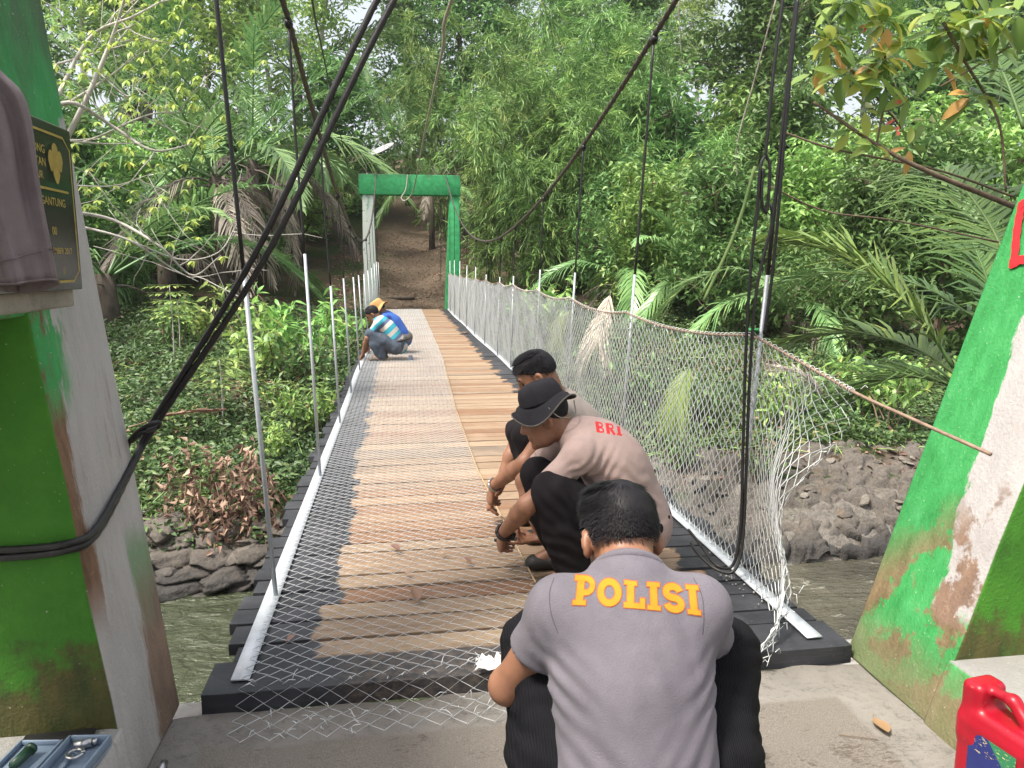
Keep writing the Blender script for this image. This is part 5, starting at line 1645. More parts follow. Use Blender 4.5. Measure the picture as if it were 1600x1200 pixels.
# ------------------------------------------------------------------ implicit surfaces for figures and moulded things
class SDF:
    def __init__(self, lo, hi, h):
        self.lo = np.asarray(lo, float); self.h = h
        self.n = np.ceil((np.asarray(hi, float) - self.lo) / h).astype(int) + 1
        self.D = np.full(tuple(self.n), 0.08, np.float32)

    def sl(self, lo, hi):
        a = np.clip(np.floor((np.asarray(lo) - self.lo) / self.h).astype(int), 0, self.n)
        b = np.clip(np.ceil((np.asarray(hi) - self.lo) / self.h).astype(int) + 1, 0, self.n)
        return a, b

    def grid(self, a, b):
        ax = [(self.lo[k] + self.h * np.arange(a[k], b[k])).astype(np.float32) for k in range(3)]
        return np.stack(np.meshgrid(*ax, indexing='ij'), -1)

    def op(self, f, lo, hi, k, mode='add'):
        a, b = self.sl(lo, hi)
        if np.any(b <= a): return
        s = tuple(slice(a[i], b[i]) for i in range(3))
        d = f(self.grid(a, b)).astype(np.float32)
        D = self.D[s]
        if mode == 'sub':
            self.D[s] = np.maximum(D, -d)
        elif mode == 'int':
            self.D[s] = np.maximum(D, d)
        elif k <= 0:
            self.D[s] = np.minimum(D, d)
        else:
            hh = np.clip(k - np.abs(D - d), 0, None) / k
            self.D[s] = np.minimum(D, d) - hh * hh * k * 0.25

    def cone(self, a, b, ra, rb, k=0.02, mode='add', lat=None, fl=1.0):
        a = np.asarray(a, float); b = np.asarray(b, float); m = max(ra, rb) + 0.045
        ab = b - a; L2 = ab @ ab + 1e-9
        if lat is not None:
            ax = ab / math.sqrt(L2); lt = np.asarray(lat, float); lt = lt - ax * (lt @ ax); lt = lt / np.linalg.norm(lt); dp = np.cross(ax, lt)

        def f(P):
            v = P - a.astype(np.float32)
            t = np.clip((v @ ab) / L2, 0, 1)
            q = v - t[..., None] * ab
            if lat is not None:
                d_ = q @ dp
                q = q + (d_ * (1 / fl - 1))[..., None] * dp
            r = ra + (rb - ra) * t
            dist = np.sqrt((q * q).sum(-1))
            return (dist - r) * (1.0 if lat is None else 0.8)
        self.op(f, np.minimum(a, b) - m, np.maximum(a, b) + m, k, mode)

    def ell(self, c, rad_, R=None, k=0.02, mode='add'):
        c = np.asarray(c, float); rd = np.asarray(rad_, float); m = rd.max() + 0.045
        R = np.eye(3) if R is None else R      # columns are local axes

        def f(P):
            v = (P - c) @ R
            k0 = np.sqrt(((v / rd) ** 2).sum(-1)); k1 = np.sqrt(((v / rd ** 2) ** 2).sum(-1)) + 1e-6
            return k0 * (k0 - 1) / k1
        self.op(f, c - m, c + m, k, mode)

    def plane(self, p, n, mode='int'):
        """keep the side the normal points away from"""
        p = np.asarray(p, float); n = np.asarray(n, float); n = n / np.linalg.norm(n)
        self.op(lambda P: (P - p) @ n, self.lo, self.lo + self.h * self.n, 0, mode)

    def disp(self, f):
        m = np.abs(self.D) < 0.03
        idx = np.argwhere(m)
        P = self.lo + idx * self.h
        self.D[m] += f(P).astype(np.float32)

    def surface(self):
        D = self.D; S = D < 0
        c = [S[i:D.shape[0] - 1 + i, j:D.shape[1] - 1 + j, k:D.shape[2] - 1 + k] for i in (0, 1) for j in (0, 1) for k in (0, 1)]
        cnt = sum(x.astype(np.int8) for x in c)
        act = (cnt > 0) & (cnt < 8)
        I = np.argwhere(act)
        vid = np.full(act.shape, -1, np.int64); vid[act] = np.arange(len(I))
        val = np.stack([D[I[:, 0] + i, I[:, 1] + j, I[:, 2] + k] for i in (0, 1) for j in (0, 1) for k in (0, 1)], 1)
        cor = np.array([(i, j, k) for i in (0, 1) for j in (0, 1) for k in (0, 1)], float)
        acc = np.zeros((len(I), 3)); w = np.zeros(len(I))
        for e0 in range(8):
            for bit in (4, 2, 1):
                e1 = e0 | bit
                if e1 == e0: continue
                a, b = val[:, e0], val[:, e1]
                x = (a < 0) != (b < 0)
                t = np.where(x, a / np.where(x, a - b, 1), 0)
                p = cor[e0] + t[:, None] * (cor[e1] - cor[e0])
                acc += np.where(x[:, None], p, 0); w += x
        V = self.lo + (I + acc / w[:, None]) * self.h
        F = []
        for ax in range(3):
            u, v = (ax + 1) % 3, (ax + 2) % 3
            s0 = [slice(None)] * 3; s1 = [slice(None)] * 3
            s0[ax] = slice(0, D.shape[ax] - 1); s1[ax] = slice(1, D.shape[ax])
            for q in (u, v):
                s0[q] = slice(1, D.shape[q] - 1); s1[q] = slice(1, D.shape[q] - 1)
            A = S[tuple(s0)]; B = S[tuple(s1)]
            for flag, rev in ((A & ~B, False), (~A & B, True)):
                G = np.argwhere(flag)
                if not len(G): continue
                G[:, u] += 1; G[:, v] += 1
                cs = []
                for (du, dv) in ((-1, -1), (0, -1), (0, 0), (-1, 0)):
                    H = G.copy(); H[:, u] += du; H[:, v] += dv
                    cs.append(vid[H[:, 0], H[:, 1], H[:, 2]])
                q = np.stack(cs, -1)
                F.append(q[:, ::-1] if rev else q)
        F = np.concatenate(F)
        return V, F[(F >= 0).all(1)]

    def build(self, name, mat, parent=None, org=(0, 0, 0), relax=1):
        V, F = self.surface()
        for _ in range(relax):
            acc = np.zeros_like(V); n = np.zeros(len(V))
            for k in range(4):
                np.add.at(acc, F[:, k], V[F[:, (k + 1) % 4]]); np.add.at(n, F[:, k], 1)
                np.add.at(acc, F[:, (k + 1) % 4], V[F[:, k]]); np.add.at(n, F[:, (k + 1) % 4], 1)
            V = V * 0.4 + 0.6 * acc / np.maximum(n, 1)[:, None]
        b = MB(); b.add(V - np.asarray(org, float), F)
        o = b.build(name, mat, parent, True)
        return o, V, F


def m_skin(name, c=(0.27, 0.132, 0.08)):
    t = NT(name); p = t.pos()
    f = t.noise(p, 18, 5, 0.6); g = t.noise(p, 160, 2)
    col = t.ramp(f, [(0.3, tuple(x * 0.82 for x in c)), (0.7, tuple(min(1, x * 1.15) for x in c))])
    sh = t.pbr(col, 0.46, 0, t.bump(g, 0.15, 0.002), 0.4, Subsurface_Weight=0.08)
    return t.done(sh)


def m_cloth(name, c, var=0.12, rib=False, wear=None):
    t = NT(name); p = t.pos(obj=True)
    f = t.noise(p, 9, 5, 0.65); g = t.noise(p, 420, 2, 0.5)
    col = t.ramp(f, [(0.3, tuple(x * (1 - var) for x in c)), (0.7, tuple(min(1, x * (1 + var)) for x in c))])
    col = t.mix(t.math('MULTIPLY', t.step(g, 0.45, 0.7), 0.25), col, tuple(x * 0.7 for x in c))
    h = t.math('ADD', t.math('MULTIPLY', t.noise(p, 9, 2, 0.5, (1, 1, 0.6), 0.4), 2.0), t.math('MULTIPLY', g, 0.22))
    if rib:
        w = t.n('ShaderNodeTexWave', wave_type='BANDS', bands_direction='X'); w.inputs['Scale'].default_value = 60; w.inputs['Distortion'].default_value = 0.6
        t.l(p, w.inputs['Vector'])
        h = t.math('ADD', h, t.math('MULTIPLY', w.outputs['Fac'], 0.22))
        col = t.mix(t.math('MULTIPLY', w.outputs['Fac'], 0.4), col, tuple(min(1, x * 1.8) for x in c))
    return t.done(t.pbr(col, 0.88, 0, t.bump(h, 0.6, 0.010), 0.15, Sheen_Weight=0.06 if max(c) > 0.05 else 0.0))


M['skin'] = m_skin('skin'); M['skin_dark'] = m_skin('tanned_skin', (0.22, 0.11, 0.065))
M['shirt_grey'] = m_cloth('grey_jersey', (0.150, 0.139, 0.163))
M['shirt_mauve'] = m_cloth('mauve_jersey', (0.37, 0.275, 0.252))
M['shirt_taupe'] = m_cloth('taupe_jersey', (0.275, 0.235, 0.21))
M['trouser_black'] = m_cloth('black_trousers', (0.007, 0.007, 0.009), 0.2, True)
M['trouser_dark'] = m_cloth('charcoal_trousers', (0.013, 0.011, 0.013), 0.25)
M['hair'] = m_plain('black_hair', (0.011, 0.010, 0.012), 0.55, 0, 0.3, 60, 0.25, 0)
M['shoe'] = m_plain('dark_shoe', (0.03, 0.028, 0.026), 0.55)
M['hat_dark'] = m_cloth('dark_hat_cloth', (0.028, 0.027, 0.032), 0.2)
M['hat_trim'] = m_cloth('hat_trim', (0.12, 0.115, 0.10), 0.2)
M['hat_straw'] = m_cloth('tan_hat_cloth', (0.50, 0.29, 0.12), 0.15)
M['yellow_print'] = m_plain('yellow_print', (0.44, 0.215, 0.018), 0.8, 0, 0.1, 40, 0.2, 0)
M['orange_print'] = m_plain('orange_print', (0.36, 0.10, 0.05), 0.8, 0, 0.1, 40, 0.2, 0)
M['red_print'] = m_plain('red_print', (0.55, 0.035, 0.04), 0.75, 0, 0.1, 40, 0.2, 0)
M['white_print'] = m_plain('white_print', (0.72, 0.70, 0.68), 0.75, 0, 0.05, 40, 0.2, 0)
M['eye_dark'] = m_plain('dark_eye', (0.02, 0.015, 0.012), 0.2, 0, 0.1, 20, 0.5, 0)


def lerp(a, b, t): return np.asarray(a, float) * (1 - t) + np.asarray(b, float) * t


def frame(fwd, up=(0, 0, 1)):
    """columns: right, forward, up of a head looking along fwd"""
    f = nrm(fwd); r = nrm(np.cross(f, up)); u = np.cross(r, f)
    return np.stack([r, f, u], 1)


def folds(A, k, seed):
    rg = np.random.default_rng(seed)
    dirs = nrm(rg.normal(size=(5, 3))); ph = rg.random(5) * 6

    def f(P):
        w = sum(np.sin(P @ dirs[i] * k * (0.6 + 0.3 * i) + ph[i] + 1.3 * np.sin(P @ dirs[(i + 2) % 5] * k * 0.45 + ph[(i + 1) % 5])) for i in range(5)) / 3
        return -A * w
    return f


def creases(items):
    """bundles of pull folds: centre, direction across the folds, folds per metre, depth, reach"""
    def f(P):
        d = 0
        for c, n, k, A, s in items:
            v = P - np.asarray(c, float); n = nrm(n)
            w = np.sin(v @ n * k * 6.28 + 1.2 * np.sin(v @ np.roll(n, 1) * k * 2.5))
            d = d - A * np.sign(w) * np.abs(w) ** 1.4 * np.exp(-(v * v).sum(-1) / s ** 2)
        return d
    return f


def hair_blades(R, c, seed, n, ln, ymin=-0.2, lowback=0.0, width=0.0035, sweep=None, sidecut=-0.05):
    """short strands over the crown of a head frame R at c"""
    rg = np.random.default_rng(seed)
    d = nrm(rg.normal(size=(n * 3, 3)))
    keep = d[:, 2] > np.where(d[:, 1] > 0.3, 0.40, np.where(d[:, 1] < -0.3, lowback, sidecut)) + 0.08 * rg.normal(size=len(d))
    d = d[keep][:n]
    rd = np.array([0.080, 0.101, 0.097])
    loc = d * rd + np.array([0, -0.01, 0.03])
    nr = nrm(d / rd)
    whorl = nrm(np.array([0.1, -0.45, 0.9]))
    tang = nrm(d - whorl * (d @ whorl)[:, None])
    sw = np.array([0, 0.35, 0]) if sweep is None else np.asarray(sweep)
    dr = nrm(tang * 1.0 + nr * 0.10 + np.array([0, 0, -0.35]) * (d[:, 2:3] < 0.75) + sw + rg.normal(size=d.shape) * 0.09)
    P = c + loc @ R.T; D = dr @ R.T; U = nr @ R.T
    b = MB()
    lf_ = np.clip((d[:, 2] - 0.05) / 0.85, 0.22, 1.0)
    leaves(b, P, D, U, ln * lf_ * (0.6 + 0.6 * rg.random(len(P))), width, rg.random(len(P)), 'blade', 0, 0.25)
    return b


def person(name, label, J, o):
    """J: joints in world metres. One continuous body, clothes and hair as parts."""
    org = np.array([J['pelvis'][0], J['pelvis'][1], o['floor']])
    root = empty(name, tuple(org))
    tag(root, label, 'person')
    pts = np.array([J[k] for k in J if k not in ('hf', 'hnL', 'hnR', 'hdL', 'hdR')])
    lo, hi = pts.min(0) - 0.22, pts.max(0) + 0.22
    lo[2] = max(lo[2], o['floor'] - 0.012)
    h = o.get('h', 0.007)
    R = frame(J['hf'], o.get('hup', (0, 0, 1)))
    H = np.asarray(J['head'], float)
    lat = nrm(np.asarray(J['shR'], float) - np.asarray(J['shL'], float))
    chest, pel, nk = [np.asarray(J[k], float) for k in ('chest', 'pelvis', 'neck')]
    g = o.get('girth', 1.0)
    # --- body (skin)
    s = SDF(lo, hi, h)
    s.cone(pel, chest, 0.105 * g, 0.125 * g, 0.04, lat=lat, fl=0.68)
    s.cone(chest, nk, 0.11 * g, 0.06, 0.05, lat=lat, fl=0.75)
    nt = H + R @ np.array([0, -0.03, -0.045])
    s.cone(nk, nt, 0.062, 0.056, 0.03)
    for sd_ in 'LR':
        sh, el, wr = [np.asarray(J[k + sd_], float) for k in ('sh', 'el', 'wr')]
        s.cone(chest, sh, 0.08, 0.055, 0.05)
        s.cone(sh, el, 0.044, 0.038, 0.03)
        m = lerp(el, wr, 0.3)
        s.cone(el, m, 0.040, 0.041, 0.02); s.cone(m, wr, 0.041, 0.027, 0.02)
        hd = nrm(J['hd' + sd_]); hn = nrm(J['hn' + sd_]); hn = nrm(hn - hd * (hn @ hd)); hl = np.cross(hd, hn)
        pe = wr + hd * 0.085
        s.cone(wr + hd * 0.01, pe, 0.029, 0.042, 0.02, lat=hl, fl=0.42)
        cu = o.get('curl' + sd_, 0.7)
        for q, (of, ln) in enumerate([(-0.030, 0.062), (-0.010, 0.075), (0.011, 0.072), (0.031, 0.056)]):
            a = pe + hl * of - hd * 0.006
            d1 = nrm(hd * (1 - 0.35 * cu) + hn * cu * (0.8 + 0.12 * q)); b1 = a + d1 * ln * 0.55
            d2 = nrm(hd * (0.55 - 0.6 * cu) + hn * cu * 1.3); b2 = b1 + d2 * ln * 0.5
            s.cone(a, b1, 0.0098, 0.0088, 0.005); s.cone(b1, b2, 0.0088, 0.0072, 0.005)
        th = o.get('thumb' + sd_, 1)
        a = wr + hd * 0.03 - hl * 0.026 * th
        b1 = a + nrm(hd * 0.75 - hl * 0.6 * th + hn * 0.35) * 0.042; b2 = b1 + nrm(hd * 0.9 - hl * 0.1 * th + hn * 0.5) * 0.032
        s.cone(a, b1, 0.014, 0.011, 0.008); s.cone(b1, b2, 0.011, 0.009, 0.005)
        hp, kn, an, to = [np.asarray(J[k + sd_], float) for k in ('hip', 'kn', 'an', 'to')]
        s.cone(hp, kn, 0.075, 0.052, 0.03); s.cone(kn, an, 0.052, 0.036, 0.03); s.cone(an, to, 0.036, 0.03, 0.02)
    # head
    def hl_(x, y, z): return H + R @ np.array([x, y, z])
    s.ell(hl_(0, -0.01, 0.03), (0.076, 0.096, 0.092), R, 0.02)
    s.ell(hl_(0, 0.035, -0.045), (0.058, 0.062, 0.078), R, 0.035)
    s.cone(hl_(-0.03, 0.035, -0.085), hl_(0.03, 0.035, -0.085), 0.028, 0.028, 0.03)
    s.cone(hl_(0, 0.085, -0.105), hl_(0, 0.08, -0.10), 0.018, 0.018, 0.025)
    s.cone(hl_(0, 0.086, 0.02), hl_(0, 0.112, -0.028), 0.009, 0.014, 0.012)
    s.cone(hl_(-0.015, 0.098, -0.032), hl_(0.015, 0.098, -0.032), 0.010, 0.010, 0.01)
    s.cone(hl_(-0.035, 0.079, 0.028), hl_(0.035, 0.079, 0.028), 0.012, 0.012, 0.02)
    s.cone(hl_(-0.02, 0.094, -0.060), hl_(0.02, 0.094, -0.060), 0.008, 0.008, 0.008)
    s.cone(hl_(-0.017, 0.092, -0.073), hl_(0.017, 0.092, -0.073), 0.0085, 0.0085, 0.008)
    for sx in (-1, 1):
        Re = R @ np.array(Matrix.Rotation(sx * 0.35, 3, 'Z'))
        s.ell(hl_(sx * 0.079, -0.005, -0.008), (0.012, 0.021, 0.033), Re, 0.006)
        s.ell(hl_(sx * 0.087, 0.000, -0.006), (0.008, 0.011, 0.018), Re, 0, 'sub')
        s.ell(hl_(sx * 0.034, 0.092, 0.008), (0.018, 0.014, 0.011), R, 0, 'sub')
    body, bv, bf = s.build('body', M[o['skin']], root, org)
    b = MB()
    for sx in (-1, 1):
        c = hl_(sx * 0.034, 0.078, 0.008) - org
        a = np.linspace(0, 2 * math.pi, 10, endpoint=False)
        b.tube([c + R @ np.array([0, -0.006, 0]), c + R @ np.array([0, 0.002, 0]), c + R @ np.array([0, 0.006, 0])], [0.012, 0.011, 0.005], 10)
        b.tube([hl_(sx * 0.017, 0.096, 0.033) - org, hl_(sx * 0.036, 0.093, 0.039) - org, hl_(sx * 0.055, 0.078, 0.034) - org], [0.004, 0.005, 0.003], 5)
    b.build('eyes_and_brows', M['eye_dark'], root, True)
    # --- shirt
    s = SDF(lo, hi, h)
    ax = nrm(chest - pel)
    hem = pel - ax * o.get('hem', 0.02)
    sg = o.get('shirt_girth', 1.0)
    s.cone(pel, lerp(pel, chest, 0.55), 0.152 * sg, 0.158 * sg, 0.05, lat=lat, fl=0.80)
    s.cone(lerp(pel, chest, 0.45), chest, 0.156 * sg, 0.170 * sg, 0.06, lat=lat, fl=0.74)
    s.cone(chest, nk, 0.150 * sg, 0.078, 0.06, lat=lat, fl=0.78)
    for sd_ in 'LR':
        sh, el = np.asarray(J['sh' + sd_], float), np.asarray(J['el' + sd_], float)
        s.cone(lerp(chest, nk, 0.66), sh, 0.078, 0.056, 0.05)
        s.cone(chest, sh, 0.10, 0.056, 0.05)
        e = lerp(sh, el, o.get('sleeve', 0.62))
        s.cone(sh, lerp(sh, el, o.get('sleeve', 0.62) + 0.1), o.get('slv', 0.058), o.get('slv', 0.058) - 0.001, 0.035)
        d = nrm(el - sh)

        def cut(P, e=e, d=d): return np.maximum((P - e) @ -d, np.sqrt((((P - e) - ((P - e) @ d)[..., None] * d) ** 2).sum(-1)) - 0.10)
        s.op(cut, e - 0.13, e + 0.13 + d * 0.05, 0, 'sub')
        s.cone(lerp(sh, el, o.get('sleeve', 0.62) - 0.10), el, 0.046, 0.050, 0, 'sub')
    nd = nrm(nt - nk)
    s.cone(nk - nd * 0.01, nk + nd * o.get('collar', 0.03), 0.076, 0.070, 0.02)
    s.cone(nk - nd * 0.005, nk + nd * 0.2, 0.058, 0.066, 0, 'sub')
    e = nk + nd * (o.get('collar', 0.03) + 0.004)
    s.op(lambda P: np.maximum((P - e) @ -nd, np.sqrt(((P - e) ** 2).sum(-1)) - 0.13), e - 0.16, e + 0.16, 0, 'sub')
    if 'hem' in o: s.plane(hem, -ax, 'int')
    s.disp(folds(o.get('fold', 0.006), 17, o['seed']))
    if 'creases' in o: s.disp(creases(o['creases']))
    shirt, sv, sf = s.build('shirt', M[o['shirt']], root, org)
    b = MB(); a = np.linspace(0, 2 * math.pi, 30); l2 = nrm(lat - nd * (lat @ nd)); l3 = np.cross(nd, l2); cc = nk + nd * o.get('collar', 0.03) * 0.8 - org
    b.tube([cc + 0.070 * (math.cos(q) * l2 + math.sin(q) * l3) for q in a], o.get('collar_r', 0.006), 8)
    b.build('collar', M[o['shirt']], shirt, True)
    # --- trousers
    s = SDF(lo, hi, h)
    s.ell(lerp(pel, chest, 0.05), (0.165 * g, 0.13 * g, 0.12), frame(np.cross([0, 0, 1.0], lat), ax), 0.04)
    for sd_ in 'LR':
        hp, kn, an = [np.asarray(J[k + sd_], float) for k in ('hip', 'kn', 'an')]
        s.cone(pel, hp, 0.11, 0.10, 0.05)
        s.cone(hp, lerp(hp, kn, 0.5), 0.108, 0.102, 0.04); s.cone(lerp(hp, kn, 0.5), kn, 0.102, 0.082, 0.03)
        s.cone(kn, lerp(kn, an, 0.45), 0.080, 0.088, 0.02); s.cone(lerp(kn, an, 0.45), an, 0.088, 0.072, 0.03)
        if o.get('barefoot'):
            pass
    s.disp(folds(0.007, 24, o['seed'] + 1)); s.disp(folds(0.004, 55, o['seed'] + 2))
    if 'tcreases' in o: s.disp(creases(o['tcreases']))
    tr, tv, tf = s.build('trousers', M[o['trousers']], root, org)
    for sd_ in 'LR':
        an, to = np.asarray(J['an' + sd_], float), np.asarray(J['to' + sd_], float)
        s = SDF(np.minimum(an, to) - 0.1, np.maximum(an, to) + 0.1, 0.007)
        hl2 = nrm(np.cross(to - an, [0, 0, 1.0]))
        heel = an + nrm((to - an) * [1, 1, 0]) * -0.04; heel[2] = o['floor'] + 0.035
        toe = to.copy(); toe[2] = o['floor'] + 0.032
        s.cone(heel, toe, 0.040, 0.044, 0.02, lat=hl2, fl=0.8); s.cone(an, lerp(heel, toe, 0.3), 0.044, 0.046, 0.03)
        s.plane((0, 0, o['floor'] + 0.002), (0, 0, -1), 'int')
        s.build('shoe', M[o.get('shoe', 'shoe')], root, org)
    # --- hair
    if o.get('hair', True):
        s = SDF(H - 0.2, H + 0.2, 0.006)
        s.ell(hl_(0, -0.012, 0.032), (0.081, 0.102, 0.098), R, 0)
        s.plane(hl_(0, 0.062, 0.045), R @ np.array([0, 1.0, -0.55]))
        s.plane(hl_(0, 0.0, o.get('side', 0.012)), R @ np.array([0, 0.55, -1.0]))
        s.plane(hl_(0, -0.06, o.get('nape', -0.035)), R @ np.array([0, 0.15, -1.0]))
        s.disp(folds(0.002, 60, o['seed'] + 3))
        hb, _, _ = s.build('hair', M['hair'], root, org)
        bl = hair_blades(R, H - org, o['seed'] + 4, o.get('nhair', 2500), o.get('hlen', 0.026), lowback=o.get('lowback', 0.05), sidecut=o.get('sidecut', -0.05), width=o.get('hw', 0.0035))
        bl.build('strands', M['hair'], hb)
    return root, org, (sv, sf), R, H


def bucket_hat(root, org, R, H, mat, trim, tilt=0.0, rb=0.165, rc=0.098, hc=0.105, up=0.045):
    """crown and drooping brim on a head"""
    b = MB(); n = 36
    a = np.linspace(0, 2 * math.pi, n, endpoint=False)
    prof = [(0.0, up + hc), (rc * 0.55, up + hc + 0.002), (rc * 0.86, up + hc - 0.008), (rc * 0.97, up + hc - 0.03), (rc * 1.02, up + hc * 0.45), (rc * 1.07, up)]
    brim = [(rc * 1.07, up), (rc * 1.25, up - 0.012), (rb * 0.86, up - 0.026), (rb, up - 0.038), (rb * 1.002, up - 0.042), (rb * 0.985, up - 0.044), (rb * 0.85, up - 0.032), (rc * 1.2, up - 0.018), (rc * 1.03, up - 0.006)]

    def lathe(pr, wav):
        V = []
        for i, (r, z) in enumerate(pr):
            for q in a:
                w = wav * (r / rb) ** 3 * (0.022 * math.sin(2 * q + 0.7) + 0.012 * math.sin(3 * q + 2))
                rr = r * (1 + (0.16 * (1 - abs(math.sin(q))) if False else 0))
                V.append(H - org + R @ np.array([rr * math.sin(q) * 0.93, rr * math.cos(q) * 1.08 - 0.012, z + w + tilt * r * math.cos(q)]))
        i = np.arange(len(pr) - 1)[:, None]; j = np.arange(n)[None]
        return V, np.stack([i * n + j, i * n + (j + 1) % n, (i + 1) * n + (j + 1) % n, (i + 1) * n + j], -1).reshape(-1, 4)
    e = None
    b.add(*lathe(prof, 0)); o1 = b.build('hat_crown', M[mat], root, True)
    b = MB(); b.add(*lathe(brim, 1)); o2 = b.build('hat_brim', M[trim], root, True)
    return o1, o2


# ------------------------------------------------------------------ printed lettering, laid on the cloth
def arcpts(cx, cy, rx, ry, a0, a1, n=14):
    a = np.radians(np.linspace(a0, a1, n)); return np.stack([cx + rx * np.cos(a), cy + ry * np.sin(a)], -1)


def glyph(ch):
    """strokes (centre line, width) in a box of height 1"""
    w = 0.24
    if ch == 'I': return 0.52, [([(0.26, 0.16), (0.26, 0.84)], w + .02), ([(0.02, 0.08), (0.5, 0.08)], 0.16), ([(0.02, 0.92), (0.5, 0.92)], 0.16)]
    if ch == 'L': return 0.80, [([(0.26, 0.2), (0.26, 0.84)], w + .02), ([(0.02, 0.1), (0.80, 0.1)], 0.2), ([(0.02, 0.92), (0.5, 0.92)], 0.16), ([(0.71, 0.2), (0.71, 0.40)], 0.18)]
    if ch == 'P': return 0.82, [([(0.26, 0.16), (0.26, 0.82)], w + .02), ([(0.02, 0.08), (0.5, 0.08)], 0.16), (np.vstack([[(0.02, 0.91)], arcpts(0.46, 0.67, 0.24, 0.24, 90, -90), [(0.39, 0.43)]]), 0.19)]
    if ch == 'O': return 0.92, [(arcpts(0.46, 0.5, 0.33, 0.38, 90, 450, 28), w)]
    if ch == 'S': return 0.82, [(np.vstack([arcpts(0.40, 0.70, 0.26, 0.20, 10, 250, 14), arcpts(0.42, 0.30, 0.27, 0.20, 80, -170, 14)]), w)]
    if ch == 'B': return 0.85, [([(0.22, 0), (0.22, 1)], 0.3), (np.vstack([[(0.37, 0.93)], arcpts(0.48, 0.74, 0.20, 0.19, 90, -90, 10), [(0.37, 0.55)]]), 0.14), (np.vstack([[(0.37, 0.48)], arcpts(0.50, 0.27, 0.22, 0.20, 90, -90, 10), [(0.37, 0.07)]]), 0.14)]
    if ch == 'R': return 0.90, [([(0.22, 0), (0.22, 1)], 0.3), (np.vstack([[(0.37, 0.93)], arcpts(0.50, 0.73, 0.21, 0.2, 90, -90, 10), [(0.37, 0.53)]]), 0.14), ([(0.50, 0.46), (0.78, 0.0)], 0.26)]
    return 0.5, []


def print_on(V, F, org, parent, name, mat, strokes, to_px, lift, grow=0.0):
    """project stroke ribbons onto a garment along the lines of sight of a person standing behind"""
    bvh = BVHTree.FromPolygons([tuple(v) for v in V], [tuple(f) for f in F])
    b = MB()
    for si, (pts, w) in enumerate(strokes):
        P = np.asarray(pts, float)
        if grow:
            d0 = nrm(P[0] - P[1]); d1 = nrm(P[-1] - P[-2])
            if np.linalg.norm(P[0] - P[-1]) > 0.05:
                P = np.vstack([P[0] + d0 * grow, P[1:-1], P[-1] + d1 * grow])
        if len(P) == 2: P = lerp(P[0], P[1], np.linspace(0, 1, 8)[:, None])
        T = nrm(np.gradient(P, axis=0))
        if np.linalg.norm(P[0] - P[-1]) < 1e-6: T[0] = T[-1] = nrm(P[1] - P[-2])
        Nn = np.stack([-T[:, 1], T[:, 0]], -1)
        cols = np.linspace(-0.5, 0.5, 5) * (w + 2 * grow)
        G = P[:, None, :] + Nn[:, None, :] * cols[None, :, None]
        vv = []
        ok = True
        for row in G:
            for u, v in row:
                px, py = to_px(u, v)
                d = Vector(ray(px, py)).normalized()
                hit = bvh.ray_cast(Vector(CAM), d)
                if hit[0] is None: ok = False; break
                vv.append(np.array(hit[0]) - np.array(d) * (lift + 0.00004 * si) - org)
            if not ok: break
        if not ok: continue
        m = len(P); i = np.arange(m - 1)[:, None]; j = np.arange(4)[None]
        b.add(vv, np.stack([i * 5 + j, (i + 1) * 5 + j, (i + 1) * 5 + j + 1, i * 5 + j + 1], -1).reshape(-1, 4))
    if b.n: b.build(name, M[mat], parent, True)


# ------------------------------------------------------------------ the five people
LF = 0.0
J1 = dict(pelvis=(0.436, 1.280, 0.300), chest=(0.446, 1.385, 0.600), neck=(0.460, 1.468, 0.772), head=(0.472, 1.570, 0.826), hf=(0.02, 0.82, -0.57),
          shL=(0.314, 1.445, 0.730), shR=(0.590, 1.415, 0.726), elL=(0.217, 1.545, 0.515), elR=(0.702, 1.540, 0.530), wrL=(0.322, 1.760, 0.400), wrR=(0.622, 1.770, 0.400),
          hdL=(0.5, 0.7, -0.4), hdR=(-0.4, 0.8, -0.4), hnL=(0, -0.4, -1), hnR=(0, -0.4, -1),
          hipL=(0.357, 1.290, 0.240), hipR=(0.557, 1.270, 0.240), knL=(0.297, 1.575, 0.590), knR=(0.684, 1.510, 0.580), anL=(0.297, 1.420, 0.100), anR=(0.667, 1.400, 0.100), toL=(0.267, 1.600, 0.040), toR=(0.702, 1.580, 0.040))
o1 = dict(floor=LF, skin='skin', shirt='shirt_grey', trousers='trouser_black', seed=1, h=0.0065, sleeve=0.50, collar=0.026, collar_r=0.011, slv=0.053, nhair=15000, hlen=0.046, lowback=-0.42, hw=0.0024, nape=-0.018, side=0.03, sidecut=0.12, fold=0.0045, shirt_girth=0.90, creases=[((0.31, 1.37, 0.60), (0.5, 0, 0.85), 26, 0.006, 0.07), ((0.56, 1.35, 0.60), (-0.5, 0, 0.85), 26, 0.006, 0.07), ((0.33, 1.22, 0.45), (0.7, 0, 0.7), 22, 0.005, 0.10), ((0.53, 1.20, 0.44), (-0.7, 0, 0.7), 22, 0.005, 0.10), ((0.44, 1.30, 0.70), (1, 0, 0.1), 18, 0.002, 0.12), ((0.29, 1.43, 0.68), (0.9, 0, 0.4), 30, 0.004, 0.05)],
          tcreases=[((0.285, 1.55, 0.55), (0, 0.6, 0.8), 24, 0.006, 0.10), ((0.672, 1.49, 0.54), (0, 0.6, 0.8), 24, 0.006, 0.10), ((0.28, 1.45, 0.35), (0.2, 0.3, 0.9), 18, 0.006, 0.12), ((0.67, 1.42, 0.35), (0.2, 0.3, 0.9), 18, 0.006, 0.12)])
r1, g1, sh1, R1, H1 = person('person', 'person in a grey shirt lettered POLISI squatting with their back turned', J1, o1)
u0 = 0.0
strokes = []
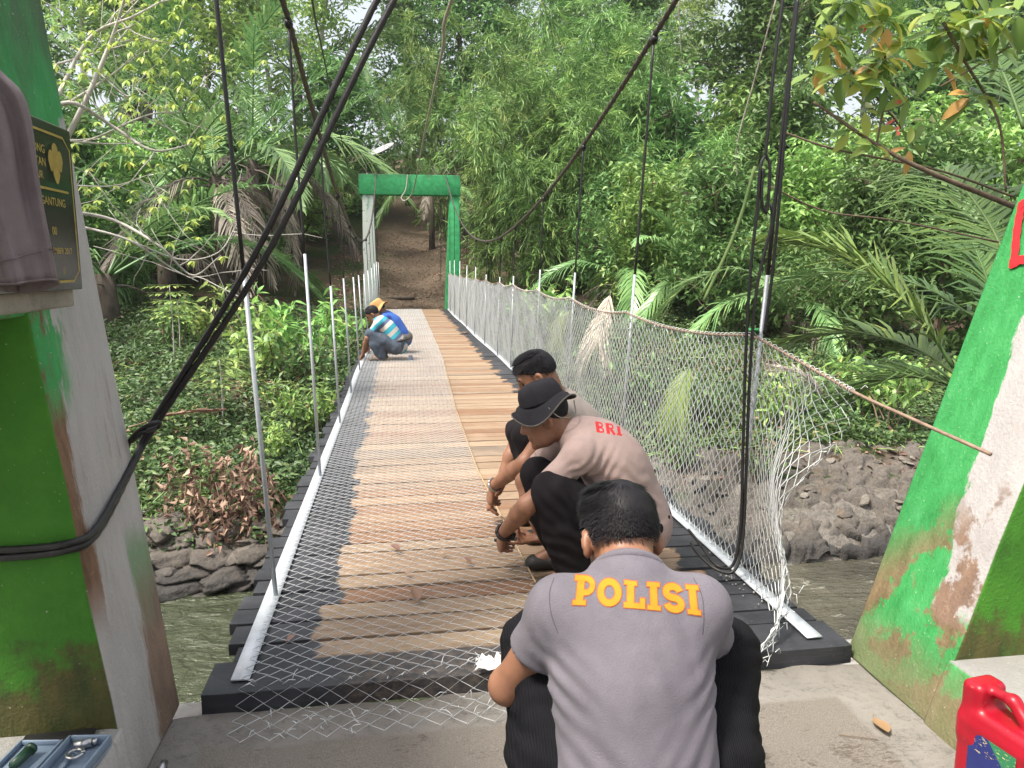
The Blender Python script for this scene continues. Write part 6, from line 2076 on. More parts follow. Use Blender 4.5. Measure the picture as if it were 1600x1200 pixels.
for ch in 'POLISI':
    w, st = glyph(ch)
    for p_, w_ in st: strokes.append((np.asarray(p_, float) + [u0, 0], w_))
    u0 += w + 0.07
TW = u0 - 0.07


def px1(u, v):
    f = u / TW
    x = 896 + f * 198
    y = 945 + 17 * f * f + 1.5 * math.sin(f * 3.1)
    return x + (v - 0.5) * 5 * (1 - 2 * f), y - v * (42 + 5 * abs(f - 0.5) * 2)


M['seam_grey'] = m_cloth('seam_grey', (0.085, 0.078, 0.092)); M['seam_mauve'] = m_cloth('seam_mauve', (0.22, 0.16, 0.145))
for sp in ([(868, 897), (859, 925), (861, 958), (872, 990)], [(1080, 897), (1096, 928), (1100, 962), (1098, 992)]):
    print_on(sh1[0], sh1[1], g1, r1, 'seam', 'seam_grey', [(smooth_curve([(a_, c_, 0) for a_, c_ in sp], 14)[:, :2], 1.5)], lambda u, v: (u, v), 0.0006)
print_on(sh1[0], sh1[1], g1, r1, 'print_outline', 'orange_print', strokes, px1, 0.0008, 0.035)
print_on(sh1[0], sh1[1], g1, r1, 'print', 'yellow_print', strokes, px1, 0.0019)

DF = 0.068
J2 = dict(pelvis=(1.030, 3.140, 0.320), chest=(0.880, 3.130, 0.600), neck=(0.715, 3.150, 0.725), head=(0.610, 3.180, 0.785), hf=(-0.90, 0.14, -0.36),
          shL=(0.715, 2.985, 0.660), shR=(0.735, 3.310, 0.670), elL=(0.500, 2.990, 0.455), elR=(0.555, 3.400, 0.440), wrL=(0.430, 3.200, 0.265), wrR=(0.620, 3.300, 0.200),
          hdL=(-0.05, 0.62, -0.75), hdR=(-0.85, 0.1, -0.12), hnL=(0.85, 0.3, -0.3), hnR=(-0.1, 0.1, 1),
          hipL=(0.950, 3.050, 0.270), hipR=(0.960, 3.240, 0.270), knL=(0.600, 2.960, 0.515), knR=(0.600, 3.300, 0.500), anL=(0.700, 3.000, 0.160), anR=(0.700, 3.260, 0.160), toL=(0.575, 2.990, 0.100), toR=(0.580, 3.260, 0.100))
o2 = dict(floor=DF, skin='skin', shirt='shirt_mauve', trousers='trouser_dark', seed=5, sleeve=0.66, nhair=500, nape=-0.02, collar=0.015, fold=0.006, curlL=0.75, curlR=0.85, thumbL=1, thumbR=-1, shirt_girth=1.07, creases=[((0.77, 2.97, 0.60), (0.8, 0, -0.55), 24, 0.007, 0.09), ((0.90, 2.99, 0.47), (0.55, 0, 0.8), 20, 0.006, 0.12), ((0.70, 2.95, 0.60), (0.5, 0, -0.8), 30, 0.005, 0.06), ((0.95, 2.99, 0.38), (0.3, 0, 0.95), 24, 0.006, 0.10)],
          tcreases=[((0.63, 2.92, 0.48), (0.8, 0, 0.6), 22, 0.007, 0.10), ((0.78, 2.95, 0.40), (0.6, 0, 0.8), 18, 0.007, 0.12), ((0.66, 2.95, 0.28), (0.2, 0, 1), 16, 0.007, 0.12)])
r2, g2, sh2, R2, H2 = person('person', 'person in a mauve shirt and dark bucket hat squatting over the netting', J2, o2)
h1, h2 = bucket_hat(r2, g2, R2, H2, 'hat_dark', 'hat_dark', 0.0, 0.132, 0.086, 0.078, 0.075)
b = MB(); n = 40      # brim piping and chin cord
a = np.linspace(0, 2 * math.pi, n)
b.tube([H2 - g2 + R2 @ np.array([0.1325 * math.sin(q) * 0.93, 0.1325 * math.cos(q) * 1.08 - 0.012, 0.034 + 0.022 * math.sin(2 * q + 0.7) + 0.012 * math.sin(3 * q + 2)]) for q in a], 0.0035, 5)
b.build('piping', M['hat_trim'], h2, True)
b = MB(); b.tube(smooth_curve([H2 - g2 + R2 @ np.array(q) for q in [(-0.10, -0.03, 0.05), (-0.125, -0.06, 0.0), (-0.10, -0.12, -0.02), (-0.05, -0.14, 0.03)]], 16), 0.003, 5)
b.build('chin_cord', M['hat_trim'], h2, True)
print_on(sh2[0], sh2[1], g2, r2, 'seam', 'seam_mauve', [(smooth_curve([(872, 655, 0), (893, 678, 0), (902, 705, 0), (900, 730, 0)], 14)[:, :2], 1.6)], lambda u, v: (u, v), 0.0006)
strokes = []; u0 = 0
for ch in 'BRI':
    w, st = glyph(ch)
    for p_, w_ in st: strokes.append((np.asarray(p_, float) + [u0, 0], w_))
    u0 += w + 0.06
print_on(sh2[0], sh2[1], g2, r2, 'print', 'red_print', strokes, lambda u, v: (931 + u * 17.5 + v * -2.5, 675 + u * 2.5 - v * 17), 0.0012)
scr = [(np.array([(q / 10 * 1.0, 0.5 + 0.5 * math.sin(q * 1.7) * (0.5 + 0.5 * math.cos(q))) for q in range(24)]) * [1.5, 1], 0.16)]
print_on(sh2[0], sh2[1], g2, r2, 'script_print', 'white_print', scr, lambda u, v: (919 + u * 6, 653 + u * 1.2 - v * 7), 0.0012)
b = MB()      # wrist watch
wl, wd = np.array(J2['wrL']), nrm(np.array(J2['wrL']) - np.array(J2['elL']))
aa = frame(wd, (0.3, -0.9, 0.2))
a = np.linspace(0, 2 * math.pi, 20)
b.tube([wl - g2 - wd * 0.012 + aa @ np.array([0.034 * math.cos(q), 0, 0.034 * math.sin(q)]) for q in a], 0.0085, 6)
wc = wl - g2 - wd * 0.012 + aa @ np.array([-0.03, 0, 0.02])
b.tube([wc + aa @ np.array([0.004, 0, -0.003]), wc + aa @ np.array([-0.012, 0, 0.008])], 0.018, 12)
wt = b.build('wrist_watch', M['black'], None, True); wt.location = g2
tag(wt, 'black wrist watch worn by the person in the bucket hat', 'watch')
# pliers in the right hand
b = MB(); M['chrome'] = m_plain('worn_chrome', (0.45, 0.45, 0.46), 0.3, 0.9, 0.15, 30, 0.5, 0)
ph = np.array(J2['wrR']) + np.array([-0.10, 0.01, -0.005])
for s_ in (-1, 1):
    b.tube(smooth_curve([ph + [0.0, 0.012 * s_, 0], ph + [-0.05, 0.006 * s_, 0.004], ph + [-0.075, 0.009 * s_, 0.004], ph + [-0.115, 0.002 * s_, 0.0]], 12), [0.006] * 5 + [0.009] * 3 + [0.007] * 4, 6)
tag(b.build('pliers', M['steel_dark'], None, True), 'dark steel pliers held over the netting edge by the bucket hat wearer', 'pliers')

J3 = dict(pelvis=(1.005, 3.740, 0.320), chest=(0.875, 3.710, 0.610), neck=(0.745, 3.670, 0.785), head=(0.660, 3.655, 0.895), hf=(-0.80, 0.12, -0.55),
          shL=(0.735, 3.530, 0.725), shR=(0.775, 3.850, 0.740), elL=(0.575, 3.500, 0.500), elR=(0.605, 3.950, 0.500), wrL=(0.450, 3.720, 0.330), wrR=(0.495, 3.900, 0.250),
          hdL=(-0.12, 0.45, -0.85), hdR=(-0.4, 0.1, -0.85), hnL=(0.9, 0.25, -0.2), hnR=(0.85, -0.2, -0.3),
          hipL=(0.965, 3.640, 0.300), hipR=(0.975, 3.840, 0.300), knL=(0.610, 3.600, 0.600), knR=(0.625, 3.920, 0.560), anL=(0.745, 3.600, 0.160), anR=(0.745, 3.880, 0.160), toL=(0.625, 3.590, 0.100), toR=(0.625, 3.880, 0.100))
o3 = dict(floor=DF, skin='skin', shirt='shirt_taupe', trousers='trouser_dark', seed=9, sleeve=0.6, nhair=8000, hlen=0.036, lowback=-0.45, hw=0.0026, collar=0.015, curlL=0.6, curlR=0.6, side=0.02, nape=-0.02)
r3, g3, sh3, R3, H3 = person('person', 'bareheaded person in a taupe shirt behind the bucket hat wearer', J3, o3)
strokes = []; u0 = 0
for ch in 'PO':
    w, st = glyph(ch)
    for p_, w_ in st: strokes.append((np.asarray(p_, float) + [u0, 0], w_))
    u0 += w + 0.1
print_on(sh3[0], sh3[1], g3, r3, 'print', 'yellow_print', strokes, lambda u, v: (921 + u * 7, 614 + u * 5 - v * 11), 0.0015)
b = MB(); wl, wd = np.array(J3['wrL']), nrm(np.array(J3['wrL']) - np.array(J3['elL'])); aa = frame(wd, (0.3, -0.9, 0.2)); a = np.linspace(0, 2 * math.pi, 20)
b.tube([wl - wd * 0.015 + aa @ np.array([0.034 * math.cos(q), 0, 0.034 * math.sin(q)]) for q in a], 0.0055, 6)
tag(b.build('bracelet', M['chrome'], None, True), 'silver bracelet on the wrist of the bareheaded person', 'bracelet')


def squat(px, py, Y, facing, bend=0.5, s=0.93, head_f=None, reach=(0.36, 0.05)):
    """joints of a crouching figure; facing is an angle from +X"""
    p = at(px, py, Y); f = np.array([math.cos(facing), math.sin(facing), 0]); l = np.array([-f[1], f[0], 0]); z = np.array([0, 0, 1.0])
    O = np.array([p[0], p[1], DF + float(deck_rise(Y))])
    q = lambda a, b_, c: tuple(O + s * (f * a + l * b_ + z * c))
    return dict(pelvis=q(-0.20, 0, 0.25), chest=q(-0.02, 0, 0.50), neck=q(0.11, 0, 0.64), head=q(0.19, 0, 0.72), hf=head_f if head_f is not None else tuple(f * 0.8 + z * -0.6),
                shL=q(0.09, 0.165, 0.59), shR=q(0.09, -0.165, 0.59), elL=q(0.26, 0.19, 0.36), elR=q(0.26, -0.19, 0.36), wrL=q(reach[0], 0.10, reach[1] + 0.10), wrR=q(reach[0], -0.12, reach[1] + 0.10),
                hdL=tuple(f * 0.5 - z * 0.8), hdR=tuple(f * 0.5 - z * 0.8), hnL=tuple(-f - z * 0.3), hnR=tuple(-f - z * 0.3),
                hipL=q(-0.17, 0.10, 0.22), hipR=q(-0.17, -0.10, 0.22), knL=q(0.20, 0.17, 0.43), knR=q(0.20, -0.17, 0.43), anL=q(0.06, 0.14, 0.09), anR=q(0.06, -0.14, 0.09), toL=q(0.20, 0.16, 0.03), toR=q(0.20, -0.16, 0.03))


t = NT('striped_shirt'); p = t.pos(obj=True); s_ = t.sep(p)
st = t.math('ADD', t.math('MULTIPLY', s_[2], 0.75), t.math('MULTIPLY', s_[0], -0.66))
st = t.math('FRACT', t.math('MULTIPLY', t.math('ADD', st, 1.0), 3.6))
col = t.ramp(st, [(0.0, (0.05, 0.33, 0.42)), (0.25, (0.55, 0.50, 0.44)), (0.45, (0.10, 0.13, 0.22)), (0.62, (0.05, 0.33, 0.42)), (0.8, (0.45, 0.42, 0.38))], 'CONSTANT')
M['shirt_stripe'] = t.done(t.pbr(col, 0.85, 0, None, 0.2))
M['shirt_blue'] = m_cloth('blue_jersey', (0.045, 0.12, 0.42))
M['denim'] = m_cloth('washed_denim', (0.075, 0.095, 0.125), 0.3)
M['khaki'] = m_cloth('grey_trousers', (0.14, 0.13, 0.12), 0.2)
M['sandal'] = m_plain('sandal', (0.13, 0.11, 0.09), 0.8)
J4 = squat(603, 557, 11.35, math.pi * 0.97, reach=(0.34, 0.02))
r4, g4, sh4, R4, H4 = person('person', 'worker in a teal striped shirt crouching at the left deck edge', J4, dict(floor=DF + float(deck_rise(11.3)), skin='skin_dark', shirt='shirt_stripe', trousers='denim', seed=13, h=0.010, nhair=900, hlen=0.03, shoe='sandal'))
b = MB()      # tool belt with a hanging hatchet sheath
pp = np.array(J4['pelvis'])
a = np.linspace(0, 2 * math.pi, 24)
b.tube([pp - g4 + np.array([0.16 * math.cos(q), 0.165 * math.sin(q), 0.06 + 0.03 * math.cos(q)]) for q in a], 0.018, 5)
b.build('tool_belt', M['steel_dark'], r4, True)
b = MB(); b.box((0.14, -0.14, -0.16), (0.20, -0.11, 0.08)); b.build('tool_pouch', M['denim'], r4)
J5 = squat(612, 530, 12.25, math.pi * 1.0, s=0.97, reach=(0.34, 0.04))
r5, g5, sh5, R5, H5 = person('person', 'worker in a blue shirt and tan hat crouching behind the striped shirt', J5, dict(floor=DF + float(deck_rise(12.2)), skin='skin_dark', shirt='shirt_blue', trousers='khaki', seed=17, h=0.010, nhair=400, shoe='sandal'))
bucket_hat(r5, g5, R5, H5, 'hat_straw', 'hat_straw', 0.0, 0.16)

# ------------------------------------------------------------------ small things
# hanging shirt on the left
t0 = at(-95, 60, 1.62); t1 = at(30, 120, 1.66); b0 = at(-40, 440, 1.62); b1 = at(92, 446, 1.70)
sb = MB(); nu, nv = 40, 36
V = []
for i in range(nv):
    f = i / (nv - 1)
    l_ = smooth_curve([at(-200, 40, 1.58), at(-120, 250, 1.60), at(-75, 448, 1.61)], nv)[i]
    r_ = smooth_curve([at(-60, 40, 1.62), at(0, 112, 1.66), at(44, 168, 1.68), at(64, 300, 1.70), at(93, 452, 1.71)], nv)[i]
    c = (l_ + r_) / 2; ax_ = (r_ - l_) / 2; dp = nrm(np.cross(ax_, [0, 0, 1.0])) * 0.055
    for j in range(nu):
        a_ = 2 * math.pi * j / nu
        fold_ = 1 + 0.30 * math.sin(3 * a_ + 2.5 * f) + 0.34 * math.sin(7 * a_ - 4 * f + 1) + 0.30 * math.sin(11 * a_ + 3 * f)
        V.append(c + ax_ * math.cos(a_) + dp * math.sin(a_) * fold_ + np.array([0, 0, 0.010 * math.sin(2 * a_ + 1) * f + 0.016 * max(0.0, math.sin(a_)) * f ** 5]))
V = np.array(V); o0 = np.array([-0.75, 1.65, 1.4])
i = np.arange(nv - 1)[:, None]; j = np.arange(nu)[None]
sb.add(V - o0, np.stack([i * nu + j, i * nu + (j + 1) % nu, (i + 1) * nu + (j + 1) % nu, (i + 1) * nu + j], -1).reshape(-1, 4))
M['hung_cloth'] = m_cloth('hung_cloth', (0.19, 0.155, 0.16), 0.2)
hs = empty('hanging_shirt', tuple(o0)); o = sb.build('sleeve', M['hung_cloth'], hs, True)
sm = o.modifiers.new('thickness', 'SOLIDIFY'); sm.thickness = 0.003
hemb = MB()
rows = V.reshape(nv, nu, 3)
hemb.tube(np.vstack([rows[-1], rows[-1][:1]]) - o0 + np.array([0, 0, 0.003]), 0.0022, 5); hemb.build('hem', M['hung_cloth'], hs, True)
hemb = MB(); r3_ = rows[-4]; cen = r3_.mean(0)
hemb.tube(np.vstack([r3_, r3_[:1]]) * 1.0 - o0 + 0.004 * nrm(np.vstack([r3_, r3_[:1]]) - cen), 0.0014, 4); hemb.build('stitching', M['hung_cloth'], hs, True)
hk = MB(); hk.tube([at(-60, 75, 1.62) - o0, (-0.16, -0.05, 0.55)], 0.004, 5); hk.build('hook', M['steel_dark'], hs)
tag(hs, 'grey brown shirt hanging in front of the plaque at the left border', 'shirt')

# red jerrycan: far-left top corner near (1.50, 1.77), long side towards the viewer
s = SDF((-0.08, -0.03, -0.01), (0.08, 0.27, 0.34), 0.0035)


def rbox(c, hf, r):
    c = np.array(c); hf = np.array(hf)

    def f(P):
        q = np.abs(P - c) - (hf - r)
        return np.sqrt((np.maximum(q, 0) ** 2).sum(-1)) + np.minimum(q.max(-1), 0) - r
    return f


big = lambda f, k=0.0, mode='add': s.op(f, s.lo, s.lo + s.h * s.n, k, mode)
big(rbox((0, 0.115, 0.105), (0.056, 0.115, 0.105), 0.022))
big(rbox((0, 0.033, 0.22), (0.050, 0.033, 0.085), 0.02), 0.03)
big(rbox((0, 0.13, 0.205), (0.052, 0.10, 0.03), 0.02), 0.02)
s.cone((0, 0.035, 0.285), (0, 0.12, 0.292), 0.017, 0.016, 0.012, lat=(1, 0, 0), fl=0.8); s.cone((0, 0.12, 0.292), (0, 0.185, 0.235), 0.017, 0.02, 0.014)
s.ell((-0.066, 0.12, 0.11), (0.012, 0.085, 0.078), None, 0, 'sub'); s.ell((0.066, 0.12, 0.11), (0.012, 0.085, 0.078), None, 0, 'sub')
s.cone((0, 0.205, 0.22), (0, 0.205, 0.252), 0.024, 0.022, 0.008)
jc = empty('jerrycan', (1.556, 1.775, 0.002), rad(188))
t = NT('red_plastic'); p = t.pos(obj=True)
col = t.ramp(t.noise(p, 6, 4), [(0.3, (0.30, 0.005, 0.016)), (0.7, (0.39, 0.008, 0.024))])
col = t.mix(t.math('MULTIPLY', t.step(t.noise(p, 70, 3), 0.69, 0.73), 0.3), col, (0.5, 0.25, 0.2))
M['red_plastic'] = t.done(t.pbr(col, 0.36, 0, t.bump(t.noise(p, 60, 3), 0.08, 0.004), 0.45))
s.build('body', M['red_plastic'], jc, (0, 0, 0), 2)
b = MB(); n = 28; a = np.linspace(0, 2 * math.pi, n, endpoint=False)
V = []
for r_, z_ in [(0.0, 0.287), (0.020, 0.287), (0.0245, 0.283), (0.0255, 0.262), (0.0275, 0.259), (0.0275, 0.252), (0.02, 0.252)]:
    for k, q in enumerate(a):
        rr = r_ * (1.05 if (k % 2 and 0.255 < z_ < 0.286) else 1.0)
        V.append((rr * math.cos(q), 0.205 + rr * math.sin(q), z_))
i = np.arange(6)[:, None]; j = np.arange(n)[None]
b.add(V, np.stack([i * n + j, i * n + (j + 1) % n, (i + 1) * n + (j + 1) % n, (i + 1) * n + j], -1).reshape(-1, 4))
b.build('cap', M['red_plastic'], jc, True)
t = NT('can_label'); p = t.pos(obj=True); s_ = t.sep(p)
dg_ = t.math('ADD', t.math('MULTIPLY', s_[1], 0.8), s_[2])
col = t.ramp(t.math('FRACT', t.math('MULTIPLY', dg_, 5.5)), [(0, (0.02, 0.03, 0.16)), (0.5, (0.03, 0.04, 0.24)), (0.52, (0.30, 0.32, 0.40)), (0.56, (0.02, 0.03, 0.15))], 'CONSTANT')
col = t.mix(t.step(t.math('MULTIPLY_ADD', s_[1], 1.1, s_[2]), 0.30, 0.302), col, (0.03, 0.20, 0.09))
col = t.mix(t.math('MULTIPLY', t.step(t.noise(p, 90, 4, 0.7, (1, 0.6, 2)), 0.6, 0.62), t.step(s_[2], 0.125, 0.13)), col, (0.65, 0.55, 0.25))
M['can_label'] = t.done(t.pbr(col, 0.3, 0, None, 0.5))
for sx in (-1, 1):
    b = MB(); nv_ = 9
    V = []
    for i in range(nv_):
        for j in range(nv_):
            yy_ = 0.05 + 0.14 * i / 8; zz_ = 0.04 + 0.15 * j / 8
            q = 1 - ((yy_ - 0.12) / 0.085) ** 2 - ((zz_ - 0.11) / 0.078) ** 2
            x_ = min(0.056, 0.066 - 0.012 * math.sqrt(max(q, 0)))
            V.append((sx * (x_ + 0.0022), yy_, zz_))
    i = np.arange(8)[:, None]; j = np.arange(8)[None]
    F = np.stack([i * 9 + j, (i + 1) * 9 + j, (i + 1) * 9 + j + 1, i * 9 + j + 1], -1).reshape(-1, 4)
    b.add(V, F if sx > 0 else F[:, ::-1])
    b.build('label_sticker', M['can_label'], jc, True)
tag(jc, 'red plastic jerrycan with a ribbed cap standing against the right pylon', 'jerrycan')

# tool case, phone and tools on the left plinth
PZ = 0.217
M['case'] = m_plain('grey_blue_plastic', (0.19, 0.25, 0.33), 0.45, 0, 0.1, 20)
tc = empty('tool_case', (-0.87, 1.84, PZ), rad(-7)); tag(tc, 'open grey blue plastic socket case on the left pylon plinth', 'tool case')
for nm, x0, x1 in (('tray', 0.008, 0.115), ('lid', -0.115, -0.008)):
    b = MB(); y0, y1, hh = -0.14, 0.095, 0.032 if nm == 'tray' else 0.02
    b.box((x0, y0, 0.0), (x1, y1, 0.006)); b.box((x0, y0, 0.0065), (x0 + 0.006, y1, hh)); b.box((x1 - 0.006, y0, 0.0065), (x1, y1, hh)); b.box((x0 + 0.0065, y1 - 0.006, 0.0065), (x1 - 0.0065, y1, hh)); b.box((x0 + 0.0065, y0, 0.0065), (x1 - 0.0065, y0 + 0.006, hh))
    b.box((x0 + 0.03, y0 + 0.05, 0.0065), (x0 + 0.042, y1 - 0.05, 0.016))
    bevel(b.build(nm, M['case'], tc), 0.0025, 2)
b = MB(); b.tube([(-0.935, 1.83, PZ + 0.026), (-0.925, 1.885, PZ + 0.026)], [0.012, 0.013], 10); b.tube([(-0.9245, 1.888, PZ + 0.026), (-0.923, 1.897, PZ + 0.026)], 0.015, 12); b.tube([(-0.937, 1.82, PZ + 0.026), (-0.955, 1.70, PZ + 0.024)], 0.004, 6)
M['green_dark'] = m_plain('dark_green_plastic', (0.02, 0.06, 0.035), 0.4)
tag(b.build('screwdriver', M['green_dark'], None, True), 'screwdriver with a dark green handle lying in the open case lid', 'screwdriver')
b = MB(); c0 = np.array([-0.807, 1.89, PZ + 0.02])
b.tube([c0 + [-0.02, 0.012, 0], c0 + [0.018, 0.02, 0]], 0.011, 12); b.tube([c0 + [0.0195, 0.021, 0], c0 + [0.03, 0.023, 0]], 0.0085, 10)
tag(b.build('socket', M['chrome'], None, True), 'chrome socket lying at the back of the open case tray', 'socket')
b = MB(); a = np.linspace(0, 2 * math.pi, 20)
b.tube([c0 + [0.018 * math.cos(q) - 0.002, -0.03 + 0.018 * math.sin(q), 0.004] for q in a], 0.005, 8)
tag(b.build('ring_nut', M['chrome'], None, True), 'chrome ring in the open case tray in front of the socket', 'ring')
b = MB(); b.box((-0.085, -0.022, 0), (0.085, 0.022, 0.009)); o = bevel(b.build('phone', M['black']), 0.004, 3); o.location = (-0.892, 1.969, PZ + 0.001); o.rotation_euler = (0, 0, rad(3))
M['blue_case'] = m_plain('blue_case', (0.05, 0.12, 0.35), 0.5)
tag(o, 'black phone lying on the plinth behind the socket case', 'phone')
b = MB(); q0 = atz(190, 1200, 0.03); b.tube(smooth_curve([q0 + [0.0, -0.06, -0.01], q0 + [0.002, -0.01, 0.03], q0 + [0.012, 0.03, 0.052]], 12), np.linspace(0.009, 0.004, 12), 8)
M['red_grip'] = m_plain('red_grip', (0.5, 0.03, 0.03), 0.4)
tag(b.build('red_tool_grip', M['red_grip'], None, True), 'red tool grip pointing up beside the left plinth', 'tool')
b = MB(); q0 = atz(254, 1196, 0.012); b.tube([q0 + [0, -0.03, 0], q0 + [0.002, 0.012, 0]], 0.011, 10)
tag(b.build('steel_bit', M['chrome'], None, True), 'short steel bit on the landing beside the left plinth', 'drill bit')


def fallen_leaf(px, py, z, L, W, mat, rn, lab, seed, rz=None, curl=0.4, name='fallen_leaf'):
    p_ = atz(px, py, z); rg = np.random.default_rng(seed)
    b = MB(); a_ = rz if rz is not None else rg.random() * 6.28
    D = np.array([[math.cos(a_), math.sin(a_), 0.05]])
    leaves(b, -D * L / 2, D, np.array([[0.1, -0.1, 1.0]]), L, W, rn, 'oval', curl, -0.12)
    b.V[0][:, 2] -= b.V[0][:, 2].min()
    b.tube([-D[0] * L * 0.5, -D[0] * L * 0.72 + [0, 0, 0.008]], 0.0012, 4, rn)
    o = b.build(name, M[mat]); o.location = p_
    tag(o, lab, 'leaf')


M['leaf_yellow'] = m_leaf('yellow_leaf', [(0, (0.17, 0.11, 0.035)), (1, (0.24, 0.17, 0.06))], 0.2, 0.6, 0.2)
fallen_leaf(1377, 1137, 0.004, 0.105, 0.05, 'leaf_yellow', 0.7, 'single yellow leaf on the landing left of the jerrycan', 1, rad(-105), 0.12)
for k, (px, py, L, lab) in enumerate([(650, 932, 0.11, 'largest curled brown leaf on the netting'), (634, 897, 0.07, 'small curled brown leaf just beyond the largest one'), (617, 858, 0.08, 'curled pale leaf on the netting near its middle'),
                                      (690, 866, 0.06, 'tiny brown leaf right of the curled pale leaf'), (730, 877, 0.07, 'thin dry leaf beside the netting edge'), (455, 998, 0.05, 'reddish leaf scrap on the black paint at the left')]):
    fallen_leaf(px, py, DZ + 0.022, L * 0.85, L * 0.45, 'leaf_dry', 0.35 + 0.5 * (k % 2), lab, 20 + k, None, 0.45)
b = MB(); p0 = atz(1310, 1148, 0.004); b.tube(smooth_curve([p0, atz(1330, 1150, 0.005), atz(1372, 1155, 0.004)], 12), 0.0013, 5)
tag(b.build('twig', M['bark_brown'], None, True), 'thin twig lying below the yellow leaf', 'twig')
b = MB(); p0 = atz(1322, 1031, 0.004); b.tube([p0, atz(1340, 1031, 0.005)], 0.0016, 5)
tag(b.build('nail', M['rust'], None, True), 'small rusty nail on the landing near the right deck corner', 'nail')
b = MB(); rg = np.random.default_rng(7); nn_ = 9
X, Y = np.meshgrid(np.linspace(-0.04, 0.05, nn_), np.linspace(-0.035, 0.035, nn_))
Z = 0.018 + 0.010 * rg.normal(size=X.shape)
b.add(np.stack([X + 0.006 * rg.normal(size=X.shape), Y + 0.006 * rg.normal(size=X.shape), np.clip(Z, 0.002, 0.06)], -1), np.stack([(np.arange(nn_ - 1)[:, None] * nn_ + np.arange(nn_ - 1)[None]) + d for d in (0, 1, nn_ + 1, nn_)], -1).reshape(-1, 4))
o = b.build('crumpled_paper', M['white_print']); o.location = atz(762, 1040, 0.05); sm = o.modifiers.new('t', 'SOLIDIFY'); sm.thickness = 0.0015
o.location = tuple(atz(764, 1042, 0.083))
tag(o, 'crumpled white paper on the front plank beside the elbow of the squatting person', 'paper')
b = MB(); b.box((-0.06, -0.035, 0), (0.06, 0.035, 0.03)); o = b.build('wood_offcut', M['bark_brown']); o.location = atz(727, 521, DZ + float(deck_rise(15.5)) + 0.004)
tag(o, 'small brown wood offcut on the far right of the deck', 'wood block')
# dusty scraps of plaster along the right rail
M['scrap'] = m_plain('pale_scrap', (0.30, 0.29, 0.27), 0.9)
b = MB(); rg = np.random.default_rng(8)
for q in range(30):
    y_ = rg.uniform(2.75, 3.4); x_ = 1.415 + rg.normal() * 0.018; sz = 0.004 + 0.008 * rg.random()
    b.hexa(np.array([(x_ + dx * sz, y_ + dy * sz, DZ + 0.003 + dz_ * sz * .5) for dx, dy, dz_ in [(0, 0, 0), (1, 0.1, 0), (0.9, 1, 0), (0.1, 0.8, 0), (0.2, 0.1, 1), (0.8, 0.2, 1), (0.7, 0.8, 1), (0.2, 0.7, 1)]]))
tag(b.build('plaster_scraps', M['scrap']), 'pale crumbs of plaster beside the right edge rail', 'debris', kind='stuff')

# far things: logs on the path, chain, dish
for px, py, w, lab in [(625, 443, 46, 'dark log step across the upper path behind the portal'), (637, 470, 62, 'long log step at the end of the deck'), (648, 466, 14, 'short charred log lying on the path')]:
    Y = 27 if py < 450 else 24.8
    a_, c_ = at(px - w / 2, py, Y), at(px + w / 2, py + 1, Y)
    z0 = float(ground_z((a_[0] + c_[0]) / 2, Y)) + 0.05
    b = MB(); m_ = (a_ + c_) / 2; m_[2] = z0
    b.tube(np.array([a_ * [1, 1, 0] + [0, 0, z0], m_ + [0, 0, 0.02], c_ * [1, 1, 0] + [0, 0, z0]]) - m_, [0.06, 0.075, 0.06], 8)
    o = b.build('log', M['bark_dark'], None, True); o.location = m_
    tag(o, lab, 'log')
b = MB(); c0 = at(690, 330, 24.25); c1 = at(688, 440, 24.2)
L_ = np.linalg.norm(c1 - c0); nl_ = int(L_ / 0.07)
for q in range(nl_):
    c_ = lerp(c0, c1, (q + .5) / nl_); a_ = np.linspace(0, 2 * math.pi, 9)
    dx = np.array([1, 0, 0]) if q % 2 else np.array([0, 1, 0])
    b.tube([c_ - c0 + dx * 0.02 * math.cos(u) + np.array([0, 0, 0.045 * math.sin(u)]) for u in a_], 0.009, 4)
o = b.build('hanging_chain', M['steel_dark']); o.location = c0
tag(o, 'dark chain hanging inside the far portal beside its right column', 'chain')
ds = empty('satellite_dish', tuple(at(592, 262, 27.5))); o0 = at(592, 262, 27.5)
c_ = at(598, 237, 27.5) - o0
Rz = frame((-0.42, -0.30, 0.85), (0.9, 0, 0.4))
b = MB(); n = 28; a = np.linspace(0, 2 * math.pi, n, endpoint=False); V = []
for r_ in np.linspace(0.02, 0.47, 7):
    for q in a: V.append(c_ + Rz @ np.array([r_ * math.cos(q), 0.5 * r_ ** 2, r_ * math.sin(q)]))
i = np.arange(6)[:, None]; j = np.arange(n)[None]
b.add(V, np.stack([i * n + j, i * n + (j + 1) % n, (i + 1) * n + (j + 1) % n, (i + 1) * n + j], -1).reshape(-1, 4))
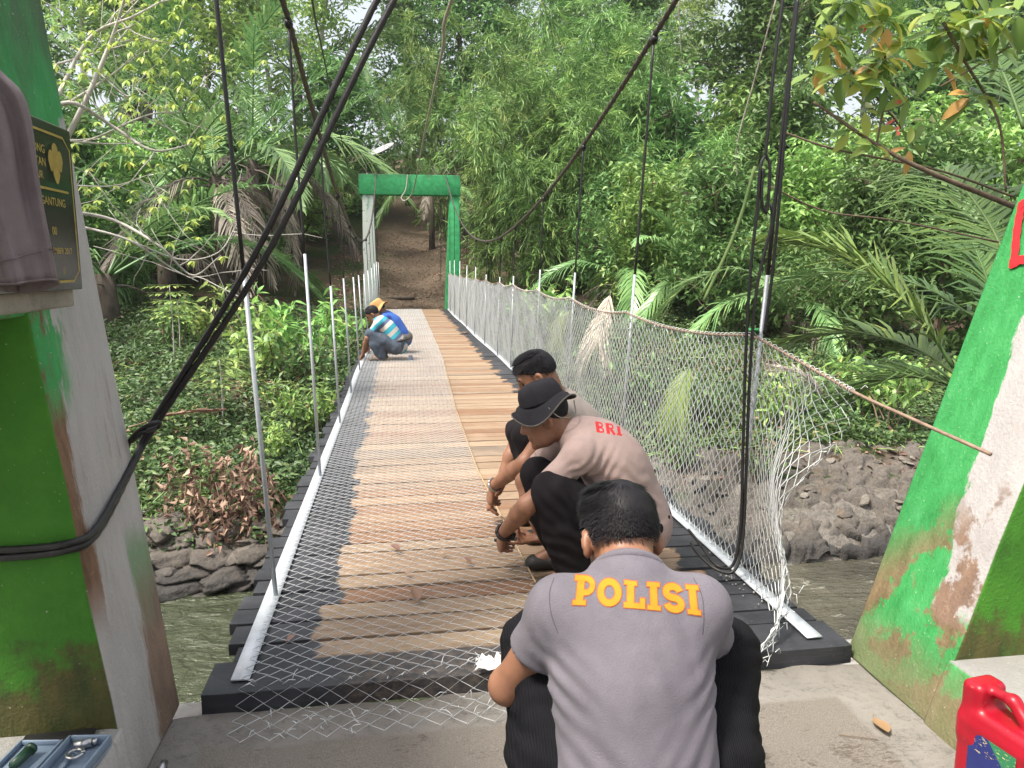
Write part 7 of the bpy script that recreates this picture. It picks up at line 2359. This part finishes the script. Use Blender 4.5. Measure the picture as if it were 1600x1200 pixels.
M['dish'] = m_plain('grey_dish', (0.30, 0.295, 0.31), 0.5)
o = b.build('reflector', M['dish'], ds, True); sm = o.modifiers.new('t', 'SOLIDIFY'); sm.thickness = 0.012
b = MB(); f_ = c_ + Rz @ np.array([0, 0.42, 0])
for q in (0.4, 2.5, 4.6): b.tube([c_ + Rz @ np.array([0.45 * math.cos(q), 0.1, 0.45 * math.sin(q)]), f_], 0.008, 5)
b.tube([f_ - 0.04, f_ + 0.06], 0.035, 8); b.build('receiver', M['dish'], ds)
gz = float(ground_z(o0[0] + c_[0], 27.5)) - o0[2]
mb_ = at(574, 300, 27.6) - o0
b = MB(); b.tube([c_, np.array([mb_[0], c_[1], c_[2] - 0.45]), np.array([mb_[0], c_[1], gz])], 0.03, 8); b.build('mast', M['steel_dark'], ds, True)
tag(ds, 'grey satellite dish on a mast above the far portal', 'satellite dish')
# dry thatch of palm leaf lying on top of the crossbeam
b = MB(); o0 = np.array([0.4, FY + 0.2, 4.21]); rg = np.random.default_rng(12)
n = 240
P = np.stack([np.concatenate([rg.uniform(-1.4, -0.9, n // 3), rg.uniform(0.7, 1.5, n - n // 3)]), rg.uniform(-0.1, 0.3, n), 0.02 + 0.06 * rg.random(n)], -1)
leaves(b, P, rdir(rg, n) * [1, .5, .25], np.tile([0, 0, 1.0], (n, 1)), 0.35, 0.035, rg.random(n), 'blade', 0, 0.2)
o = b.build('dry_thatch', M['leaf_dead']); o.location = o0
tag(o, 'dry palm litter lying on the far crossbeam', 'palm litter', kind='stuff')

# ------------------------------------------------------------------ the humid air over the valley
b = MB(); b.box((-45, -6, -4.2), (45, 100, 42))
t = NT('humid_air')
v = t.n('ShaderNodeVolumePrincipled')
v.inputs['Color'].default_value = (0.93, 0.96, 1.0, 1)
v.inputs['Density'].default_value = 0.0005
v.inputs['Anisotropy'].default_value = 0.3
t.l(v.outputs[0], t.out.inputs['Volume'])
hz = b.build('haze', t.m)
tag(hz, 'thin humid haze paling the far forest', 'haze', kind='stuff')
